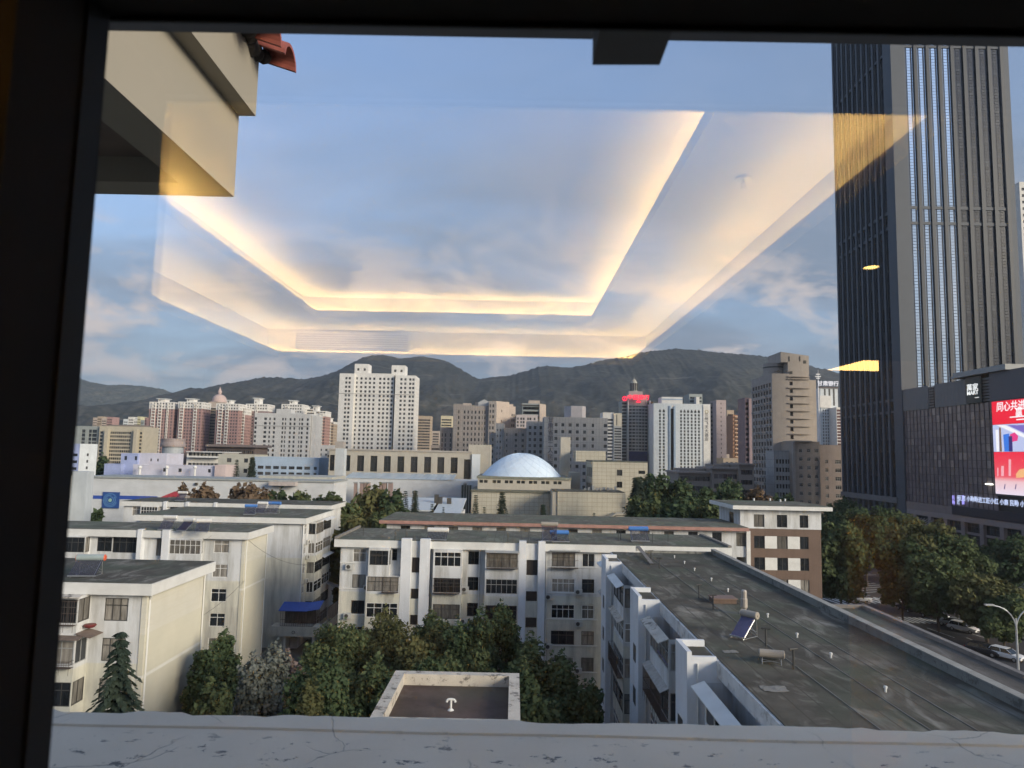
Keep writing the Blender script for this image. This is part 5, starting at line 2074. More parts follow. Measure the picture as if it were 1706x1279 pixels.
def build_long_hall():
    """stone hall with eleven tall windows, its skylights and sheds"""
    Y = 232.0
    l, r = P(548, 770, Y), P(zH(1395)[0], 770, Y)
    zt, zb = P(680, zH(0, 125)[1], Y).z, 0
    t = thing('exhibition_hall', 'long stone hall with a row of eleven tall dark windows', 'hall', (l.x, Y, 0))
    hs = []
    for k in range(10):
        c = (74 + 0, 214, 344, 470, 598, 726, 852, 980, 1105, 1232)[k]
        w = 66 if k else 46
        a, b = P(zH(c - w / 2)[0], 770, Y).x - l.x, P(zH(c + w / 2)[0], 770, Y).x - l.x
        hs.append((a, b, P(680, zH(0, 322)[1], Y).z, P(680, zH(0, 172)[1], Y).z))
    a, b = P(zH(1325)[0], 770, Y).x - l.x, P(zH(1390)[0], 770, Y).x - l.x
    hs.append((a, min(b, r.x - l.x - .2), P(680, zH(0, 382)[1], Y).z, P(680, zH(0, 188)[1], Y).z))
    m = MB()
    shell(m, l.x, r.x, Y, Y + 18, 0, zt, {'S': hs}, .7)
    m.build('wall', BEIGE_PLAIN, t)
    for p, q, za, zb_ in hs:
        window(t, l.x + (p + q) / 2, Y + .45, za, q - p, zb_ - za, 'S', 'two', FRAME_D, GLASS_DARK)
    m = MB()
    m.box(l.x - .2, r.x + .1, Y - .35, Y + 18.2, zt + .003, zt + .5)
    m.build('cornice', plain('stone_cornice', (0.40, 0.37, 0.33), .8, var=.15), t)
    part_box(t, 'end_tower', zH(1360)[0], zH(1566)[0], zH(0, 60)[1], 880, Y - 2 + 3, 14, BEIGE_PLAIN)
    part_box(t, 'end_face', zH(1392)[0], zH(1470)[0], zH(0, 150)[1], 880, Y - .6, 1.5, WHITE_COOL)
    o = part_box(t, 'slit', zH(1466)[0], zH(1478)[0], zH(0, 190)[1], zH(0, 225)[1], Y - .05 + .5, .5, FRAME_D)
    # pillar
    u = thing('chimney_pillar', 'tall pale pillar rising before the left end of the long hall', 'pillar', (P(564, 790, 212).x, 212, 0))
    part_box(u, 'shaft', 556, 571, 747, 890, 212, 3.0, wall_mat('pale_pillar', (0.50, 0.53, 0.55), .2))
    part_box(u, 'louvre_box', 558.5, 572.5, 735, 746.6, 212.3, 2.4, plain('pillar_top', (0.36, 0.33, 0.30), .7))
    # skylight roof in front
    v = thing('glazed_shed', 'low shed with a pale translucent roof below the long hall', 'shed', (P(571, 800, 214).x, 214, 0))
    Ys = 214.0
    a, b = P(572, 805, Ys), P(zH(1225)[0], 805, Ys)
    z0, z1 = P(650, zH(0, 385)[1], Ys).z, P(650, zH(0, 335)[1], Ys + 10).z
    m = MB()
    nn = 24
    for k in range(nn):
        xa, xb = a.x + (b.x - a.x) * k / nn, a.x + (b.x - a.x) * (k + 1) / nn
        m.prism([(Ys, z0), (Ys + 12, z1), (Ys + 12, z1 + .15), (Ys, z0 + .15)], 'x', xa, xb - .12)
    m.build('roof', SKYLIGHT, v)
    m = MB()
    m.box(a.x, b.x + 8, Ys + .3, Ys + 12, 0, z0 - .02)
    m.build('wall', HALL_WHITE, v)
    # lower white sheds
    w = thing('white_shed', 'white flat roofed sheds among firs behind the long low building', 'shed', (P(690, 840, 158).x, 158, 0))
    a, b = P(686, 850, 160), P(768, 850, 160)
    z0 = P(720, 852, 160).z
    zt2 = P(720, 832, 176).z
    m = MB()
    xm = P(718, 850, 160).x
    m.prism([(160, z0), (178, zt2), (178, zt2 + .3), (160, z0 + .3)], 'x', a.x - 4, xm)
    m.prism([(159, z0 - .6), (178, zt2 + .1), (178, zt2 + .4), (159, z0 - .3)], 'x', xm + .6, b.x)
    m.build('roof', plain('pale_shed_roof', (0.52, 0.56, 0.58), .5, var=.12), w)
    m = MB()
    m.box(a.x - 3.6, b.x - .3, 162, 178, 0, z0 - .7)
    m.build('wall', HALL_WHITE, w)
    m = MB()
    for (px, py) in ((727, 828), (733, 832), (748, 834)):
        q = P(px, py, 170)
        m.box(q.x - .5, q.x + .5, 170, 171.2, q.z - 3, q.z + .6)
    m.build('roof_vents', FRAME_D, w, kind='stuff')
    x = thing('stair_glazing', 'narrow green glazed stair shaft left of the domed hall', 'stair shaft', (P(776, 820, 205).x, 205, 0))
    part_box(x, 'glazing', 768, 785, 808, 880, 205, 4, glass_mat('green_shaft_glass', (0.03, 0.06, 0.055), (0.08, 0.13, 0.12), .5))
    m = MB()
    for k in range(5):
        p_ = P(768 + 17 * k / 4, 840, 205)
        m.box(p_.x - .12, p_.x + .12, 204.8, 204.99, 0, P(776, 808, 205).z)
    m.build('mullions', FRAME_G, x, kind='stuff')
    m = MB()
    for dx in (-2.2, -1.2, -.3, .6):
        q = P(776 + dx * 2, 806, 205)
        m.box(q.x - .3, q.x + .3, 205.5, 206, q.z - .6, q.z + .15)
    m.build('caps', PIPE_W, x, kind='stuff')
    # brick flues on the shed wall
    for k, (l_, r_) in enumerate(((589, 593), (599, 605), (606, 615), (631, 636), (637, 643), (646, 653))):
        f = thing('brick_flue', 'squat pinkish flue, %s in the row before the pale shed wall' % ('first', 'second', 'third and widest', 'fourth', 'fifth', 'last')[k], 'flue', (P(l_, 810, 206).x, 206, 0), 'flues before the shed')
        part_box(f, 'stack', l_, r_, 805, 840, 206, 1.6, plain('flue_brick', (0.30, 0.22, 0.20), .8, var=.2))
        part_box(f, 'cap', l_ - .6, r_ + .6, 803, 804.9, 205.8, 2.0, FRAME_G)


build_long_hall()


def build_left_middle():
    # white hall with the blue sign
    Y = 172.0
    l, r = P(140, 815, Y), P(556, 815, Y)
    zt = P(330, 799, Y).z
    t = thing('exhibition_shed', 'long white windowless hall carrying a blue stripe', 'hall', (l.x, Y, 0))
    m = MB()
    m.box(l.x, r.x, Y, Y + 13, 0, zt - .02)
    m.build('wall', HALL_WHITE, t)
    m = MB()
    m.box(l.x - .3, r.x + .2, Y - .35, Y + 13.3, zt - .017, zt + .35)
    m.build('roof', plain('hall_roof_band', (0.33, 0.35, 0.34), .7, var=.2), t)
    part_box(t, 'upper_storey', zB(790)[0], zB(1660)[0], 793.5, 800, Y + 9, 14, plain('hall_upper', (0.42, 0.42, 0.38), .8, var=.2))
    part_box(t, 'ridge_box', zB(905)[0], zB(1220)[0], 802.5, 809, Y - 2.4, 2.0, plain('pinkish_box', (0.45, 0.40, 0.38), .8, var=.2))
    part_box(t, 'vent', zB(30)[0], zB(60)[0], 804, 808, Y - .5, .45, FRAME_D)
    blue = plain('sign_blue', (0.035, 0.085, 0.38), .5, var=.12)
    part_box(t, 'stripe', 155, 172, 825.2, 830.8, Y - .06, .05, blue)
    part_box(t, 'stripe', 198.5, 262, 826, 832, Y - .062, .05, blue)
    s = thing('wall_sign', 'square dark blue sign with a pale swirl emblem on the white hall', 'sign', (P(185, 833, Y).x, Y - .1, P(185, 833, Y).z))
    part_box(s, 'board', 170.5, 198.5, 819.5, 846.5, Y - .25, .18, plain('sign_dark_blue', (0.025, 0.075, 0.26), .5, var=.1))
    c = P(184.5, 833, Y)
    pale = plain('emblem_pale_blue', (0.16, 0.36, 0.62), .5)
    for k, (rr, w, m_) in enumerate(((1.62, .10, pale), (1.28, .12, pale), (.86, .10, pale), (.42, .42, plain('emblem_green', (0.30, 0.50, 0.42), .5)))):
        m = MB()
        m.lathe([(rr - w, 0), (rr, 0), (rr, .03), (rr - w, .03)], (0, 0, 0), 30, .4 + k, .4 + k + (5.6 if k < 3 else 6.283))
        me = m.mesh('emblem_ring', m_)
        me.transform(Matrix.Rotation(R_(90), 4, 'X'))
        link('emblem_ring', me, s, (c.x, Y - .262, c.z))
    # red gabled canopy
    Yr = 141.0
    u = thing('red_canopy', 'faded red sloping canopy end rising behind the rear left flats', 'canopy', (P(280, 826, Yr).x, Yr, 0))
    a, b, c2 = P(255, 833, Yr), P(291, 818.5, Yr), P(298, 820, Yr)
    m = MB()
    m.prism([(a.x, a.z - .2), (c2.x, a.z - .2), (c2.x, c2.z - 1), (b.x, b.z - .9), (a.x + .5, a.z - .1)], 'y', Yr + .3, Yr + 5)
    m.build('gable', plain('gable_earth', (0.30, 0.26, 0.22), .8, var=.2), u)
    m = MB()
    m.prism([(a.x, a.z), (b.x, b.z), (c2.x, c2.z), (c2.x, c2.z - .9), (b.x - .3, b.z - 1.0)], 'y', Yr, Yr + .25)
    m.build('banner', plain('banner_red', (0.40, 0.05, 0.07), .6, var=.25), u)
    m = MB()
    m.box(a.x + .5, c2.x - .2, Yr + .4, Yr + 4.8, 0, a.z - .21)
    m.build('wall', HALL_WHITE, u)
    # blue-ended flats
    t, q = block('lilac end block with a white flank of three small windows at the far left edge', 96, 133, 741, 205, 8.6, LILAC, 'end_block', S=dict(cols=[(126, 9)], row0=757.5, step=1.95, h=.8), parapet=.4)
    m = MB()
    zs_ = rowzs(P(147, 757.5, 209).z, 1.9, .8)
    m.wall((q[1] + .12, q[2] - .05, 0), (0, 1, 0), (1, 0, 0), 8.7, 0, q[4] + .42, [(3.6, 4.6, a_, b_) for a_, b_ in zs_], .1)
    m.build('side_wall', WHITE_COOL, t)
    m = MB()
    for a_, b_ in zs_:
        m.box(q[1] + .01, q[1] + .05, q[2] + 3.5, q[2] + 4.6, a_ - .1, b_ + .1)
    m.build('side_windows', FRAME_D, t, kind='stuff')
    # lilac workshops
    block('small bright lilac annexe at the left foot of the lilac workshops', 174, 202, 774, 232, 10, LILAC, 'workshop', S=dict(cols=[(201, 1.8)], row0=784, step=5, h=.8), parapet=.3, roof=ROOF_GREY)
    block('taller lilac workshop with two square windows', 202, 230, 756.5, 234, 12, LILAC, 'workshop', S=dict(cols=[(209.5, 5), (226.5, 4.6)], row0=763, step=9, h=1.3), parapet=.3, roof=ROOF_GREY)
    block('pale pinkish lilac workshop right of the taller one', 230.2, 278, 756.5, 235, 12, LILAC_PALE, 'workshop', S=dict(cols=[(252, 3), (263.5, 3)], row0=766, step=9, h=.9), parapet=.3, roof=ROOF_GREY)
    block('long low lilac workshop carrying three white vent stacks', 222, 362, 776.5, 222, 9, LILAC_PALE, 'workshop', S=dict(cols=[(274, 5), (300, 6), (349, 5)], row0=783, step=9, h=1.1), parapet=.3, roof=ROOF_GREY)
    block('low pink ended shed at the right of the lilac workshops', 358, 376, 776.3, 221, 9, wall_mat('pale_pink_paint', (0.58, 0.48, 0.47), .15), 'workshop', parapet=.3)
    for k, px in enumerate((231, 276, 323)):
        q = P(px, 790, 219)
        zt_ = P(px, 779, 219).z
        v = thing('vent_stack', 'white vent stack with a rounded cap, %s of three on the lilac workshop' % ('leftmost', 'middle', 'rightmost')[k], 'vent stack', (q.x, 219, 0), 'white vent stacks on the lilac workshop')
        m = MB()
        m.tube((q.x, 219.5, 10), (q.x, 219.5, zt_ - .4), .32, 12)
        m.build('stack', PIPE_W, v)
        m = MB()
        m.lathe([(0, .7), (.4, .6), (.62, .2), (.5, -.2), (.34, -.3)], (q.x, 219.5, zt_), 14)
        m.build('cap', PIPE_W, v)
    # round grey pavilion
    Yp = 300.0
    c = P(293, 760, Yp + 8)
    rr = (P(312, 760, Yp).x - P(274, 760, Yp).x) / 2
    u = thing('round_pavilion', 'grey round fronted pavilion with a wide disc roof', 'pavilion', (c.x, Yp + rr, 0))
    m = MB()
    m.lathe([(rr * .88, 0), (rr * .88, P(293, 744, Yp).z)], (c.x, Yp + rr, 0), 30)
    m.build('wall', plain('pavilion_grey', (0.34, 0.37, 0.40), .5, var=.15), u)
    m = MB()
    z0 = P(293, 744, Yp).z
    m.lathe([(0.01, z0), (rr * 1.05, z0), (rr * 1.05, z0 + .8), (rr * .98, z0 + 2.0), (rr * .98, z0 + 2.8), (rr * 1.0, z0 + 2.9), (rr * 1.0, z0 + 3.4), (0.01, z0 + 3.5)], (c.x, Yp + rr, 0), 30)
    m.build('roof', plain('pavilion_roof', (0.30, 0.25, 0.24), .6, var=.2), u)
    part_box(u, 'portal', zA(1535)[0], zA(1640)[0], zA(0, 975)[1], 790, Yp - .8, 1.5, plain('portal_brown', (0.12, 0.09, 0.085), .6))
    # flat white terraces
    t, q = block('white terraced block with deep flat eaves', zB(-60)[0], zB(375)[0], zB(0, 805)[1], 290, 16, WHITE_FAR, 'terrace_block', S=dict(n=9, w=1.9, row0=zB(0, 830)[1], step=4.3, h=1.6), parapet=0)
    part_box(t, 'eave', zB(-70)[0], zB(385)[0], zB(0, 797)[1], zB(0, 806)[1], 288.6, 18, W_TRIM)
    part_box(t, 'balcony', zB(-60)[0], zB(310)[0], zB(0, 848)[1], zB(0, 868)[1], 287.5, 2.4, W_TRIM)
    block('beige blank block between firs and the pale blue block', zB(312)[0], zB(741)[0], zB(0, 842)[1], 262, 14, wall_mat('greenish_beige_wall', (0.46, 0.45, 0.39), .2), 'low_block', S=dict(cols=[(zB(640)[0], 7), (zB(440)[0], 8)], row0=zB(0, 900)[1], step=17 * 262 / F, h=1.5), parapet=.4)
    t, q = block('long brown roofed hall behind the firs on the left', zB(170)[0], zB(748)[0], zB(0, 722)[1], 390, 20, plain('brown_hall_wall', (0.17, 0.13, 0.115), .8, var=.2), 'low_hall', S=dict(n=22, w=1.0, row0=zB(0, 800)[1], step=6, h=1.8), parapet=0)
    part_box(t, 'roof', zB(160)[0], zB(760)[0], zB(0, 712)[1], zB(0, 742)[1], 387, 25, plain('brown_hall_roof', (0.20, 0.165, 0.16), .8, var=.2))
    # pale blue block with window bands, single windows
    block('pale blue two storey block with wide dark windows', zB(740)[0], zB(1505)[0], zB(0, 875)[1], 238, 12, BLUE_PALE, 'blue_block',
          S=dict(cols=[(zB(c)[0], 9.6) for c in (815, 905, 998, 1090, 1183, 1275, 1367)] + [(zB(1463)[0], 5)], row0=zB(0, 988)[1], step=10 * 238 / F, h=1.0), parapet=.3, singles=('three', FRAME_D), glass=GLASS_FAR)
    # beige offices
    t, q = block('beige six storey offices with continuous window bands', zA(392)[0], zA(1020)[0], zA(0, 610)[1], 420, 18, wall_mat('office_beige', (0.52, 0.47, 0.37), .15), 'office_block',
                 S=dict(cols=[(zA(c)[0], 3.2) for c in range(530, 850, 30)] + [(zA(425)[0], 5.2), (zA(930)[0], 3.5), (zA(985)[0], 4)], row0=zA(0, 690)[1], step=52 / 8.525 * 420 / F, h=1.35), parapet=.5)
    part_box(t, 'pier', zA(448)[0], zA(496)[0], zA(0, 640)[1], 765, 417, 2.9, MATS['office_beige'])
    part_box(t, 'pier', zA(862)[0], zA(905)[0], zA(0, 640)[1], 765, 417, 2.9, MATS['office_beige'])
    part_box(t, 'roof_storey', zA(500)[0], zA(1015)[0], zA(0, 578)[1], zA(0, 612)[1], 428, 9, plain('office_roof', (0.22, 0.19, 0.17), .8, var=.2))
    block('grey green office wing with dull glass left of the beige offices', zA(20)[0], zA(391)[0], zA(0, 608)[1], 422, 16, GREEN_GREY, 'office_block',
          S=dict(cols=[(zA(170)[0], 6), (zA(265)[0], 5), (zA(325)[0], 8)], row0=zA(0, 665)[1], step=56 / 8.525 * 422 / F, h=1.9), parapet=.6)
    for k, (l_, r_, t_, w_) in enumerate(((300, 360, 480, PEACH), (362, 420, 462, TAN), (424, 490, 490, PEACH), (500, 575, 470, PINK))):
        block('far %s towers over the beige offices' % ('tan', 'brownish stepped', 'low peach', 'pinkish')[k], zA(l_)[0], zA(r_)[0], zA(0, t_)[1], 900, 16, w_, 'tower_block', S=dict(n=5, w=1.7, drop=3, step=3.0, h=1.4))
    for k, (l_, r_, t_) in enumerate(((730, 795, 500), (800, 878, 470), (880, 930, 500), (930, 975, 465), (980, 1020, 515))):
        block('far %s tower over the beige offices' % ('cool white', 'white stepped', 'low cream', 'yellowish', 'narrow grey')[k], zA(l_)[0], zA(r_)[0], zA(0, t_)[1], 820, 14, (WHITE_COOL, WHITE_FAR, WHITE_FAR, wall_mat('yellowish_tower', (0.62, 0.58, 0.38), .1), GREEN_GREY)[k], 'tower_block', S=dict(n=4, w=1.6, drop=3, step=3.0, h=1.4))
    block('thin pink tower edge at the side of the pink towers', zA(1035)[0], zA(1062)[0], zA(0, 480)[1], 760, 14, PINK, 'tower_block', S=dict(n=2, w=1.2, drop=3, step=3.0, h=1.4))


build_left_middle()


def pink_tower(label, l, r, t_, hut, Y, wall, stacks, crown_px=9, side=None):
    """residential tower: brick body, white balcony stacks, white crown storeys and a flared roof hut"""
    a, b = P(l, 720, Y), P(r, 720, Y)
    zt = P((l + r) / 2, t_, Y).z
    zc = P((l + r) / 2, t_ + crown_px, Y).z
    D = 20.0
    t = thing('residential_tower', label, 'residential tower', (a.x, Y, 0), 'residential towers by the hills')
    hs = []
    w = b.x - a.x
    fl = 3.0
    nz = int(zt / fl) - 1
    cs = cols_even(.6, w - .6, 8, 1.5)
    for k in range(nz):
        z = zt - 2.4 - fl * k
        for p, q in cs:
            hs.append((p, q, z, z + 1.5))
    es = [(p, q, zt - 2.4 - fl * k, zt - .9 - fl * k) for k in range(nz) for p, q in cols_even(1, D - 1, 5, 1.6)]
    m = MB()
    shell(m, a.x, b.x, Y, Y + D, 0, zc, {'S': [h for h in hs if h[3] < zc], 'E': [h for h in es if h[3] < zc]}, .3)
    m.build('wall', wall, t)
    m = MB()
    shell(m, a.x - .25, b.x + .25, Y - .25, Y + D + .25, zc + .003, zt, {'S': [(h[0] + .25, h[1] + .25, h[2], h[3]) for h in hs if h[2] > zc], 'E': [h for h in es if h[2] > zc]}, .4)
    m.build('crown', WHITE_FAR, t)
    pm = MB()
    panes_for(pm, a.x, b.x, Y, Y + D, {'S': hs, 'E': es}, .25)
    pm.build('windows', GLASS_FAR, t, kind='stuff')
    m = MB()
    for (p, q) in stacks:
        xa, xb = P(p, 720, Y).x, P(q, 720, Y).x
        for k in range(nz):
            z = zt - 3.0 - fl * k
            m.box(xa, xb, Y - 1.3, Y - .01, z - .15, z + 1.05)
        m.box(xa - .15, xa, Y - 1.2, Y - .01, 0, zt - 1)
        m.box(xb, xb + .15, Y - 1.2, Y - .01, 0, zt - 1)
    if stacks:
        m.build('balconies', WHITE_FAR, t, kind='stuff')
    if hut:
        h0, h1, hy = hut
        xa, xb = P(h0, hy, Y).x, P(h1, hy, Y).x
        zh = P((h0 + h1) / 2, hy, Y).z
        dx = (xb - xa) * .16
        m = MB()
        shell(m, xa + dx, xb - dx, Y + 3, Y + 12, zt + .01, zh - .9, {'S': [(1.0, 2.4, zt + 1.2, zt + 2.6)]}, .3)
        m.build('roof_hut', WHITE_FAR, t)
        m = MB()
        m.prism([(xa + dx, zh - .89), (xb - dx, zh - .89), (xb, zh - .3), (xb, zh), (xa, zh), (xa, zh - .3)], 'y', Y + 1.6, Y + 13.4)
        m.build('flared_roof', W_TRIM, t)
    return t


A_ = lambda x: zA(x)[0]
B_ = lambda x: zB(x)[0]
pink_tower('leftmost pink tower with white crown and flared roof hut', A_(1075), A_(1425), zA(0, 250)[1], (A_(1180), A_(1330), zA(0, 198)[1]), 700, PINK, [(A_(1112), A_(1162)), (A_(1208), A_(1254)), (A_(1330), A_(1350))], 11.5)
pink_tower('narrow pink link tower between the two leftmost pink towers', A_(1427), A_(1483), zA(0, 295)[1], None, 712, PINK, [(A_(1430), A_(1470))], 8)
pink_tower('pink tower with a strongly red sunlit stripe, second from the left', A_(1485), B_(100), zA(0, 248)[1], (A_(1590), 323, zA(0, 198)[1]), 698, PINK, [(A_(1515), A_(1565)), (B_(8), B_(40))], 11)
pink_tower('yellowish brown slab tower with even windows before the pink dome', B_(102), B_(270), zB(0, 268)[1], None, 720, wall_mat('olive_tan_wall', (0.34, 0.29, 0.22), .15), [], 1.0)
pink_tower('pink tower in front of the pink dome', B_(270), B_(540), zB(0, 228)[1], (B_(385), B_(458), zB(0, 182)[1]), 690, PINK, [(B_(300), B_(345)), (B_(385), B_(418))], 11)
pink_tower('lower pink tower with thin white bands right of the pink dome', B_(541), B_(622), zB(0, 275)[1], None, 700, PINK, [(B_(575), B_(612))], 12)
pink_tower('white topped grey tower with a tall flared hut', B_(622), B_(882), zB(0, 232)[1], (B_(708), B_(808), zB(0, 158)[1]), 715, wall_mat('mauve_wall', (0.30, 0.22, 0.21), .15), [(B_(628), B_(662)), (B_(740), B_(762))], 12)
pink_tower('pale tower top with hut showing behind the white block', B_(1045), B_(1293), zB(0, 235)[1], (B_(1130), B_(1226), zB(0, 186)[1]), 720, wall_mat('warm_white_wall', (0.60, 0.52, 0.45), .12), [(B_(1090), B_(1125))], 20)
pink_tower('short pale tower top behind the right shoulder of the white block', B_(1294), B_(1440), zB(0, 290)[1], (B_(1300), B_(1368), zB(0, 258)[1]), 735, MATS['warm_white_wall'], [], 10)
pink_tower('pink and cream tower right of the white block', B_(1455), B_(1570), zB(0, 315)[1], (B_(1410), B_(1492), zB(0, 250)[1]), 700, wall_mat('rose_wall', (0.40, 0.25, 0.22), .12), [(B_(1500), B_(1540))], 9)
pink_tower('narrow tan tower right of the pink and cream one', B_(1572), B_(1672), zB(0, 440)[1], (B_(1590), B_(1640), zB(0, 395)[1]), 720, TAN, [(B_(1600), B_(1640))], 4)


def build_dome_tower():
    Y = 760.0
    c = P(B_(322), 668, Y)
    t = thing('domed_tower', 'tower with a pinkish onion dome behind the pink towers', 'domed tower', (c.x, Y, 0))
    R = P(B_(405), 668, Y).x - c.x
    zb = P(B_(322), zB(0, 208)[1], Y).z
    H = P(B_(322), zB(0, 118)[1], Y).z - zb
    m = MB()
    m.box(c.x - R * 1.1, c.x + R * 1.3, Y - R, Y + R, 0, zb - .5)
    m.build('wall', PEACH, t)
    m = MB()
    m.lathe([(R * 1.12, -.49), (R * 1.12, .6), (R, .7), (R, 1.6)] + [(R * math.cos(k * math.pi / 2 / 10), 1.6 + (H - 1.6) * math.sin(k * math.pi / 2 / 10)) for k in range(1, 10)] + [(R * .22, H), (R * .22, H + 1.2), (R * .30, H + 1.5), (R * .26, H + 3.4), (R * .10, H + 6), (0.02, H + 8.6)], (c.x, Y, zb), 28)
    m.build('dome', wall_mat('rosy_dome', (0.52, 0.40, 0.37), .15), t, smooth=False)


build_dome_tower()


def build_white_slabs():
    # white block with paired windows
    Y = 440.0
    cols = [(B_(758), 3.6), (B_(872), 4.6), (B_(925), 2.7), (B_(978), 3.4), (B_(1078), 2.7), (B_(1110), 2.3), (B_(1168), 3.2), (B_(1217), 3.2), (B_(1277), 2.0), (B_(1308), 3.2), (B_(1372), 3.2)]
    t, q = block('white eleven storey block with a stepped roof tower, left of the big white tower', B_(742), B_(1402), zB(0, 358)[1], Y, 18, WHITE_FAR, 'office_block', S=dict(cols=cols, row0=zB(0, 412)[1], step=53 / 7.104 * Y / F, h=1.55), E=dict(n=3, w=1.3, row0=zB(0, 412)[1], step=53 / 7.104 * Y / F, h=1.5), parapet=.8)
    part_box(t, 'roof_tower', B_(998), B_(1170), zB(0, 292)[1], zB(0, 356)[1], Y + 1, 9, WHITE_FAR)
    part_box(t, 'side_wing', B_(1403), B_(1455), zB(0, 368)[1], 775, Y + 2, 14, WHITE_FAR)
    part_box(t, 'string_course', B_(735), B_(1404), zB(0, 492)[1], zB(0, 497)[1], Y - .25, .24, plain('string_grey', (0.34, 0.33, 0.31), .8))
    # the big white tower in three leaves
    Y = 540.0
    cl = lambda xs, w=3.6: [(z3(x)[0], w) for x in xs]
    rows = dict(row0=z3(0, 241)[1], step=24.6 / 3.41 * Y / F, h=1.75)
    t, q = block('big white tower with two roof turrets and hundreds of small windows', z3(170)[0], z3(398)[0], z3(0, 218)[1], Y, 22, WHITE_FAR, 'big_tower', S=dict(cols=cl((188,), 2.6) + cl((213, 238, 262, 286, 320, 343, 366, 388)), **rows), parapet=1.0)
    Yw = Y - 3.0
    for (l_, r_, tp, cs) in ((80, 164, 211, (119, 138)), (399, 514, 222, (433, 456, 484, 502))):
        a, b = P(z3(l_)[0], 680, Yw), P(z3(r_)[0], 680, Yw)
        zt = P(z3((l_ + r_) / 2)[0], z3(0, tp)[1], Yw).z
        hs = []
        for c in cs:
            x = P(z3(c)[0], 680, Yw).x - a.x
            for z0, z1 in rowzs(P(620, rows['row0'], Yw).z, rows['step'] * Yw / Y, 1.75):
                hs.append((x - .82, x + .82, z0, z1))
        es = [(p, q_, z0, z1) for z0, z1 in rowzs(P(620, rows['row0'], Yw).z, rows['step'] * Yw / Y, 1.75) for p, q_ in cols_even(2, 20, 3, 1.6)]
        m = MB()
        shell(m, a.x, b.x, Yw, Yw + 22, 0, zt, {'S': hs, 'E': es if l_ > 100 else []}, .35)
        m.build('wing', WHITE_FAR, t)
        pm = MB()
        panes_for(pm, a.x, b.x, Yw, Yw + 22, {'S': hs, 'E': es if l_ > 100 else []}, .3)
        pm.build('windows', GLASS_FAR, t, kind='stuff')
    for (l_, r_, tp, bt) in ((174, 252, 158, 214), (384, 461, 162, 217)):
        a, b = P(z3(l_)[0], 610, Y + 1), P(z3(r_)[0], 610, Y + 1)
        z0, z1 = P(620, z3(0, bt + 2)[1], Y + 1).z, P(620, z3(0, tp)[1], Y + 1).z
        m = MB()
        shell(m, a.x, b.x, Y + 1, Y + 13, z0, z1, {'S': [(2, 3.6, z1 - 5.2, z1 - 3.4), (b.x - a.x - 3.6, b.x - a.x - 2, z1 - 5.2, z1 - 3.4)]}, .4)
        m.build('turret', WHITE_FAR, t)
    part_box(t, 'string_course', z3(76)[0], z3(516)[0], z3(0, 327)[1], z3(0, 330)[1], Yw - .25, .2, MATS['string_grey'])
    # brown pair behind
    block('brown slab tower just right of the big white tower', z3(508)[0], z3(606)[0], z3(0, 455)[1], 760, 18, TAN, 'tower_block', S=dict(n=9, w=2.0, drop=4, step=3.0, h=1.5), E=dict(n=5, w=1.8, drop=4, step=3.0, h=1.5))
    block('cream tower with yellow bands left of the grey hospital', zC(125)[0], zC(284)[0], zC(0, 370)[1], 800, 18, wall_mat('cream_yellow_wall', (0.60, 0.54, 0.38), .1), 'tower_block', S=dict(n=5, w=2.4, drop=4, step=3.1, h=1.7))
    block('small pale far tower between the brown slab and the grey hospital', zC(0)[0], zC(104)[0], zC(0, 585)[1], 850, 16, PEACH, 'tower_block', S=dict(n=4, w=1.8, drop=3, step=3.1, h=1.6))


build_white_slabs()


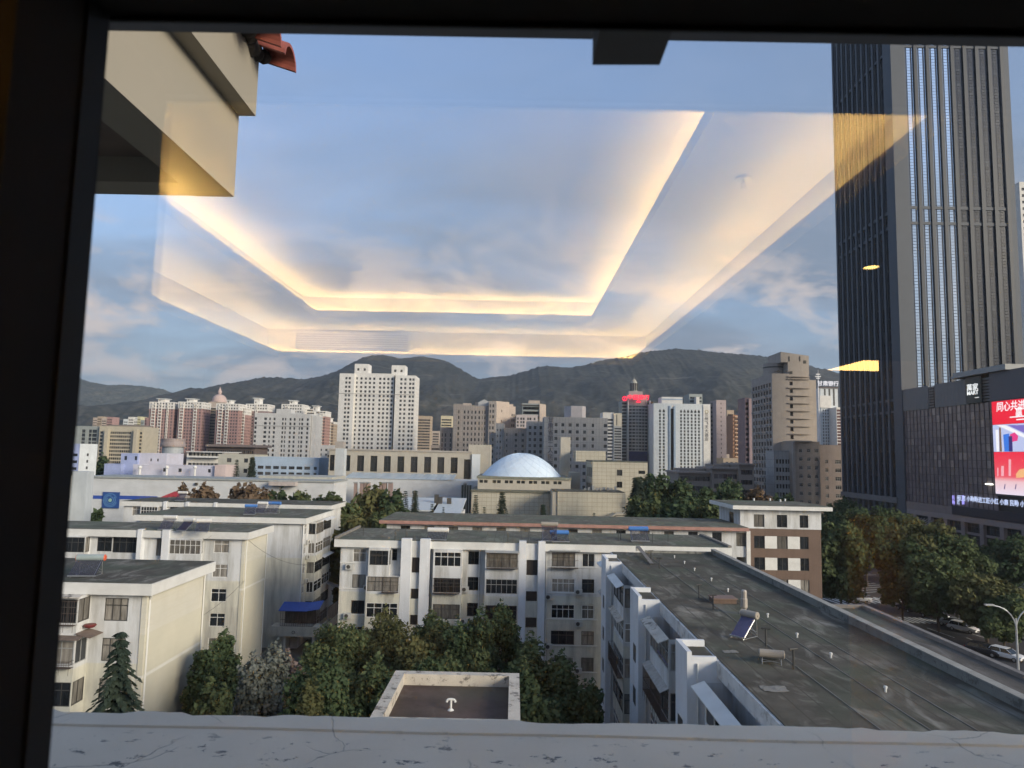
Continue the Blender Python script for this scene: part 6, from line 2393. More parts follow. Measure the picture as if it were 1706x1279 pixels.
def build_hospital():
    Y = 447.0
    st = 78 / 8.525 * Y / F
    t, q = block('grey stepped hospital block with small windows and a gabled roof hut', zC(352)[0], zC(806)[0], zC(0, 235)[1], Y, 24, GREY_CLAD, 'hospital', 'hospital',
                 S=dict(cols=[(zC(c)[0], 2.7) for c in (380, 463, 515, 568, 618, 672)] + [(zC(716)[0], 1.0), (zC(752)[0], 1.8)], row0=zC(0, 310)[1], step=st, h=1.9), parapet=.8, group='grey hospital wings')
    part_box(t, 'pier', zC(289)[0], zC(351)[0], zC(0, 190)[1], 790, Y - 2, 12, GREY_CLAD)
    part_box(t, 'roof_block', zC(352)[0], zC(435)[0], zC(0, 192)[1], zC(0, 233)[1], Y + 1, 10, GREY_CLAD)
    part_box(t, 'roof_block', zC(438)[0], zC(552)[0], zC(0, 183)[1], zC(0, 232)[1], Y + 14, 8, PEACH)  # warm sunlight put into this roof block's colour
    a, b = P(zC(655)[0], 672, Y + 6), P(zC(825)[0], 672, Y + 6)
    z0, z1, z2 = P(800, zC(0, 233)[1], Y + 6).z, P(800, zC(0, 172)[1], Y + 6).z, P(800, zC(0, 128)[1], Y + 6).z
    m = MB()
    m.prism([(a.x, z0), (b.x, z0), (b.x, z1), ((a.x + b.x) / 2, z2), (a.x, z1)], 'y', Y + 6, Y + 16)
    m.build('gable_hut', plain('hut_grey', (0.42, 0.43, 0.44), .7), t)
    block('grey hospital wing with paired windows and no roof hut', zC(807)[0], zC(905)[0], zC(0, 168)[1], Y - 2, 24, GREY_CLAD, 'hospital', 'hospital', S=dict(cols=[(zC(828)[0], 2.2), (zC(870)[0], 2.6)], row0=zC(0, 220)[1], step=st, h=1.9), parapet=.6)
    block('low grey wing with narrow windows at the left foot of the hospital', zC(112)[0], zC(288)[0], zC(0, 535)[1], Y + 4, 16, GREY_CLAD, 'hospital', 'hospital', S=dict(cols=[(zC(c)[0], 2.0) for c in (146, 193, 265)], row0=zC(0, 635)[1], step=st * .92, h=2.2), parapet=.5)
    # block set at an angle, warm sunlight put into its peach colour
    t, q = block('block coloured peach for sunlight, turned towards the evening sun', zC(905)[0], zC(1160)[0], zC(0, 165)[1], 470, 22, PEACH, 'angled_block', S=dict(cols=[(zC(1020)[0], 1.6)], row0=zC(0, 290)[1], step=3.4 * 2, h=1.6), E=dict(n=4, w=1.4, drop=4, step=3.4, h=1.6), rot=R_(42), parapet=.5)
    # curved balconies
    t, q = block('peach block with stacked rounded bays right of the turned block', zC(1020)[0], zC(1200)[0], zC(0, 235)[1], 478, 16, PEACH, 'angled_block', S=dict(cols=[(zC(c)[0], 2.2) for c in (1150, 1180)], row0=zC(0, 350)[1], step=st, h=1.7), rot=R_(24), parapet=.5)
    part_box(t, 'roof_hut', zC(1070)[0], zC(1200)[0], zC(0, 195)[1], zC(0, 234)[1], 482, 8, PEACH)
    block('pale block with arched top windows behind the hospital', zC(1195)[0], zC(1500)[0], zC(0, 360)[1], 465, 18, wall_mat('pale_mauve_wall', (0.52, 0.47, 0.47), .12), 'arched_block', S=dict(cols=[(zC(c)[0], 3.0) for c in (1218, 1265, 1300, 1362, 1396, 1455)], row0=zC(0, 405)[1], step=st * .66, h=1.5), parapet=.5)
    t, q = block('glass fronted tower with a pink roof storey behind the hospital', zC(1282)[0], zC(1522)[0], zC(0, 195)[1], 560, 22, GREEN_GREY, 'glass_tower', S=dict(n=9, w=2.2, row0=zC(0, 255)[1], step=3.6, h=2.2), parapet=.5)
    part_box(t, 'roof_storey', zC(1370)[0], zC(1530)[0], zC(0, 145)[1], zC(0, 193)[1], 562, 12, PEACH)
    part_box(t, 'band', zC(1280)[0], zC(1524)[0], zC(0, 205)[1], zC(0, 222)[1], 559.5, .45, FRAME_D)
    m = MB()
    a, b = P(zC(1524)[0], 690, 559), P(zC(1622)[0], 690, 559)
    zt = P(905, zC(0, 192)[1], 559).z
    m.prism([(a.x, 559), (b.x, 568), (b.x, 580), (a.x, 580)], 'z', 0, zt)
    m.build('side_wing', PEACH, t)
    # middle links
    Yl = 400.0
    s2 = 83 / 8.525 * Yl / F
    block('grey stair tower with diamond shaped small windows', zC(905)[0], zC(1026)[0], zC(0, 478)[1], Yl + 2, 14, GREY_PALE, 'hospital', 'hospital', S=dict(cols=[(zC(930)[0], 1.4), (zC(972)[0], 1.8)], row0=zC(0, 565)[1], step=s2, h=1.3), parapet=.4)
    block('grey wing with sparse windows left of the emblem wing', zC(1027)[0], zC(1342)[0], zC(0, 548)[1], Yl, 16, GREY_CLAD, 'hospital', 'hospital', S=dict(cols=[(zC(1062)[0], 1.8), (zC(1192)[0], 3.8), (zC(1290)[0], 3.8)], row0=zC(0, 630)[1], step=s2 * .95, h=1.45), parapet=.5)
    block('grey wing with three even window columns beside the emblem wing', zC(1343)[0], zC(1628)[0], zC(0, 462)[1], Yl - 3, 16, GREY_PALE, 'hospital', 'hospital', S=dict(cols=[(zC(1392)[0], 4.2), (zC(1463)[0], 4.2), (zC(1545)[0], 4.2)], row0=zC(0, 530)[1], step=s2 * 1.02, h=1.75), parapet=.8)
    block('grey low side wing under the wing with diamond windows', zC(812)[0], zC(904)[0], zC(0, 610)[1], Yl + 8, 12, GREY_PALE, 'hospital', 'hospital', S=dict(cols=[(zC(862)[0], 2.2)], row0=zC(0, 700)[1], step=s2, h=1.6), parapet=.4)
    Ye = 372.0
    t, q = block('pale grey hospital wing with an emblem and a column of vertical characters', zD(225)[0], zD(1130)[0], zD(0, 412)[1], Ye, 20, GREY_PALE, 'hospital', 'hospital',
                 S=dict(cols=[(zD(c)[0], 4.8) for c in (397, 493, 597, 700, 801)] + [(zD(920)[0], 3.8), (zD(1098)[0], 5.5)], row0=zD(0, 494)[1], step=97 / 8.525 * Ye / F, h=1.65), parapet=1.0)
    m = MB()
    c = P(zD(680)[0], 690, Ye + 5)
    a, b = P(zD(528)[0], 690, Ye + 5), P(zD(825)[0], 690, Ye + 5)
    w = (b.x - a.x)
    z0, z1 = q[4] + .01, P(960, zD(0, 222)[1], Ye + 5).z
    m.prism([(a.x, Ye + 8), (a.x + w * .27, Ye + 5), (b.x - w * .2, Ye + 5), (b.x, Ye + 8), (b.x, Ye + 13), (a.x, Ye + 13)], 'z', z0, z1)
    m.build('penthouse', wall_mat('mauve_penthouse', (0.48, 0.45, 0.46), .12), t)
    ink = plain('dark_lettering', (0.10, 0.10, 0.12), .6)
    p = P(zD(316)[0], zD(0, 775)[1], Ye)
    text_obj('lettering', '甘肃省第二人民医院', 3.1, ink, t, (p.x, Ye - .12, p.z), 'S', .05, vertical=True, bold=.02)
    p = P(zD(316)[0], zD(0, 487)[1], Ye)
    m = MB()
    m.lathe([(.75, 0), (1.0, 0), (1.0, .06), (.75, .06)], (0, 0, 0), 20)
    m.box(-.12, .12, -.65, .65, 0, .05)
    m.box(-.65, .65, -.12, .12, 0.001, .051)
    me = m.mesh('emblem', plain('emblem_blue', (0.14, 0.17, 0.30), .5))
    me.transform(Matrix.Rotation(R_(90), 4, 'X'))
    link('emblem', me, t, (p.x, Ye - .03, p.z))
    # striped flats
    Ys = 470.0
    t, q = block('white flats with dark stripes and a sun-tinted end beside the bank tower', zD(1062)[0], zD(1216)[0], zD(0, 325)[1], Ys, 16, WHITE_FAR, 'striped_flats', S=dict(cols=[(zD(1165)[0], 9)], row0=zD(0, 420)[1], step=48 / 8.525 * Ys / F, h=1.2), parapet=.5)
    t, q = block('striped grey flats with long dark bands under a top coloured for sunlight', zD(1218)[0], zD(1332)[0], zD(0, 505)[1], Ys - 1, 16, wall_mat('striped_grey', (0.46, 0.47, 0.46), .12), 'striped_flats', S=dict(cols=[(zD(1275)[0], 11.6)], row0=zD(0, 545)[1], step=38 / 8.525 * Ys / F, h=1.0), parapet=0)
    part_box(t, 'sunlit_top', zD(1217)[0], zD(1328)[0], zD(0, 325)[1], zD(0, 504)[1], Ys - 1.2, 16, wall_mat('sunlit_top_wall', (0.66, 0.60, 0.48), .1))  # east side lit by the sun, that light put into its colour
    part_box(t, 'slot', zD(1254)[0], zD(1264)[0], zD(0, 345)[1], zD(0, 495)[1], Ys - 1.35, .14, FRAME_D)


build_hospital()


def build_bank_tower():
    Y = 500.0
    E_ = lambda x: zE(x)[0]
    t = thing('bank_tower', 'grey banded bank tower with a lantern spire and glowing red sign', 'bank tower', (P(E_(235), 700, Y).x, Y, 0))
    a, b = P(E_(232), 700, Y), P(E_(505), 700, Y)
    zt = P(1060, zE(0, 540)[1], Y).z
    st = 46.6 / 8.525 * Y / F
    hs = [(.8, b.x - a.x - .8, z0, z1) for z0, z1 in rowzs(P(1060, zE(0, 574)[1], Y).z, st, 1.25)]
    grey = wall_mat('bank_grey_stone', (0.34, 0.335, 0.32), .12)
    m = MB()
    # gently bowed front made of five facets
    n = 6
    W = b.x - a.x
    fr = [(a.x + W * k / n, Y - 2.2 * math.sin(math.pi * k / n)) for k in range(n + 1)]
    for k in range(n):
        p, q = Vector((*fr[k], 0)), Vector((*fr[k + 1], 0))
        u = (q - p)
        L = u.length
        u /= L
        nn = Vector((u.y, -u.x, 0))
        m.wall(p, u, nn, L, 0, zt, [(.25, L - .25, h[2], h[3]) for h in hs], .4)
    m.poly([(x, y, zt) for x, y in fr] + [(b.x, Y + 20, zt), (a.x, Y + 20, zt)])
    m.quad((b.x, Y, 0), (b.x, Y + 20, 0), (b.x, Y + 20, zt), (b.x, Y, zt))
    m.quad((a.x, Y + 20, 0), (a.x, Y, 0), (a.x, Y, zt), (a.x, Y + 20, zt))
    m.build('wall', grey, t)
    m = MB()
    m.poly([(x, y + .35, zt - 2) for x, y in fr[::1]] + [(b.x - .1, Y + 2, zt - 2), (a.x + .1, Y + 2, zt - 2)])
    for k in range(n):
        m.quad((fr[k][0], fr[k][1] + .35, 0), (fr[k + 1][0], fr[k + 1][1] + .35, 0), (fr[k + 1][0], fr[k + 1][1] + .35, zt - 2), (fr[k][0], fr[k][1] + .35, zt - 2))
    m.build('glazing', GLASS_FAR, t)
    part_box(t, 'glass_wing', E_(140), E_(222), zE(0, 490)[1], 800, Y + 1.2, 18, GREEN_GREY)
    m = MB()
    zz = P(1040, zE(0, 500)[1], Y).z
    xa, xb = P(E_(143), 700, Y).x, P(E_(205), 700, Y).x
    k = 0
    while zz - k * st > 4:
        m.box(xa, xb, Y + .9, Y + 1.19, zz - k * st - 2.0, zz - k * st - .6)
        k += 1
    m.build('glass_bands', GLASS_FAR, t, kind='stuff')
    part_box(t, 'white_pier', E_(222), E_(232), zE(0, 480)[1], 800, Y - .8, 2, W_TRIM)
    part_box(t, 'pier', E_(506), E_(530), zE(0, 540)[1], 800, Y - .5, 12, grey)
    part_box(t, 'white_pier', E_(531), E_(545), zE(0, 487)[1], zE(0, 780)[1], Y - .8, 2, W_TRIM)
    part_box(t, 'side_glass', E_(546), E_(580), zE(0, 497)[1], 800, Y + 3, 14, GLASS_FAR)
    part_box(t, 'base_glass', E_(238), E_(500), zE(0, 1210)[1], 800, Y - 3.4, 1.0, glass_mat('blue_base_glass', (0.025, 0.035, 0.09), (0.05, 0.06, 0.12), .4))
    # stepped crown, lantern and spire
    m = MB()
    c = P(E_(340), 660, Y)
    xa, xb = P(E_(240), 660, Y).x, P(E_(440), 660, Y).x
    z1 = P(1060, zE(0, 410)[1], Y).z
    z2 = P(1060, zE(0, 352)[1], Y).z
    m.box(xa - 1.5, xb + 3, Y + 1, Y + 18, zt + .01, z1)
    m.box(xa, xb, Y + 2, Y + 16, z1 + .002, z2)
    m.build('crown', grey, t)
    R = (P(E_(392), 640, Y).x - P(E_(290), 640, Y).x) / 2
    m = MB()
    z3_, z4_, z5_ = P(1060, zE(0, 255)[1], Y).z, P(1060, zE(0, 165)[1], Y).z, P(1060, zE(0, 122)[1], Y).z
    cx = P(E_(340), 640, Y).x
    prof = [(R, z2 + .01), (R, z3_)]
    for k in range(1, 9):
        s = k / 9
        prof.append((R * math.cos(s * math.pi / 2) ** .9, z3_ + (z4_ - z3_) * math.sin(s * math.pi / 2) ** 1.3))
    prof += [(.25, z4_ + .2), (.05, z5_)]
    m.lathe(prof, (cx, Y + 9, 0), 12)
    m.build('lantern', wall_mat('lantern_stone', (0.44, 0.43, 0.38), .15), t)
    m = MB()
    for k in range(12):
        th = 2 * math.pi * (k + .5) / 12
        x, y = cx + R * .99 * math.cos(th), Y + 9 + R * .99 * math.sin(th)
        m.tube((x, y, z2 + 1), (x, y, z3_ + 1.5), .42, 6)
    m.build('lantern_slots', FRAME_D, t, kind='stuff')
    red = emit_mat('red_neon', (1.0, 0.02, 0.065), .42)
    s = thing('roof_sign', 'glowing red characters on the bank tower roof', 'sign', (c.x, Y - 3, zt))
    p = P(E_(372), zE(0, 446)[1], Y - 3)
    text_obj('lettering', '中国银行', 3.9, red, s, (p.x, Y - 3, p.z), 'S', .2, bold=.08)
    p = P(E_(176), zE(0, 458)[1], Y - 3)
    m = MB()
    m.lathe([(1.2, 0), (1.75, 0), (1.75, .3), (1.2, .3)], (0, 0, 0), 22)
    m.box(-.28, .28, -1.6, 1.6, 0, .28)
    me = m.mesh('emblem', red)
    me.transform(Matrix.Rotation(R_(90), 4, 'X'))
    link('emblem', me, s, (p.x, Y - 3, p.z))
    m = MB()
    p = P(E_(372), zE(0, 505)[1], Y - 3)
    m.box(p.x - 1.6, p.x + 1.6, Y - 3.2, Y - 3, p.z - .5, p.z + .5)
    m.box(p.x - .5, p.x + .5, Y - 3.2, Y - 3, p.z + .501, p.z + 1.6)
    m.build('crest', red, s)
    m = MB()
    for x in (-9, -4, 0, 4, 8):
        m.tube((c.x + 2 + x, Y - 2.6, zt + .02), (c.x + 2 + x, Y - 2.9, p.z + 4), .12, 5)
    m.build('frame', FRAME_D, s)


build_bank_tower()


def build_hotel():
    Y = 480.0
    E_ = lambda x: zE(x)[0]
    st = 46.1 / 8.525 * Y / F
    t, q = block('white hotel tower with a dark central slot and pointed top windows', E_(588), E_(1392), zE(0, 548)[1], Y, 20, WHITE_COOL, 'hotel_tower', 'hotel',
                 S=dict(cols=[(E_(c), 3.0) for c in (678, 732, 977, 1027, 1077, 1128, 1180, 1230)], row0=zE(0, 692)[1], step=st, h=1.5), E=dict(n=2, w=1.3, row0=zE(0, 692)[1], step=st, h=1.5), parapet=.8)
    part_box(t, 'slot', E_(830), E_(874), zE(0, 600)[1], 790, Y - .05, .9, GLASS_DARK)
    part_box(t, 'slot_surround', E_(812), E_(829.5), zE(0, 560)[1], 790, Y - .7, .69, BLUE_PALE)
    part_box(t, 'slot_surround', E_(874.5), E_(900), zE(0, 560)[1], 790, Y - .7, .69, BLUE_PALE)
    part_box(t, 'end_panel', E_(1296), E_(1394), zE(0, 542)[1], 790, Y - .5, .49, wall_mat('hotel_end_white', (0.74, 0.72, 0.68), .1))
    part_box(t, 'penthouse', E_(702), E_(998), zE(0, 436)[1], zE(0, 546)[1], Y + 3, 12, WHITE_FAR)
    part_box(t, 'penthouse_band', E_(700), E_(1000), zE(0, 462)[1], zE(0, 476)[1], Y + 2.7, .28, BLUE_PALE)
    m = MB()
    for c in (678, 732, 977, 1027, 1077, 1128, 1180, 1230):
        x = P(E_(c), 685, Y).x
        z0, z1, z2 = P(1100, zE(0, 652)[1], Y).z, P(1100, zE(0, 632)[1], Y).z, P(1100, zE(0, 604)[1], Y).z
        m.prism([(x - .75, z0), (x + .75, z0), (x + .75, z1), (x, z2), (x - .75, z1)], 'y', Y - .04, Y + .1)
    m.build('pointed_windows', GLASS_FAR, t, kind='stuff')
    ink = plain('hotel_lettering', (0.12, 0.12, 0.13), .6)
    p = P(E_(1336), zE(0, 865)[1], Y)
    text_obj('lettering', '兰州飞天大酒店', 2.6, ink, t, (p.x, Y - .56, p.z), 'S', .05, vertical=True, bold=.03)
    p = P(E_(1338), zE(0, 645)[1], Y)
    m = MB()
    m.lathe([(.8, 0), (1.2, 0), (1.2, .06), (.8, .06)], (0, 0, 0), 18)
    me = m.mesh('emblem', plain('emblem_gold', (0.45, 0.38, 0.2), .5))
    me.transform(Matrix.Rotation(R_(90), 4, 'X'))
    link('emblem', me, t, (p.x, Y - .54, p.z))
    # neighbours on the right
    block('grey slim tower behind the hotel roof', E_(1092), E_(1280), zE(0, 400)[1], 640, 20, GREEN_GREY, 'tower_block', S=dict(n=5, w=2.2, drop=3, step=3.2, h=1.6), parapet=.4)
    t, q = block('narrow cream column of the slim tower behind the hotel roof', E_(1192), E_(1238), zE(0, 436)[1], 632, 8, WHITE_FAR, 'tower_block', parapet=0)
    block('dull grey slab between the hotel and the mauve slab', E_(1394), E_(1478), zE(0, 532)[1], 520, 16, GREY_CLAD, 'slab_tower', S=dict(n=4, w=1.6, drop=3, step=3.2, h=1.5))
    t, q = block('blank mauve slab tower with one line of tiny windows', E_(1478), E_(1616), zE(0, 492)[1], 510, 16, wall_mat('mauve_slab_wall', (0.44, 0.36, 0.35), .1), 'slab_tower', S=dict(cols=[(E_(1545), 1.4)], row0=zE(0, 530)[1], step=3.2, h=1.2))
    block('tan flats with a thin white roof slab right of the mauve slab', 1211, 1223, 683, 560, 18, TAN, 'tan_flats', S=dict(n=3, w=1.7, drop=4, step=3.1, h=1.5), parapet=0)
    part_box(t, 'gap_strip', E_(1617), E_(1622), zE(0, 620)[1], 790, 512, 6, FRAME_G)  # narrow grey strip at the right of the slab
    t, q = block('orange brown flats with pale balcony bands', 1221, 1242, 692, 540, 18, ORANGE, 'orange_flats', S=dict(n=5, w=1.3, drop=3, step=3.0, h=1.5), parapet=.4)
    m = MB()
    a, b = P(1224, 700, 540), P(1239, 700, 540)
    z = q[4] - 1
    while z > 5:
        m.box(a.x, a.x + 2.6, 538.8, 539.98, z - .5, z + .4)
        m.box(b.x - 2.6, b.x, 538.8, 539.98, z - .5, z + .4)
        z -= 3.0
    m.build('balconies', wall_mat('pale_orange_band', (0.62, 0.45, 0.32), .1), t, kind='stuff')
    t, q = block('narrow tower with dark windows and a pink flank beside the tall beige tower', zF(180)[0], zF(242)[0], zF(0, 716)[1], 420, 14, wall_mat('plum_wall', (0.25, 0.18, 0.19), .1), 'narrow_tower', S=dict(n=2, w=1.6, drop=3, step=3.0, h=1.6))
    part_box(t, 'flank', zF(243)[0], zF(300)[0], zF(0, 714)[1], 790, 419, 14, wall_mat('pink_flank', (0.55, 0.40, 0.38), .1))
    # classical low building
    Yc = 285.0
    for k, (l_, r_, tp, lab, n_) in enumerate(((580, 770, 768, 'left curved wing of the low stone building with many narrow piers', 12), (770, 925, 745, 'middle of the low stone building under a deep cornice', 5), (926, 1010, 722, 'right end of the low stone building with square windows', 3))):
        l, r = 960 + l_ / 3.41, 960 + r_ / 3.41
        T = 560 + tp / 3.41
        t, q = block(lab, l, r, T + 3, Yc + 3 - 3 * k, 22, wall_mat('warm_grey_stone', (0.31, 0.27, 0.24), .2), 'stone_building', S=dict(n=n_, w=(1.0 if k == 0 else 1.7), row0=T + 15 if k else T + 12, step=3.9, h=1.8), parapet=0)
        part_box(t, 'cornice', l - 1, r + 1, T, T + 3.2, Yc + 1.6 - 3 * k, 24, plain('stone_ledge', (0.34, 0.29, 0.26), .8, var=.15))
        if k < 2:
            part_box(t, 'roof_slab', l + 2, r - 2, T - 5, T - .3, Yc + 9, 12, MATS['warm_grey_stone'])


build_hotel()


def build_beige_tower():
    Y = 300.0
    x0 = P(1287, 700, Y).x
    x1 = P(1349, 700, Y).x
    xs = P(1313, 700, Y).x
    xr = P(1365, 700, Y).x
    y1 = Y + 26
    zt = P(1300, 622, Y).z
    beige = wall_mat('tower_beige_stone', (0.41, 0.365, 0.33), .2)
    t = thing('beige_tower', 'tall beige tower with a slanted roof crown and horizontal ledges', 'tower', (x0, Y, 0))
    st = 109 / 8.525 * Y / F
    m = MB()
    hw = []
    zrow = rowzs(P(1287, 640, Y).z, st * .965, 1.75)
    for z0, z1 in zrow:
        for p, q in cols_even(.8, 25.2, 7, 2.5):
            hw.append((p, q, z0, z1))
    hs = [((xs - x0) + .9, (xs - x0) + 2.2, z0, z1) for z0, z1 in rowzs(P(1318, zF(0, 500)[1], Y).z, st, 1.6)]
    shell(m, x0, x1, Y, y1, 0, zt, {'W': hw, 'S': hs}, .35)
    m.build('wall', beige, t)
    pm = MB()
    panes_for(pm, x0, x1, Y, y1, {'W': hw, 'S': hs}, .3)
    pm.build('windows', GLASS_FAR, t, kind='stuff')
    m = MB()
    k = 0
    z = P(1330, zF(0, 565)[1], Y).z
    while z > 18:
        m.prism([(xs - .1, Y - .55), (xs + 3, Y - .9), (x1 - 3, Y - .9), (x1 + .2, Y - .45), (x1 + .2, Y - .01), (xs - .1, Y - .01)], 'z', z - .18, z + .18)
        z -= st
    for y_ in (405, 438):
        z = P(1330, zF(0, y_)[1], Y).z
        m.prism([(xs - .1, Y - .55), (xs + 3, Y - .9), (x1 - 3, Y - .9), (x1 + .2, Y - .45), (x1 + .2, Y - .01), (xs - .1, Y - .01)], 'z', z - .2, z + .2)
    m.build('ledges', plain('ledge_stone', (0.36, 0.315, 0.275), .8, var=.15), t, kind='stuff')
    m = MB()
    m.box(x1 + .005, xr, Y + 2.5, y1 - 2, 0, P(1356, 632, Y).z)
    m.build('side_wing', beige, t)
    # crown: rounded drum on the left, slanted slab on the right
    m = MB()
    a, b = P(zF(495)[0], 610, Y + 5), P(zF(800)[0], 610, Y + 5)
    z2 = P(1295, zF(0, 205)[1], Y + 5).z
    R = (b.x - a.x) / 2
    m.lathe([(R, zt + .01), (R, z2), (.01, z2)], ((a.x + b.x) / 2, Y + 5 + R, 0), 26)
    m.build('drum', beige, t)
    m = MB()
    m.lathe([(R + .05, P(1295, zF(0, 262)[1], Y + 5).z - .3), (R + .05, P(1295, zF(0, 262)[1], Y + 5).z + .25)], ((a.x + b.x) / 2, Y + 5 + R, 0), 26)
    m.build('drum_slot', FRAME_D, t)
    a, b = P(zF(690)[0], 590, Y), P(zF(1090)[0], 590, Y)
    zl, zr_ = P(zF(690)[0], zF(0, 48)[1], Y).z, P(zF(1090)[0], zF(0, 105)[1], Y).z
    m = MB()
    zb = zt + .01
    m.prism([(xs + .4, zb), (b.x, zb), (b.x, zr_), (a.x, zl), (a.x, P(1300, 603, Y).z), (xs + .4, P(1300, 603, Y).z)], 'y', Y + .3, Y + 16)
    m.build('slanted_crown', beige, t)
    m = MB()
    w1 = P(zF(1035)[0], zF(0, 195)[1], Y)
    m.box(w1.x - .55, w1.x + .55, Y + .15, Y + .29, w1.z - .6, w1.z + .7)
    for x_ in (812, 962):
        w2 = P(zF(x_)[0], zF(0, 150)[1], Y)
        m.box(w2.x - .2, w2.x + .2, Y + .15, Y + .29, w2.z - 1.0, w2.z + 1.1)
    w1 = P(zF(835)[0], zF(0, 345)[1], Y)
    m.box(w1.x - .55, w1.x + .55, Y - .12, Y - .01, w1.z - .6, w1.z + .6)
    m.build('crown_windows', FRAME_D, t, kind='stuff')
    # metal flock ornament on the blank front
    m = MB()
    w1 = P(zF(650)[0], zF(0, 325)[1], Y)
    m.prism([(w1.x - 2.0, w1.z - .3), (w1.x - .4, w1.z + .15), (w1.x, w1.z + .55), (w1.x + .5, w1.z + .1), (w1.x + 1.9, w1.z - .25), (w1.x + .5, w1.z - .3), (w1.x, w1.z - .6), (w1.x - .5, w1.z - .3)], 'y', Y - .25, Y - .02)
    w1 = P(zF(765)[0], zF(0, 325)[1], Y)
    m.prism([(w1.x - .7, w1.z - .2), (w1.x, w1.z + .4), (w1.x + .6, w1.z - .1), (w1.x, w1.z - .3)], 'y', Y - .25, Y - .02)
    m.build('ornament', FRAME_D, t)
    # air conditioners in rows on the flank
    ac = MB()
    for i, (z0, z1) in enumerate(zrow):
        for k in range(7):
            if rnd.random() < .7:
                y = y1 - 1.6 - 3.5 * k - rnd.random()
                ac.box(x0 - .75, x0 - .01, y - .45, y + .45, z0 - 1.05, z0 - .4)
    ac.build('air_conditioners', FRAME_G, t, kind='stuff')
    # grey white annexe and the long wing
    Yw = 286.0
    G_ = lambda x: zG(x)[0]
    s2 = 120 / 8.525 * Yw / F
    block('pale grey annexe full of small windows at the foot of the beige tower', G_(590), G_(872), zG(0, 270)[1], 291, 10, GREY_PALE, 'annexe_block',
          S=dict(cols=[(G_(c), 3.2) for c in (635, 680, 722, 765, 803, 838)], row0=zG(0, 415)[1], step=s2 * .98, h=1.7), parapet=.3)
    t, q = block('brownish seven storey wing with white framed windows right of the beige tower', G_(874), G_(1240), zG(0, 140)[1], Yw, 18, GREY_CLAD if False else wall_mat('brownish_wing_wall', (0.36, 0.31, 0.27), .2), 'wing_block', 'building',
                 S=dict(cols=[(G_(c), 5.4) for c in (970, 1084, 1192)], row0=zG(0, 260)[1], step=s2, h=1.45), parapet=.3, singles=('three', FRAME_W))
    part_box(t, 'pier', G_(870), G_(905), zG(0, 135)[1], 905, Yw - .5, 1.0, beige)
    part_box(t, 'roof_ledge', G_(885), G_(1130), zG(0, 118)[1], zG(0, 138)[1], Yw - 1.2, 12, MATS['ledge_stone'])
    t, q = block('darker brown wing with one wide window per floor beside the dark tower', G_(1241), G_(1600), zG(0, 190)[1], Yw + 3, 18, wall_mat('dark_wing_wall', (0.30, 0.25, 0.23), .2), 'wing_block', 'building',
                 S=dict(cols=[(G_(1335), 4.6), (G_(1497), 9.5)], row0=zG(0, 420)[1], step=s2, h=1.55), parapet=.3, singles=('three', FRAME_W))
    # neon sign
    s = thing('neon_sign', 'vertical yellow neon sign hung at the edge of the dark tower', 'neon sign', (P(1410, 785, 281).x, 281, 20))
    yel = emit_mat('yellow_neon', (1.0, 0.58, 0.13), .42)
    p = P(1410.5, 786, 281)
    text_obj('lettering', '天福国际影城行', 2.25, yel, s, (p.x, 280.8, p.z), 'S', .05, vertical=True, bold=.045)
    m = MB()
    m.box(p.x - 1.1, p.x + 1.1, 281, 281.4, P(1410, 822, 281).z, P(1410, 750, 281).z)
    m.build('board', plain('neon_board', (0.03, 0.03, 0.03), .6), s)
    p2 = P(1409, 753, 281)
    m = MB()
    m.prism([(p2.x - .9, p2.z), (p2.x, p2.z - .7), (p2.x + 1.0, p2.z + 1.0), (p2.x, p2.z - .1)], 'y', 280.7, 280.98)
    m.build('tick', emit_mat('magenta_neon', (0.9, 0.05, 0.55), .4), s)
    # white bank tower with roof characters
    Yb = 450.0
    F_ = lambda x: zF(x)[0]
    t, q = block('white tower with dark pilaster slots under white roof characters', F_(1250), F_(1497), zF(0, 565)[1], Yb, 18, WHITE_COOL, 'bank_block', 'tower',
                 S=dict(cols=[(F_(c), 1.9) for c in (1285, 1320, 1353, 1385)], row0=zF(0, 885)[1], step=43.5 / 8.525 * Yb / F, h=1.15), parapet=0)
    for c, bt in ((1314, 670), (1380, 740), (1443, 815)):
        part_box(t, 'pilaster_slot', F_(c - 12), F_(c + 12), zF(0, 575)[1], zF(0, bt)[1], Yb - .05, .4, FRAME_D)
    part_box(t, 'sign_beam', F_(1235), F_(1505), zF(0, 548)[1], zF(0, 566)[1], Yb - .6, 3, plain('sign_beam', (0.12, 0.10, 0.10), .7))
    part_box(t, 'front_wing', F_(1246), F_(1404), zF(0, 672)[1], zF(0, 845)[1], Yb - .7, .65, WHITE_FAR)
    t2, q2 = block('striped red and white flats at the foot of the white roof characters', F_(1478), F_(1592), zF(0, 838)[1], 440, 14, WHITE_FAR, 'striped_flats', S=dict(cols=[(F_(1534), 12)], row0=zF(0, 885)[1], step=43.5 / 8.525 * 440 / F, h=1.3), parapet=0, glass=glass_mat('reddish_bands', (0.10, 0.05, 0.05), (0.2, 0.10, 0.10), .4))
    s = thing('roof_sign', 'white characters standing on the white tower roof', 'sign', (P(F_(1400), 640, Yb).x, Yb - 1, q[4]))
    wt = emit_mat('white_sign_letters', (0.95, 0.93, 1.0), .17)
    p = P(F_(1360), zF(0, 505)[1], Yb - 1)
    text_obj('lettering', '甘肃银行', 3.4, wt, s, (p.x, Yb - 1, p.z), 'S', .1, bold=.06)
    u = thing('mast', 'thin white lattice mast beside the tower with roof characters', 'mast', (P(F_(1218), 620, Yb).x, Yb, 0))
    p0, p1 = P(F_(1220), zF(0, 560)[1], Yb), P(F_(1218), zF(0, 305)[1], Yb)
    m = MB()
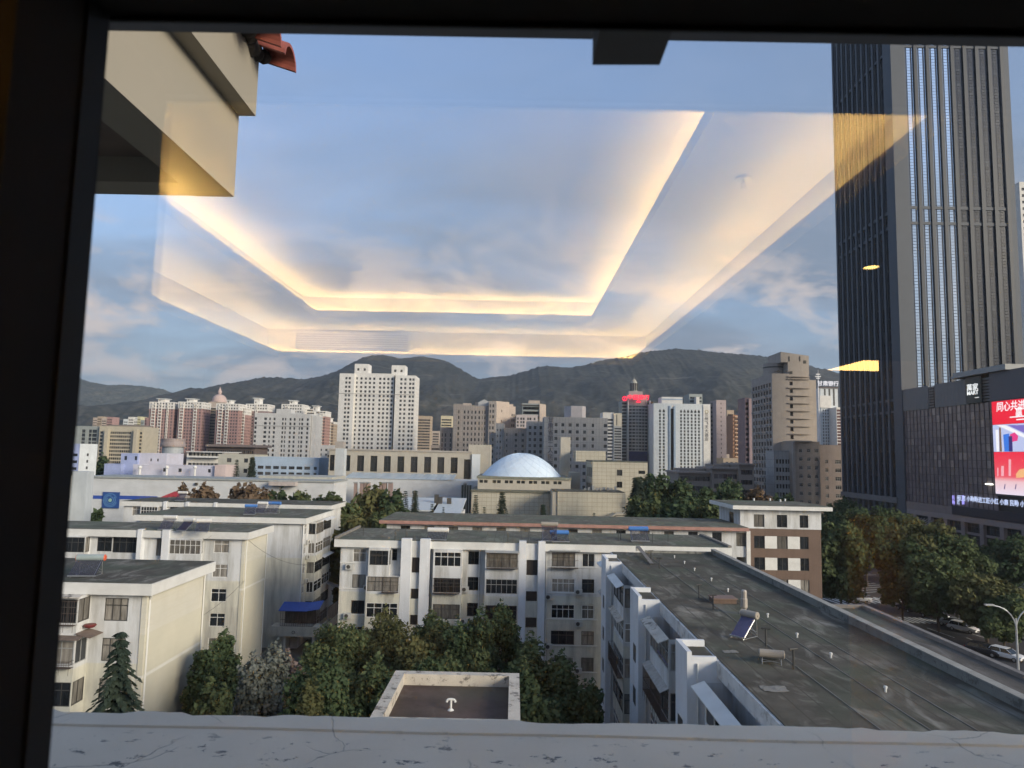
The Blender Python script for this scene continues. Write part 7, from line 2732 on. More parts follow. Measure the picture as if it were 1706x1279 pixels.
    m.tube((p0.x, Yb, 0), (p0.x, Yb, p0.z), .8, 8, .5)
    m.tube((p0.x, Yb, p0.z), (p1.x, Yb, p1.z), .35, 6, .1)
    m.build('pole', plain('mast_white', (0.8, 0.8, 0.8), .5), u)
    m = MB()
    for y_, w in ((370, 1.3), (400, 1.8), (425, 1.1)):
        z = P(F_(1220), zF(0, y_)[1], Yb).z
        m.box(p0.x - w, p0.x + w, Yb - .2, Yb + .2, z - .3, z + .3)
    m.build('aerials', MATS['mast_white'], u)


build_beige_tower()


def build_fillers():
    spec = [(128, 165, 746, 560), (165, 205, 750, 600), (500, 560, 742, 500), (545, 562, 752, 480), (718, 736, 742, 620), (730, 756, 752, 560), (1000, 1040, 752, 520),
            (1080, 1092, 742, 530), (1185, 1215, 757, 520), (1205, 1256, 764, 470), (1400, 1412, 700, 620), (240, 330, 756, 620), (330, 430, 754, 640)]
    WHERE = ('under the beige offices at the left', 'beside the beige offices', 'under the pink towers', 'right of the pale blue block', 'right of the big white tower', 'left of the grey hospital', 'beside the striped flats', 'between bank tower and hotel', 'under the mauve slab', 'under the orange flats', 'against the dark tower', 'behind the round pavilion', 'behind the brown hall')
    for k, (l, r, tp, Y) in enumerate(spec):
        block('far %s city block half hidden %s' % (('peach', 'tan', 'white', 'grey')[k % 4], WHERE[k]), l, r, tp, Y, 16, (PEACH, TAN, WHITE_FAR, GREY_PALE)[k % 4], 'city_block', 'building', S=dict(n=6, w=1.6, drop=3, step=3.2, h=1.5), parapet=.4, group='half hidden far city blocks')
    block('pale slab with louvred face showing right of the dark tower', 1698, 1730, 305, 330, 20, WHITE_FAR, 'slab_tower', S=dict(n=4, w=1.6, drop=3, step=3.2, h=1.4))


build_fillers()
# ------------------------------------------------------------------ dark tower and shopping centre on the right
MX = 120.0


def build_dark_tower():
    yn = MX * F / 645.0
    yf = MX * F / 540.0
    x1 = P(1690, 300, yn).x
    H = 190.0
    t = thing('dark_tower', 'dark grey office tower with vertical fins and strips made bright like reflected sky', 'tower', (MX, yn, 0))
    fin = plain('dark_fin_metal', (0.072, 0.083, 0.102), .6, .1, var=.08, scale=.2)
    core = glass_mat('tower_dark_glass', (0.030, 0.034, 0.046), (0.07, 0.075, 0.09), .35, .22)
    m = MB()
    m.box(MX + .9, x1 - .3, yn + .9, yf - .3, 0, H)
    m.build('core', plain('tower_core', (0.035, 0.038, 0.045), .5, var=.2), t)
    # left face: glass panes between fins, floor by floor bands
    D = yf - yn
    nb = 10
    ce = 4.6
    W = x1 - MX
    fm = MB()
    fm.box(-.55, .55, -.25, .35, 0, H)
    fme = fm.mesh('fin', fin)
    pitch = (D - ce - 1.2) / nb
    for k in range(nb + 1):
        link('fin', fme, t, (MX + .25, yn + ce + pitch * k, 0), math.pi / 2)
    gm = MB()
    for k in range(nb):
        a, b = yn + ce + pitch * k + .7, yn + ce + pitch * (k + 1) - .7
        z = 15.0
        while z < H - 4:
            gm.box(MX + .72, MX + .86, a, b, z, z + 3.6)
            z += 3.9
    gm.build('glazing', core, t, kind='stuff')
    m = MB()
    m.box(MX - .35, MX + ce - .3, yn - .35, yn + ce - .6, 0, H + .01)
    m.build('corner_pier', fin, t)
    m = MB()
    m.box(x1 - 3.0, x1, yn - .1, yn + 4, 0, H - .01)
    m.build('edge_pier', fin, t)
    # right face: pairs of pier and glazed strip
    n = 8
    p2 = (W - ce - 3.0 + 1.6) / n
    wm = MB()
    wm.box(-.55, .55, -.4, .4, 0, H)
    wme = wm.mesh('fin', plain('dark_pier_metal', (0.042, 0.048, 0.060), .5, .2, var=.1, scale=.2))
    bright = base_mat('sky_reflection_metal')
    mm, nn, ll, bb = bright
    bb.inputs['Base Color'].default_value = (0.78, 0.88, 0.98, 1)
    bb.inputs['Metallic'].default_value = 0.85
    bb.inputs['Roughness'].default_value = 0.10
    z0 = 47.0
    bars = MB()
    lite = {0: MB(), 1: MB()}
    zs_cut = (H, H, H, H - 4, 132, 142, 0, 0)
    for k in range(n):
        x = MX + ce - .3 + p2 * k
        link('fin', wme, t, (x + p2 - .55, yn + .15, 0))
        a, b = x + .05, x + p2 - 1.15
        w = b - a
        for s, (u0, u1) in enumerate(((0.0, .12), (.28, .68), (.86, .98))):
            z = z0
            while z < H - 5:
                lit = k < 4  # first four bays: sky reflection put in as pale mirror metal
                lite[1 if lit else 0].box(a + w * u0, a + w * u1, yn + .28, yn + .45, z + .07, z + .93)
                z += 1.0
        for u0, u1 in ((.12, .28), (.68, .86)):
            bars.box(a + w * u0 + .01, a + w * u1 - .01, yn + .34, yn + .5, z0, H - 4.5)
    lite[1].build('bright_strips', mm, t, kind='stuff')
    lite[0].build('dark_strips', core, t, kind='stuff')
    bars.build('mullions', core, t, kind='stuff')
    # plant floor bands
    m = MB()
    for pa, pb in ((344, 349), (370, 375), (76, 80), (664, 668), (684, 688)):
        za, zb = P(1600, pb, yn).z, P(1600, pa, yn).z
        m.box(MX + ce - .3, x1 - .1, yn + .05, yn + .52, za, zb)
        m.box(MX + .3, MX + .7, yn + ce, yf - .8, za, zb)
    m.build('plant_floor_bands', fin, t, kind='stuff')
    m = MB()
    m.box(MX - .36, MX - .02, yn + .2, yn + .3, P(1480, 830, yn).z - .01, P(1480, 828, yn).z)
    m.box(MX - .4, MX + 1.0, yn + ce, yf, P(1450, 839, yn).z, P(1450, 829, yn).z)
    m.build('base_band', plain('tower_base_stone', (0.16, 0.15, 0.15), .6, var=.15), t)


build_dark_tower()


def my(px, py=760):
    """distance along the mall front for a surveyed photo column"""
    d = CAMR @ Vector((px - 853.0, 639.5 - py, -F))
    return d.y * (MX / d.x)


def mz(px, py):
    d = CAMR @ Vector((px - 853.0, 639.5 - py, -F))
    return EYE.z + d.z * (MX / d.x)


def build_mall():
    y1 = my(1506)
    y0 = 152.0
    zt = mz(1506, 649)
    zg = mz(1506, 685)
    zb = mz(1506, 834)
    t = thing('shopping_centre', 'dark glazed shopping centre with a grey parapet band beside the dark tower', 'shopping centre', (MX, y1, 0))
    body = plain('mall_core', (0.03, 0.028, 0.03), .7)
    m = MB()
    m.box(MX + .6, MX + 70, y0, y1 - .4, 0, zt - .3)
    m.build('core', body, t)
    band = plain('grey_band_panel', (0.14, 0.146, 0.155), .5, .2, var=.08, scale=.4)
    yb0, yb1, yb2 = my(1641), my(1655), my(1560)
    m = MB()
    m.box(MX - .25, MX + 2, y0, yb1, zg - .2, zt + .6)
    m.build('parapet_band', plain('slate_band', (0.10, 0.10, 0.115), .5, .2, var=.08), t)
    pw = MB()
    pw.box(0, .3, 0, 1.52, zg, zt)
    pme = pw.mesh('band_panel', band)
    y = yb0 + .3
    while y < y1 - 1.5:
        if not (yb2 < y + .8 < yb2 + 3.2):
            link('band_panel', pme, t, (MX - .1, y, 0))
        y += 1.56
    # slatted bays in the band
    sm = MB()
    sm.box(0, .25, 0, 1, 0, .45)
    sme = sm.mesh('slat', plain('band_slat', (0.13, 0.14, 0.15), .45, .3))
    for (ya, yb) in ((yb1 + .1, yb0 - .1), (yb2 + .2, yb2 + 2.6)):
        z = zg + .3
        while z < zt - .4:
            o = link('slat', sme, t, (MX - .05, ya, z))
            o.scale = (1, yb - ya, 1)
            z += .78
    m = MB()
    m.box(MX - 1.2, MX + 14, my(1690), my(1600), zt + .62, zt + 2.0)
    m.box(MX - .6, MX + 10, my(1600) + .01, my(1598) + 1.4, zt + .62, zt + 1.3)
    m.build('roof_slab', plain('pale_roof_slab', (0.30, 0.31, 0.31), .5, var=.1), t)
    # curtain wall: individual glass panels of several tones, joints between them
    yA, yB = my(1659), y1
    tones = []
    for k, c in enumerate(((0.17, 0.14, 0.145), (0.22, 0.18, 0.18), (0.33, 0.27, 0.25), (0.19, 0.155, 0.165))):
        mt, n, l, b = base_mat('mall_glass_%d' % k)
        l.new(col_noise(n, l, c, .3, .8, pos(n)), b.inputs['Base Color'])
        b.inputs['Roughness'].default_value = .18
        b.inputs['Specular IOR Level'].default_value = .35
        tones.append(mt)
    ncol, nrow = 22, 13
    dy, dz = (yB - yA) / ncol, (zg - zb) / nrow
    pm = MB()
    pm.box(0, .12, .07, dy - .07, .06, dz - .06)
    meshes = [pm.mesh('glass_panel', mt) for mt in tones]
    for i in range(ncol):
        off = rnd.choice((0, 0, .25, .4)) * 0
        for j in range(nrow):
            r = rnd.random()
            near = max(0, 1 - abs(i - 8) / 6)
            k = 2 if r < .05 + .16 * near and j > 4 else (1 if r < .45 else (3 if r < .7 else 0))
            link('glass_panel', meshes[k], t, (MX + .15 + rnd.choice((0, 0, .04)), yA + dy * i, zb + dz * j))
    m = MB()
    for i in range(ncol + 1):
        m.box(MX + .02, MX + .25, yA + dy * i - .06, yA + dy * i + .06, zb, zg - .01)
    m.build('mullions', plain('mall_mullion', (0.12, 0.10, 0.104), .5, .3), t, kind='stuff')
    # lower bands and the colonnade
    brown = wall_mat('brown_mall_stone', (0.24, 0.19, 0.18), .15)
    m = MB()
    m.box(MX - .3, MX + .5, y0, y1 - 1.0, zb - 2.2, zb - .01)
    m.build('base_band', brown, t)
    m = MB()
    m.box(MX - .5, MX + .4, y0, y1 - 1.4, zb - 3.6, zb - 2.21)
    m.build('cornice', plain('brown_cornice', (0.27, 0.22, 0.21), .6, var=.1), t)
    cm = MB()
    cm.box(-.5, .5, -.75, .75, 0, zb - 3.61)
    cme = cm.mesh('column', brown)
    wm = MB()
    ys = [y0 + 2 + 7.6 * k for k in range(9)]
    for y in ys:
        link('column', cme, t, (MX, y, 0))
    wind = glass_mat('mall_shop_glass', (0.02, 0.022, 0.026), (0.06, 0.065, 0.07), .4, .12)
    for k, y in enumerate(ys[:-1]):
        for z0, z1 in ((.3, 4.6), (5.6, 8.6), (9.2, zb - 3.8)):
            window(t, MX + .35, y + 3.8, z0, 5.9, z1 - z0, 'W', 'four', FRAME_D, wind, 'shop_window')
    m = MB()
    m.box(MX + .02, MX + .5, y0, y1 - 2, 4.6, 5.59)
    m.box(MX + .02, MX + .5, y0, y1 - 2, 8.6, 9.19)
    m.build('spandrel', brown, t)
    # entrance canopy ribs reaching over the pavement at the tower side
    m = MB()
    for k in range(9):
        y = y1 - 3 - 1.5 * k
        m.tube((MX - .3, y, zb - 4.4), (MX - 6.5, y - 2.2, zb - 7.2), .12, 5)
    m.tube((MX - 6.5, y1 - 3 - 2.2, zb - 7.2), (MX - 6.5, y1 - 15 - 2.2, zb - 7.2), .14, 5)
    m.build('canopy_ribs', plain('pale_canopy_steel', (0.30, 0.28, 0.27), .5), t, kind='stuff')
    # shop sign
    s = thing('shop_sign', 'dark green shop board with white characters over MART', 'sign', (MX - .4, my(1631), zg))
    ya, yb = my(1643), my(1617)
    m = MB()
    m.box(MX - .55, MX - .27, ya, yb, zg + .05, zt + .2)
    m.build('board', plain('sign_dark_green', (0.030, 0.040, 0.032), .5), s)
    wt = emit_mat('white_lit_letters', (1.0, 1.0, 1.0), .22)
    yc = (ya + yb) / 2 + .3
    text_obj('lettering', '萬家', 1.9, wt, s, (MX - .58, yc, mz(1629, 645)), 'W', .03, bold=.03).scale.x = 1.25
    text_obj('lettering', 'MART', 1.45, wt, s, (MX - .58, yc, mz(1629, 653.8)), 'W', .03, bold=.03).scale.x = 1.2
    m = MB()
    m.box(MX - .60, MX - .56, ya + .9, ya + 2.6, mz(1635, 662), mz(1635, 661))
    m.build('underline', wt, s)
    # ticker
    s = thing('ticker_display', 'long dark led ticker with bluish white characters under the glass wall', 'display', (MX - .6, my(1700), zb))
    ya, yb = y0, my(1586)
    m = MB()
    m.box(MX - .62, MX - .31, ya, yb, zb - 2.0, zb + .35)
    m.build('board', plain('ticker_black', (0.02, 0.02, 0.035), .5), s)
    bl = emit_mat('ticker_blue_white', (0.62, 0.70, 1.0), .24)
    pu = emit_mat('ticker_violet', (0.42, 0.36, 1.0), .26)
    for px, tx, mt in ((1589.5, '民勤', pu), (1597.5, '永路', bl), (1605.5, '王商', pu)):
        text_obj('lettering', tx, 1.25, mt, s, (MX - .64, my(px), mz(px, 833)), 'W', .02, vertical=True, bold=.03)
    text_obj('lettering', '王店 小勤勤进工匠小红 小商 民勤 小商民', 1.55, bl, s, (MX - .64, (my(1608) + my(1710)) / 2, mz(1656, 835.2)), 'W', .02, bold=.035)
    # big screen
    s = thing('led_screen', 'huge red led advertising screen at the corner of the shopping centre', 'screen', (MX - .5, my(1690), mz(1690, 700)))
    ya, yb = y0 - 4, my(1659.5)
    zt2, zm1, zm2, zb2 = mz(1660, 669), mz(1660, 707.5), mz(1660, 752.5), mz(1660, 822)
    m = MB()
    m.box(MX - .5, MX + .3, ya, yb + .35, zb2 - .5, zt2 + .4)
    m.build('housing', plain('screen_housing', (0.05, 0.05, 0.06), .5), s)
    red = emit_mat('screen_red', (0.95, 0.012, 0.04), .23)

    def flat(name, mat, pts, d):
        """coloured patch lit on the screen: pts are (y, z)"""
        m = MB()
        m.prism([(p[0], p[1]) for p in pts], 'x', MX - .5 - d, MX - .5 - d + .008)
        return m.build(name, mat, s)
    flat('picture', red, [(ya, zm1), (yb, zm1), (yb, zt2), (ya, zt2)], .02)
    flat('picture', emit_mat('screen_pale_floor', (0.62, 0.66, 0.95), .21), [(ya, zm2), (yb, zm2), (yb, zm1 - .05), (ya, zm1 - .05)], .02)
    g2 = bpy.data.materials.new('screen_sunset_red')
    g2.use_nodes = True
    n, l = g2.node_tree.nodes, g2.node_tree.links
    b = n['Principled BSDF']
    sp = n.new('ShaderNodeSeparateXYZ')
    l.new(pos(n), sp.inputs[0])
    mr = n.new('ShaderNodeMapRange')
    mr.inputs['From Min'].default_value = zb2
    mr.inputs['From Max'].default_value = zm2
    l.new(sp.outputs[2], mr.inputs['Value'])
    r = ramp(n, [(0, (0.92, 0.80, 0.95)), (.30, (0.95, 0.62, 0.66)), (.42, (0.95, 0.10, 0.14)), (1, (0.95, 0.022, 0.06))])
    l.new(mr.outputs[0], r.inputs[0])
    l.new(r.outputs[0], b.inputs['Emission Color'])
    b.inputs['Emission Strength'].default_value = .24
    b.inputs['Base Color'].default_value = (.1, .02, .02, 1)
    flat('picture', g2, [(ya, zb2), (yb, zb2), (yb, zm2 - .05), (ya, zm2 - .05)], .02)
    # the picture's figures
    def yy(px): return my(px)
    def pz(px, py): return (my(px, py), mz(px, py))
    flat('picture_shape', emit_mat('screen_white', (1, .96, .98), .24), [pz(1664, 708), pz(1678, 708), pz(1712, 724), pz(1712, 730)], .035)
    flat('picture_shape', emit_mat('screen_violet', (0.22, 0.16, 0.55), .24), [pz(1682, 708), pz(1712, 708), pz(1712, 722)], .035)
    flat('picture_shape', emit_mat('screen_blue', (0.05, 0.20, 0.75), .24), [pz(1675, 724), pz(1685, 722), pz(1688, 752), pz(1677, 752)], .04)
    flat('picture_shape', emit_mat('screen_navy', (0.04, 0.03, 0.18), .24), [pz(1684, 727), pz(1690, 726), pz(1691, 752), pz(1685, 752)], .05)
    flat('picture_shape', emit_mat('screen_magenta', (0.85, 0.05, 0.25), .24), [pz(1686, 724), pz(1694, 720), pz(1700, 726), pz(1699, 734), pz(1690, 736)], .045)
    flat('picture_shape', emit_mat('screen_brown', (0.22, 0.13, 0.08), .24), [pz(1668, 712), pz(1671, 712), pz(1673, 752), pz(1669, 752)], .04)
    flat('picture_shape', emit_mat('screen_white', (1, .96, .98), .24), [pz(1662, 716), pz(1667, 716), pz(1668, 752), pz(1664, 752)], .036)
    pk = emit_mat('screen_pink', (0.98, 0.45, 0.50), .24)
    for a_, b_, top in ((1665, 1667, 779), (1671.5, 1676, 776), (1684, 1688, 765)):
        flat('picture_shape', pk, [pz(a_, 793), pz(b_, 793), pz(b_, top), pz(a_, top)], .035)
    flat('picture_shape', emit_mat('screen_orange', (0.95, 0.50, 0.22), .24), [pz(1696, 790), pz(1702, 782), pz(1712, 780), pz(1712, 795), pz(1697, 796)], .035)
    for a_ in (1677.5, 1696):
        flat('picture_shape', emit_mat('screen_navy', (0.04, 0.03, 0.18), .24), [pz(a_ - 1.5, 815), pz(a_ + .3, 814), pz(a_ + 1.2, 807), pz(a_ + .1, 806)], .035)
    wl2 = emit_mat('screen_white', (1, .96, .98), .24)
    text_obj('lettering', '同心共进', 2.5, wl2, s, (MX - .56, my(1690.5), mz(1684, 677.5)), 'W', .005, shear=.15, bold=.04)
    text_obj('lettering', '赢', 2.6, wl2, s, (MX - .56, my(1705), mz(1702, 688)), 'W', .005, bold=.03)
    m = MB()
    for a_, b_, y_ in ((1686, 1712, 695), (1697, 1712, 699)):
        p, q = pz(a_, y_), pz(b_, y_)
        m.box(MX - .56, MX - .55, q[0], p[0], p[1] - .14, p[1] + .14)
    m.build('caption_line', wl2, s)
    # two bright lamps on the facade
    for k, (px, py) in enumerate(((1647.5, 806), (1652.5, 806.5))):
        m = MB()
        y, z = my(px, py), mz(px, py)
        m.lathe([(0, -.25), (.5, -.2), (.6, 0), (.45, .15), (0, .2)], (MX - .3, y, z), 10)
        m.build('flood_lamp', emit_mat('flood_white', (1, .95, .85), .6), t)


build_mall()


# ------------------------------------------------------------------ street
def asphalt():
    m, n, l, b = base_mat('asphalt')
    p = pos(n)
    l.new(col_noise(n, l, (0.050, 0.048, 0.050), .3, .4, p, 9), b.inputs['Base Color'])
    b.inputs['Roughness'].default_value = .8
    return m


PAINT = plain('road_paint', (0.62, 0.62, 0.60), .7, var=.3, scale=1.5)


def build_street():
    ax, bx = 58.0, 98.0
    m = MB()
    m.quad((ax, -60, .004), (bx, -60, .004), (bx, 300, .004), (ax, 300, .004))
    m.quad((-60, 186, .0045), (ax, 186, .0045), (ax, 170, .0045), (-60, 170, .0045))
    m.build('road', asphalt(), kind='structure')
    pv = plain('pavement_slabs', (0.17, 0.165, 0.155), .85, var=.25, scale=.8)
    m = MB()
    m.box(27, ax - .2, 8, 118, 0, .13)
    m.box(bx + .2, MX, -60, 300, 0, .13)
    m.build('pavement', pv, kind='structure')
    m = MB()
    m.box(ax - .2, ax, 8, 118, 0, .16)
    m.box(bx, bx + .2, -60, 300, 0, .16)
    m.build('kerb', plain('kerb_stone', (0.30, 0.29, 0.28), .8), kind='structure')
    # planted median
    m = MB()
    m.box(79.5, 82.5, -40, 118, 0, .16)
    m.build('median', plain('median_soil', (0.06, 0.06, 0.045), .9), kind='structure')
    # crossings: groups of bars
    m = MB()

    def bars(px0, py0, px1, py1, n, ln, wd, ang):
        a, b = PZ(px0, py0, .009), PZ(px1, py1, .009)
        d = Vector((math.cos(ang), math.sin(ang), 0))
        e = Vector((-d.y, d.x, 0))
        for k in range(n):
            c = a.lerp(b, k / (n - 1))
            m.quad(c - d * ln / 2 - e * wd / 2, c + d * ln / 2 - e * wd / 2, c + d * ln / 2 + e * wd / 2, c - d * ln / 2 + e * wd / 2)
    bars(1385, 1001, 1520, 999, 15, 5.5, .5, R_(100))
    bars(1392, 996, 1560, 1002, 13, 5.0, .5, R_(78))
    bars(1400, 962, 1470, 985, 9, 9.0, .35, R_(22))
    bars(1390, 950, 1440, 958, 7, 7.0, .35, R_(18))
    bars(1500, 1032, 1600, 1036, 12, 4.5, .5, R_(95))
    for a, b in (((1380, 985), (1450, 992)), ((1545, 1046), (1590, 1062)), ((1610, 1062), (1650, 1078)), ((1575, 1042), (1640, 1062))):
        p, q = PZ(*a, .009), PZ(*b, .009)
        d = (q - p).normalized()
        e = Vector((-d.y, d.x, 0)) * .09
        m.quad(p - e, q - e, q + e, p + e)
    m.build('road_markings', PAINT, kind='structure')


build_street()


def car(loc, heading, label, paint, kind='hatch'):
    t = thing('parked_car' if kind == 'hatch' else 'moving_car', label, 'car', loc, 'cars on the street')
    t.rotation_euler.z = heading

    def bld(m, name, mat, smooth=False, par=None, at=None):
        me = m.mesh(name, mat, (0, 0, 0), smooth)
        o = bpy.data.objects.new(name, me)
        C.objects.link(o)
        o.parent = par or t
        if at:
            o.location = at
        return o
    W = .9
    low = [(-2.25, .35), (-2.3, .62), (-2.2, .88), (-1.75, .98), (-1.0, 1.0), (.8, 1.0), (1.5, .93), (2.1, .80), (2.28, .60), (2.25, .35)]
    m = MB()
    m.prism(low, 'y', -W, W)
    bm_ = bld(m, 'body', paint)
    bv = bm_.modifiers.new('rounding', 'BEVEL')
    bv.width = .12
    bv.segments = 3
    m = MB()
    top = [(-2.0, 1.0), (-1.75, 1.42), (-1.2, 1.52), (.0, 1.52), (.45, 1.42), (1.15, .99)]
    i = len(m.v)
    w0, w1 = W - .06, W - .2
    for s in (-1, 1):
        for (x, z) in top:
            m.v.append((x, s * (w0 if z < 1.1 else w1), z))
    n = len(top)
    m.f.append(tuple(range(n)))
    m.f.append(tuple(reversed(range(n, 2 * n))))
    for k in range(n):
        m.f.append((k, n + k, n + (k + 1) % n, (k + 1) % n))
    bld(m, 'windows', plain('car_glass', (0.012, 0.014, 0.017), .08, var=.05))
    m = MB()
    m.box(-1.72, .22, -.71, .71, 1.505, 1.55)
    for s in (-1, 1):
        m.tube((1.12, s * .80, 1.0), (.42, s * .70, 1.46), .04, 6)
        m.tube((-1.98, s * .80, 1.0), (-1.7, s * .70, 1.46), .05, 6)
        m.tube((-.35, s * .83, 1.0), (-.45, s * .70, 1.5), .04, 6)
    bld(m, 'roof', paint)
    wm = MB()
    wm.lathe([(.0, -.1), (.24, -.11), (.33, -.09), (.33, .09), (.24, .11), (0, .1)], (0, 0, 0), 18)
    wme = wm.mesh('wheel', plain('tyre_rubber', (0.015, 0.015, 0.015), .8))
    wme.transform(Matrix.Rotation(R_(90), 4, 'X'))
    hm = MB()
    hm.lathe([(.0, .125), (.2, .118), (.2, .10)], (0, 0, 0), 14)
    hm.lathe([(.2, -.10), (.2, -.118), (.0, -.125)], (0, 0, 0), 14)
    hme = hm.mesh('rim', STEEL)
    hme.transform(Matrix.Rotation(R_(90), 4, 'X'))
    for x in (-1.4, 1.4):
        for s in (-1, 1):
            o = bpy.data.objects.new('wheel', wme)
            C.objects.link(o)
            o.parent = t
            o.location = (x, s * .80, .33)
            r = bpy.data.objects.new('rim', hme)
            C.objects.link(r)
            r.parent = o
    for s in (-1, 1):
        m = MB()
        m.box(2.05, 2.30, s * .62 - .2, s * .62 + .2, .66, .80)
        bld(m, 'headlight', plain('headlight_glass', (0.75, 0.76, 0.78), .15))
        m = MB()
        m.box(-2.33, -2.15, s * .66 - .16, s * .66 + .16, .70, .90)
        bld(m, 'tail_light', plain('tail_red', (0.30, 0.02, 0.02), .2))
    m = MB()
    m.box(2.22, 2.31, -.42, .42, .45, .60)
    m.box(1.0, 1.14, -.98, -.84, 1.0, 1.12)
    m.box(1.0, 1.14, .84, .98, 1.0, 1.12)
    bld(m, 'trim', FRAME_D)
    return t


CAR_W = plain('white_car_paint', (0.72, 0.72, 0.72), .25, var=.03)
CAR_S = plain('silver_car_paint', (0.45, 0.46, 0.47), .25, .5, var=.03)
CAR_D = plain('dark_car_paint', (0.03, 0.03, 0.035), .25, var=.03)


def gp(px, py):
    q = PZ(px, py, .005)
    return (q.x, q.y, .005)


car(gp(1677, 1098), R_(-62), 'white car driving past the double armed lamp post', CAR_W, 'move')
car(gp(1386, 986), R_(-80), 'white car waiting by the foot of the brown tiled block', CAR_W, 'move')
car(gp(1512, 1018), R_(95), 'dark car half hidden by street tree trunks at the crossing', CAR_D, 'move')
car(gp(1640, 1090), R_(-58), 'dark car behind the white one near the lamp post', CAR_D, 'move')
for k, (px, py) in enumerate(((1632, 948), (1645, 955))):
    car(gp(px, py), R_(90), ('white car shining between the trees before the shopping centre', 'silver car between the trees before the shopping centre')[k], (CAR_W, CAR_S)[k], 'move')


for k, (px, py) in enumerate(((1432, 1003), (1556, 1030), (1606, 1052), (1588, 1044))):
    car(gp(px, py), R_((20, -65, -60, 118)[k]), ('white car crossing behind the tree trunks', 'dark car queueing at the second crossing', 'white car queueing left of the nearest street tree', 'silver car coming the other way by the tricycle')[k], (CAR_W, CAR_D, CAR_W, CAR_S)[k], 'move')


def build_lamp_post():
    q = PZ(1697, 1128, 3.0)
    t = thing('street_lamp', 'grey double armed street lamp at the right edge by the white car', 'street lamp', (q.x, q.y, 0))
    zt = P(1697, 1030, q.y).z
    m = MB()
    m.tube((q.x, q.y, 0), (q.x, q.y, zt), .16, 10, .10)
    m.tube((q.x, q.y, 0), (q.x, q.y, .5), .26, 10, .18)
    m.build('pole', plain('lamp_grey', (0.42, 0.44, 0.46), .4, .4), t)
    L = q.y * 42 / F
    for s, name in ((-1, 'arm'), (1, 'arm')):
        pts = [(q.x, q.y, zt - 1.2)]
        for k in range(1, 9):
            a = k / 8
            pts.append((q.x + s * L * (a ** 1.7), q.y, zt - 1.2 + 2.6 * (1 - (1 - a) ** 2)))
        m = MB()
        m.path(pts, .07, 7)
        o = m.build(name, MATS['lamp_grey'], t)
        e = pts[-1]
        m = MB()
        m.box(e[0] + s * .0 - .5, e[0] + .5, q.y - .15, q.y + .15, e[2] - .02, e[2] + .13)
        m.build('lamp_head', MATS['lamp_grey'], o)


build_lamp_post()


def build_kiosk():
    """umbrella-covered three-wheeler at the crossing"""
    q = gp(1573, 1040)
    t = thing('tricycle', 'delivery tricycle under a pale turquoise umbrella by the crossing', 'tricycle', q)
    m = MB()
    m.lathe([(1.25, 0.0), (.9, .28), (.4, .48), (0.02, .55)], (q[0] + .2, q[1], 2.3), 10)
    m.lathe([(0.02, .53), (.4, .45), (.9, .25), (1.25, -.02)], (q[0] + .2, q[1], 2.3), 10)
    m.build('umbrella', plain('turquoise_cloth', (0.25, 0.48, 0.52), .7), t)
    m = MB()
    m.tube((q[0] + .2, q[1], .6), (q[0] + .2, q[1], 2.8), .03, 6)
    m.build('pole', STEEL, t)
    m = MB()
    m.prism([(-.9, .35), (1.0, .35), (1.05, .5), (1.0, 1.15), (-.1, 1.15), (-.25, .75), (-.9, .65)], 'y', -.5, .5)
    me = m.mesh('body', CAR_W)
    link('body', me, t, q, R_(20))
    wm = MB()
    wm.lathe([(0, -.06), (.27, -.06), (.27, .06), (0, .06)], (0, 0, 0), 14)
    me = wm.mesh('wheel', MATS['tyre_rubber'])
    me.transform(Matrix.Rotation(R_(90), 4, 'X'))
    for dx, dy in ((-.75, 0), (.7, -.5), (.7, .5)):
        link('wheel', me, t, (q[0] + dx, q[1] + dy, q[2] + .27))


build_kiosk()


# ------------------------------------------------------------------ trees
def leaf_cloud(name, mat, blobs, n, size, seed, flat=0.35, asp=1.0):
    """leaf clumps scattered through ellipsoid blobs; blobs: (cx,cy,cz,rx,ry,rz)"""
    rs = np.random.RandomState(seed)
    B = np.array(blobs, float)
    B[:, 2] *= asp
    B[:, 5] *= asp
    vol = (B[:, 3] * B[:, 4] + B[:, 4] * B[:, 5] + B[:, 3] * B[:, 5])
    k = rs.choice(len(B), n, p=vol / vol.sum())
    d = rs.normal(size=(n, 3))
    d /= np.linalg.norm(d, axis=1)[:, None]
    r = rs.rand(n) ** 0.30
    # lumpy outline
    r *= 1.0 + 0.22 * np.sin(d[:, 0] * 7 + k * 1.7) * np.sin(d[:, 1] * 6 + k) + .16 * np.sin(d[:, 2] * 9 + k * .6)
    c = B[k, :3] + d * B[k, 3:] * r[:, None]
    nrm = d * .7 + rs.normal(size=(n, 3)) * .6 + np.array([0, 0, flat])
    nrm /= np.linalg.norm(nrm, axis=1)[:, None]
    u = np.cross(nrm, rs.normal(size=(n, 3)))
    u /= np.linalg.norm(u, axis=1)[:, None] + 1e-9
    v = np.cross(nrm, u)
    s = size * (0.55 + 0.9 * rs.rand(n))[:, None]
    a = .62
    V = np.stack([c - u * s, c + v * s * a - u * s * .1, c + u * s, c - v * s * a + u * s * .1], axis=1).reshape(-1, 3)
    me = bpy.data.meshes.new(name)
    me.vertices.add(len(V))
    me.vertices.foreach_set('co', V.astype(np.float32).ravel())
    me.loops.add(4 * n)
    me.loops.foreach_set('vertex_index', np.arange(4 * n, dtype=np.int32))
    me.polygons.add(n)
    me.polygons.foreach_set('loop_start', np.arange(0, 4 * n, 4, dtype=np.int32))
    me.materials.append(mat)
    me.update(calc_edges=True)
    me.validate()
    return me


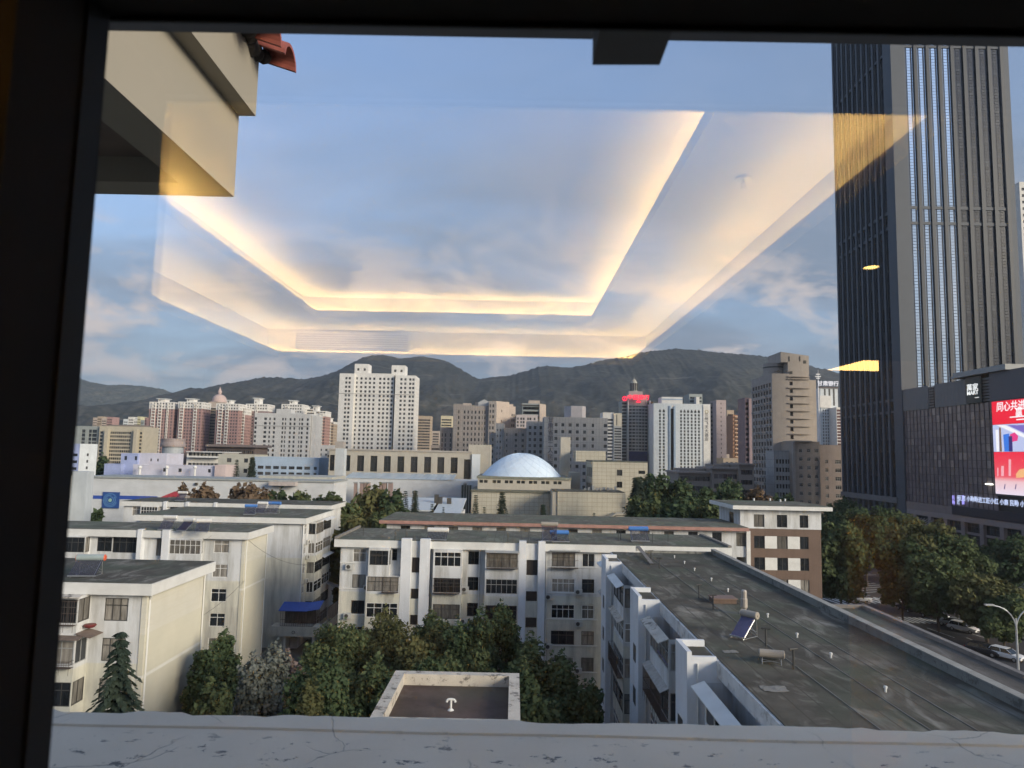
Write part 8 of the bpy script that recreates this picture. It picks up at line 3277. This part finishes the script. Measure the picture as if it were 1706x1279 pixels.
def blob_set(seed, n=16, spread=.72, r0=.30, r1=.46, zc=.64, zr=.36):
    """unit tree: height 1, crown radius 1 horizontally; lumpy set of blobs"""
    r = random.Random(seed)
    out = [(0, 0, zc, .55, .55, zr * .75)]
    for k in range(n):
        th = 2.399 * k + r.random()
        h = (k + .5) / n
        z = zc - zr * .8 + 1.6 * zr * h
        ring = spread * math.sqrt(max(.05, 1 - ((z - zc) / zr) ** 2)) * (.6 + .5 * r.random())
        q = r.uniform(r0, r1)
        out.append((ring * math.cos(th), ring * math.sin(th), z, q, q, q * .36))
    return out


def trunk_mesh(seed, mat=BARK, top=.62):
    r = random.Random(seed)
    m = MB()
    p = Vector((0, 0, 0))
    rad = .045
    for k in range(4):
        q = p + Vector((r.uniform(-.03, .03), r.uniform(-.03, .03), top / 4))
        m.tube(p, q, rad, 7, rad * .82)
        rad *= .82
        p = q
    for k in range(7):
        th = 2.4 * k + r.random()
        z = top * (.45 + .5 * k / 7)
        e = Vector((math.cos(th) * .5, math.sin(th) * .5, z + .16 + .1 * r.random()))
        s = Vector((0, 0, z))
        mid = s.lerp(e, .5) + Vector((0, 0, .03))
        m.tube(s, mid, .022, 5, .016)
        m.tube(mid, e, .016, 5, .006)
    return m.mesh('trunk', mat)


TRUNKS = [trunk_mesh(s) for s in (3, 8)]
CROWNS = {}


def crown(kind, variant, n, size, asp):
    key = (kind, variant, n, size, asp)
    if key not in CROWNS:
        mat = {'dark': LEAF_DARK, 'green': LEAF_GREEN, 'yellow': LEAF_YEL, 'silver': LEAF_SILVER, 'rust': LEAF_RUST, 'pink': LEAF_PINK}[kind]
        if kind in ('silver',):
            b = blob_set(40 + variant, 18, .66, .26, .40, .55, .44)
        elif kind in ('pink', 'rust'):
            b = blob_set(60 + variant, 18, .78, .20, .36, .56, .42)
        else:
            b = blob_set(10 * variant + len(kind), 18, .74, .24, .46, .60, .40)
        CROWNS[key] = leaf_cloud('crown', mat, b, n, size, 5 + variant * 7 + len(kind), .35, asp)
    return CROWNS[key]


def tree(kind, px, tp, wpx, Y, label, variant=0, group='trees among the flats', n=7000, leaf=.38):
    """leafy tree whose top stands at photo px, tp and whose crown is wpx wide, Y metres off"""
    top = P(px, tp, Y)
    h = top.z
    rad = wpx / 2 * Y / F
    t = thing('tree', label, 'tree', (top.x, Y, 0), group)
    asp = max(1.0, round(h / rad * 2) / 2)
    t.rotation_euler.z = rnd.uniform(0, 6.28)
    t.scale = (rad, rad, h / asp)
    for nm, me in (('trunk', TRUNKS[variant % 2]), ('crown', crown(kind, variant, n, round(leaf / rad, 3), asp))):
        o = bpy.data.objects.new(nm, me)
        C.objects.link(o)
        o.parent = t
        if nm == 'trunk':
            o.scale = (min(1.0, 5.0 / rad), min(1.0, 5.0 / rad), asp)
    return t


def conifer_mesh(seed, tiers, droop, width_pow=.8, leaf=.055, per=13, asp=3.5):
    rs = random.Random(seed)
    V, Fc = [], []
    for k in range(tiers):
        s = k / (tiers - 1)
        z = (.12 + .86 * s) * asp
        R = (1 - s) ** width_pow * (.8 + .35 * rs.random()) + .02
        nb = max(5, int(11 * (1 - s) + 4))
        for b in range(nb):
            th = 2 * math.pi * b / nb + k * 1.1 + rs.uniform(-.25, .25)
            RR = R * rs.uniform(.7, 1.1)
            d = Vector((math.cos(th), math.sin(th), 0))
            e = Vector((-d.y, d.x, 0))
            nseg = max(4, int(per * (RR * .8 + .2)))
            for q in range(nseg):
                f = (q + .6) / nseg
                zz = z - droop * (f ** 1.6) * RR * .34 + .02 * rs.random()
                c = d * (RR * f) + Vector((0, 0, zz))
                for side in (-1, 1, 0, -.5, .5):
                    L = leaf * (1.35 - .7 * f) * rs.uniform(.7, 1.3)
                    w = (e * side * .8 + d * .7 + Vector((rs.uniform(-.3, .3), rs.uniform(-.3, .3), -.25 * droop)))
                    w.normalize()
                    tip = c + w * L * 1.5
                    o = w.cross(Vector((rs.uniform(-.5, .5), rs.uniform(-.5, .5), 1))).normalized() * L * .36
                    i = len(V)
                    V += [tuple(c - o * .5), tuple(c.lerp(tip, .5) - o), tuple(tip), tuple(c.lerp(tip, .5) + o)]
                    Fc.append((i, i + 1, i + 2, i + 3))
    me = bpy.data.meshes.new('foliage')
    me.from_pydata(V, [], Fc)
    me.materials.append(LEAF_FIR)
    me.update()
    return me


FIRS = {}
FT = MB()
FT.tube((0, 0, 0), (0, 0, .97), .035, 7, .006)
FIRTRUNK = FT.mesh('trunk', BARK)


def fir(px, tp, wpx, Y, label, big=False, group='firs by the museum', variant=0):
    top = P(px, tp, Y)
    rad = wpx * 1.2 * Y / F
    asp = max(1.5, round(top.z / rad * 2) / 2)
    key = (big, variant % 2, asp)
    if key not in FIRS:
        FIRS[key] = conifer_mesh(5, 40, 2.3, .85, .045, 34, asp) if big else conifer_mesh(1 + variant % 2, 48, 1.2 + .4 * (variant % 2), 1.0, .068, 12, asp)
    t = thing('fir_tree', label, 'fir tree', (top.x, Y, 0), group)
    t.scale = (rad, rad, top.z / asp)
    t.rotation_euler.z = rnd.uniform(0, 6.28)
    for nm, me in (('trunk', FIRTRUNK), ('foliage', FIRS[key])):
        o = bpy.data.objects.new(nm, me)
        C.objects.link(o)
        o.parent = t
        if nm == 'trunk':
            o.scale = (1, 1, asp)
    return t


NEAR = 26000
fir(203, 1044, 132, 39.0, 'drooping dark fir before the balcony of the nearest left flats', True, 'lone fir')
for a in (
    ('dark', 362, 1060, 105, 56, 'dark rounded tree against the cream gable of the nearest left flats', 0),
    ('green', 352, 1135, 80, 46, 'low green bush like tree at the foot of the cream gable', 1),
    ('silver', 440, 1083, 112, 50, 'silvery leaved tree between the left flats and the courtyard', 0),
    ('pink', 487, 1088, 72, 53, 'dusky pinkish tree beside the silvery one', 0),
    ('green', 560, 1036, 130, 60, 'tall loose green tree left of the yellowing tree', 2),
    ('yellow', 640, 1028, 120, 63, 'yellowing tree under the caged windows of the middle flats', 0),
    ('green', 715, 1022, 90, 66, 'green tree close to the middle stair shaft', 1),
    ('yellow', 715, 1060, 130, 56, 'olive yellow tree in the middle of the courtyard', 1),
    ('dark', 822, 1006, 120, 60, 'tallest dark tree in the courtyard', 1),
    ('dark', 780, 1036, 100, 57, 'dark tree leaning on the left of the tallest one', 2),
    ('green', 905, 1074, 130, 52, 'dark green tree right of the pale parapet', 0),
    ('dark', 960, 1118, 110, 45, 'dark tree by the corner of the long white flats', 0),
    ('green', 600, 1100, 160, 46, 'broad green tree left of the pale parapet roof', 0),
    ('green', 880, 1130, 130, 40, 'low broad tree right at the parapet corner', 2),
    ('dark', 540, 1120, 130, 43, 'dark low tree at the left of the courtyard', 2),
    ('green', 770, 1075, 130, 50, 'green crown just above the pale parapet roof', 1),
    ('dark', 690, 1095, 140, 44, 'dark crown hidden behind the pale parapet roof', 1),
    ('yellow', 522, 1152, 70, 39, 'small yellowish tree low by the ledge', 0),
):
    tree(a[0], a[1], a[2], a[3], a[4], a[5], a[6], 'courtyard trees', NEAR, .15)
for a in (
    ('rust', 318, 806, 46, 150, 'russet tree behind the red canopy', 0),
    ('rust', 352, 803, 54, 152, 'russet green tree left of the reddest one', 1),
    ('rust', 415, 799, 82, 150, 'reddest of the russet trees before the white hall', 2),
    ('dark', 463, 815, 40, 152, 'small dark tree right of the reddest russet tree', 0),
    ('green', 505, 818, 50, 150, 'green tree before the right part of the white hall', 1),
    ('dark', 160, 848, 26, 160, 'dark little tree beside the gable strip under the blue sign', 1),
    ('green', 545, 823, 60, 150, 'green tree next to the sunny balconies of the left flats', 0),
    ('green', 578, 832, 70, 135, 'green tree behind the left end of the long low building', 2),
    ('yellow', 618, 815, 80, 140, 'ochre tree between the left flats and the white sheds', 0),
    ('dark', 655, 815, 66, 138, 'dark tree touching the brick flues', 1),
    ('yellow', 585, 862, 70, 115, 'ochre low tree beside the long low building', 1),
    ('green', 640, 850, 90, 122, 'green low tree at the left end of the long roof', 0),
    ('dark', 1095, 786, 90, 172, 'dark broad tree right of the tiled museum block', 0),
    ('dark', 1150, 797, 90, 170, 'second dark tree right of the museum', 1),
    ('green', 1080, 822, 70, 150, 'green tree low before the museum block', 1),
    ('dark', 1205, 806, 90, 176, 'dark tree in front of the low stone building', 2),
    ('dark', 1140, 826, 110, 145, 'dark tree mass behind the long low roof', 0),
    ('green', 1190, 835, 80, 140, 'green tree just left of the brown block', 2),
    ('rust', 1262, 808, 60, 178, 'brownish tree below the end of the low stone building', 1),
    ('dark', 1295, 822, 70, 190, 'dark tree at the foot of the beige tower', 1),
    ('dark', 172, 757, 34, 240, 'green tree left of the lilac workshops', 0),
):
    tree(a[0], a[1], a[2], a[3], a[4], a[5], a[6], 'trees beyond the flats', 5000, .55)
for a in (
    ('green', 1398, 868, 84, 128, 'street tree right beside the brown tiled block', 0),
    ('dark', 1440, 838, 110, 158, 'dark tall street tree below the dark tower', 1),
    ('dark', 1395, 835, 80, 200, 'dark tree behind the roof of the brown tiled block', 2),
    ('green', 1500, 852, 90, 165, 'green street tree before the shopping centre corner', 2),
    ('yellow', 1535, 868, 110, 130, 'olive street tree with the largest crown', 1),
    ('green', 1590, 888, 110, 128, 'green street tree right of the largest crown', 0),
    ('green', 1560, 920, 100, 118, 'street tree with two thin trunks at the crossing', 1),
    ('yellow', 1640, 960, 110, 112, 'yellowish street tree nearest to the lamp post', 0),
    ('dark', 1690, 892, 90, 150, 'dark tree before the shopping centre columns at the right edge', 0),
    ('green', 1668, 985, 80, 108, 'green street tree right behind the lamp post', 1),
    ('dark', 1500, 905, 80, 124, 'dark street tree left of the olive one', 2),
    ('dark', 1660, 905, 70, 155, 'dark tree before the lit shop windows', 1),
):
    tree(a[0], a[1], a[2], a[3], a[4], a[5], a[6], 'street trees', 9000, .36)
for a in (
    (395, 763, 24, 205, 'left of two firs before the pale blue block', 0), (421, 759, 34, 205, 'right and larger of two firs before the pale blue block', 1),
    (676, 815, 26, 142, 'dark fir at the right end of the ochre trees', 0), (692, 814, 34, 140, 'thin fir with bare drooping branches before the white sheds', 1),
    (720, 837, 20, 140, 'small fir before the middle of the white sheds', 0), (739, 842, 16, 140, 'smallest fir before the white sheds', 1),
    (793, 822, 26, 145, 'fir at the left corner of the domed hall', 0), (807, 842, 18, 143, 'small fir right of the corner fir', 1),
    (837, 817, 36, 150, 'largest fir standing before the domed hall', 0), (905, 838, 30, 150, 'low fir at the corner of the museum wing', 1),
    (990, 852, 18, 150, 'tiny fir before the museum wing', 0), (1062, 792, 60, 160, 'tall fir with long bare branches right of the museum', 1),
):
    fir(a[0], a[1], a[2], a[3], a[4], False, 'firs beyond the flats', a[5])


# ------------------------------------------------------------------ hills
def hill_mat(name, c1, c2, c3):
    m, n, l, b = base_mat(name)
    p = pos(n)
    t = n.new('ShaderNodeTexNoise')
    t.inputs['Scale'].default_value = .006
    t.inputs['Detail'].default_value = 10
    t.inputs['Roughness'].default_value = .65
    l.new(mapped(n, l, p, (1, 1, 2.2)), t.inputs['Vector'])
    r = ramp(n, [(.36, c1), (.56, c2), (.66, c2), (.74, c3)])
    l.new(t.outputs['Fac'], r.inputs[0])
    t4 = n.new('ShaderNodeTexNoise')
    t4.inputs['Scale'].default_value = .05
    t4.inputs['Detail'].default_value = 4
    l.new(p, t4.inputs['Vector'])
    r4 = ramp(n, [(.40, (.45, .5, .45)), (.62, (1.25, 1.2, 1.1))])
    l.new(t4.outputs['Fac'], r4.inputs[0])
    # terrace cuts: thin pale lines that follow the height
    sp = n.new('ShaderNodeSeparateXYZ')
    l.new(p, sp.inputs[0])
    n2 = n.new('ShaderNodeTexNoise')
    n2.inputs['Scale'].default_value = .004
    n2.inputs['Detail'].default_value = 3
    l.new(p, n2.inputs['Vector'])
    ma = n.new('ShaderNodeMath')
    ma.operation = 'MULTIPLY_ADD'
    ma.inputs[1].default_value = 90
    l.new(n2.outputs['Fac'], ma.inputs[0])
    l.new(sp.outputs[2], ma.inputs[2])
    pp = n.new('ShaderNodeMath')
    pp.operation = 'PINGPONG'
    pp.inputs[1].default_value = 21
    l.new(ma.outputs[0], pp.inputs[0])
    lt = n.new('ShaderNodeMath')
    lt.operation = 'LESS_THAN'
    lt.inputs[1].default_value = 1.6
    l.new(pp.outputs[0], lt.inputs[0])
    n3 = n.new('ShaderNodeTexNoise')
    n3.inputs['Scale'].default_value = .012
    n3.inputs['Detail'].default_value = 3
    l.new(p, n3.inputs['Vector'])
    r3 = ramp(n, [(.52, (0, 0, 0)), (.62, (.7, .7, .7))])
    l.new(n3.outputs['Fac'], r3.inputs[0])
    mu = n.new('ShaderNodeMath')
    mu.operation = 'MULTIPLY'
    l.new(lt.outputs[0], mu.inputs[0])
    l.new(r3.outputs[0], mu.inputs[1])
    l.new(mixcol(n, l, mu.outputs[0], mixcol(n, l, 1.0, r.outputs[0], r4.outputs[0], 'MULTIPLY'), c3), b.inputs['Base Color'])
    b.inputs['Roughness'].default_value = .95
    b.inputs['Specular IOR Level'].default_value = .1
    bp = n.new('ShaderNodeBump')
    bp.inputs['Strength'].default_value = .8
    bp.inputs['Distance'].default_value = 14
    l.new(t.outputs['Fac'], bp.inputs['Height'])
    l.new(bp.outputs[0], b.inputs['Normal'])
    return m


def hill(name, ridge, Yr, Yfoot, mat, seed, jit=5.0):
    """ridge: surveyed skyline; the slope falls from it towards the city with spurs and gullies"""
    pts = [P(px, py, Yr) for px, py in ridge]
    xs = np.array([p.x for p in pts])
    zs = np.array([p.z for p in pts])
    nx, ny, nb = 620, 46, 12
    X = np.linspace(xs[0], xs[-1], nx)
    Z = np.interp(X, xs, zs)
    rs = np.random.RandomState(seed)
    # smooth a little then add tree-top jitter
    ker = np.array([.25, .5, .25])
    for _ in range(2):
        Z[1:-1] = np.convolve(Z, ker, 'valid')
    Z = Z + rs.rand(nx) * jit * (.5 + rs.rand(nx))
    V, Fc = [], []

    def fbm(x, y):
        o = 0
        for k, (f, a) in enumerate(((1 / 420., 1), (1 / 190., .55), (1 / 85., .28), (1 / 38., .14))):
            o += a * np.sin(x * f * 6.28 + 2.1 * k + 1.3 * np.sin(y * f * 3.1 + k) + seed) * np.cos(y * f * 2.2 + 1.7 * k + .8 * np.sin(x * f * 2 + seed))
        return o
    for j in range(ny):
        t = j / (ny - 1)
        Y = Yfoot + (Yr - Yfoot) * t
        base = Z * (t ** 1.25)
        spur = fbm(X, Y) * 34 * np.sin(math.pi * min(1, t * 1.02)) ** .8 * np.minimum(1, Z / 150)
        z = base + spur * (1 - t) ** .35
        # never rise above the line of sight to the ridge
        lim = 27 + (Z - 27) * (Y / Yr) * (0.985 if j < ny - 1 else 1)
        z = np.minimum(z, lim)
        z = np.maximum(z, -3 if j == 0 else -1)
        V += [(X[i], Y, z[i]) for i in range(nx)]
    for j in range(1, nb):
        t = j / (nb - 1)
        V += [(X[i], Yr + 900 * t, Z[i] * (1 - t) ** 1.1 - 3 * t) for i in range(nx)]
    tot = ny + nb - 1
    for j in range(tot - 1):
        for i in range(nx - 1):
            a = j * nx + i
            Fc.append((a, a + 1, a + nx + 1, a + nx))
    me = bpy.data.meshes.new(name)
    me.from_pydata(V, [], Fc)
    me.materials.append(mat)
    me.polygons.foreach_set('use_smooth', [True] * len(me.polygons))
    me.update()
    o = bpy.data.objects.new(name, me)
    C.objects.link(o)
    tag(o, kind='structure')
    return o


HILL_D = hill_mat('wooded_hillside', (0.036, 0.039, 0.038), (0.058, 0.058, 0.053), (0.15, 0.138, 0.12))
HILL_L = hill_mat('bare_hillside', (0.060, 0.066, 0.056), (0.095, 0.095, 0.075), (0.19, 0.155, 0.125))
hill('hill', [(-60, 600), (60, 612), (128, 629), (150, 637), (180, 642), (215, 642), (250, 645), (275, 650), (300, 660), (340, 690), (420, 720), (520, 745)], 3900, 2300, HILL_L, 2)
hill('hill', [(150, 735), (190, 705), (230, 676), (262, 661), (290, 655), (318, 647), (336, 649), (360, 643), (395, 637), (440, 629), (470, 630), (500, 633), (530, 628), (560, 620), (575, 611), (600, 598), (622, 592.5), (645, 592.5), (662, 597), (680, 598), (702, 594), (725, 597), (745, 603), (765, 614), (785, 627), (800, 632),
                (822, 629), (850, 626), (876, 619), (900, 611), (925, 611), (948, 613), (962, 611), (985, 606), (1010, 599), (1030, 597), (1050, 592), (1075, 587), (1100, 584), (1130, 582), (1160, 583.5), (1190, 587), (1215, 590), (1240, 591), (1258, 593), (1290, 597), (1340, 607), (1362, 614), (1380, 617), (1395, 622), (1410, 629), (1450, 640), (1520, 650), (1640, 655), (1760, 668), (1900, 700)], 2700, 1350, HILL_D, 5)


def hilltop_things():
    Y = 2702.0
    for px, py, h, w, lab in ((1131, 582, 7, 9, 'small hilltop pavilion, left of the pair'), (1164, 583, 9, 7, 'small hilltop pagoda with a pointed roof'), (1192, 588, 13, 3, 'thin taller mast on the hilltop'), (1214, 590, 9, 3, 'short mast on the hilltop, right end')):
        p = P(px, py + 1.5, Y)
        t = thing('hilltop_building', lab, 'pavilion' if w > 4 else 'mast', (p.x, Y, p.z))
        m = MB()
        m.box(p.x - w / 2, p.x + w / 2, Y - w / 2, Y + w / 2, p.z - 3, p.z + h * .6)
        m.build('body', GREY_CLAD, t)
        m = MB()
        m.lathe([(w * .75, h * .6 + .01), (w * .3, h * .85), (.1, h)], (p.x, Y, p.z), 8)
        m.build('roof', FRAME_D, t)


hilltop_things()
# ------------------------------------------------------------------ haze
def build_haze():
    m = bpy.data.materials.new('thin_air')
    m.use_nodes = True
    n, l = m.node_tree.nodes, m.node_tree.links
    n.clear()
    out = n.new('ShaderNodeOutputMaterial')
    v = n.new('ShaderNodeVolumePrincipled')
    v.inputs['Color'].default_value = (0.74, 0.86, 1.0, 1)
    v.inputs['Density'].default_value = HAZE
    v.inputs['Anisotropy'].default_value = 0.2
    l.new(v.outputs[0], out.inputs['Volume'])
    b = MB()
    b.box(-9500, 9500, -700, 14500, -4, 640)
    b.build('haze', m, kind='stuff')


HAZE = 0.95e-4
build_haze()
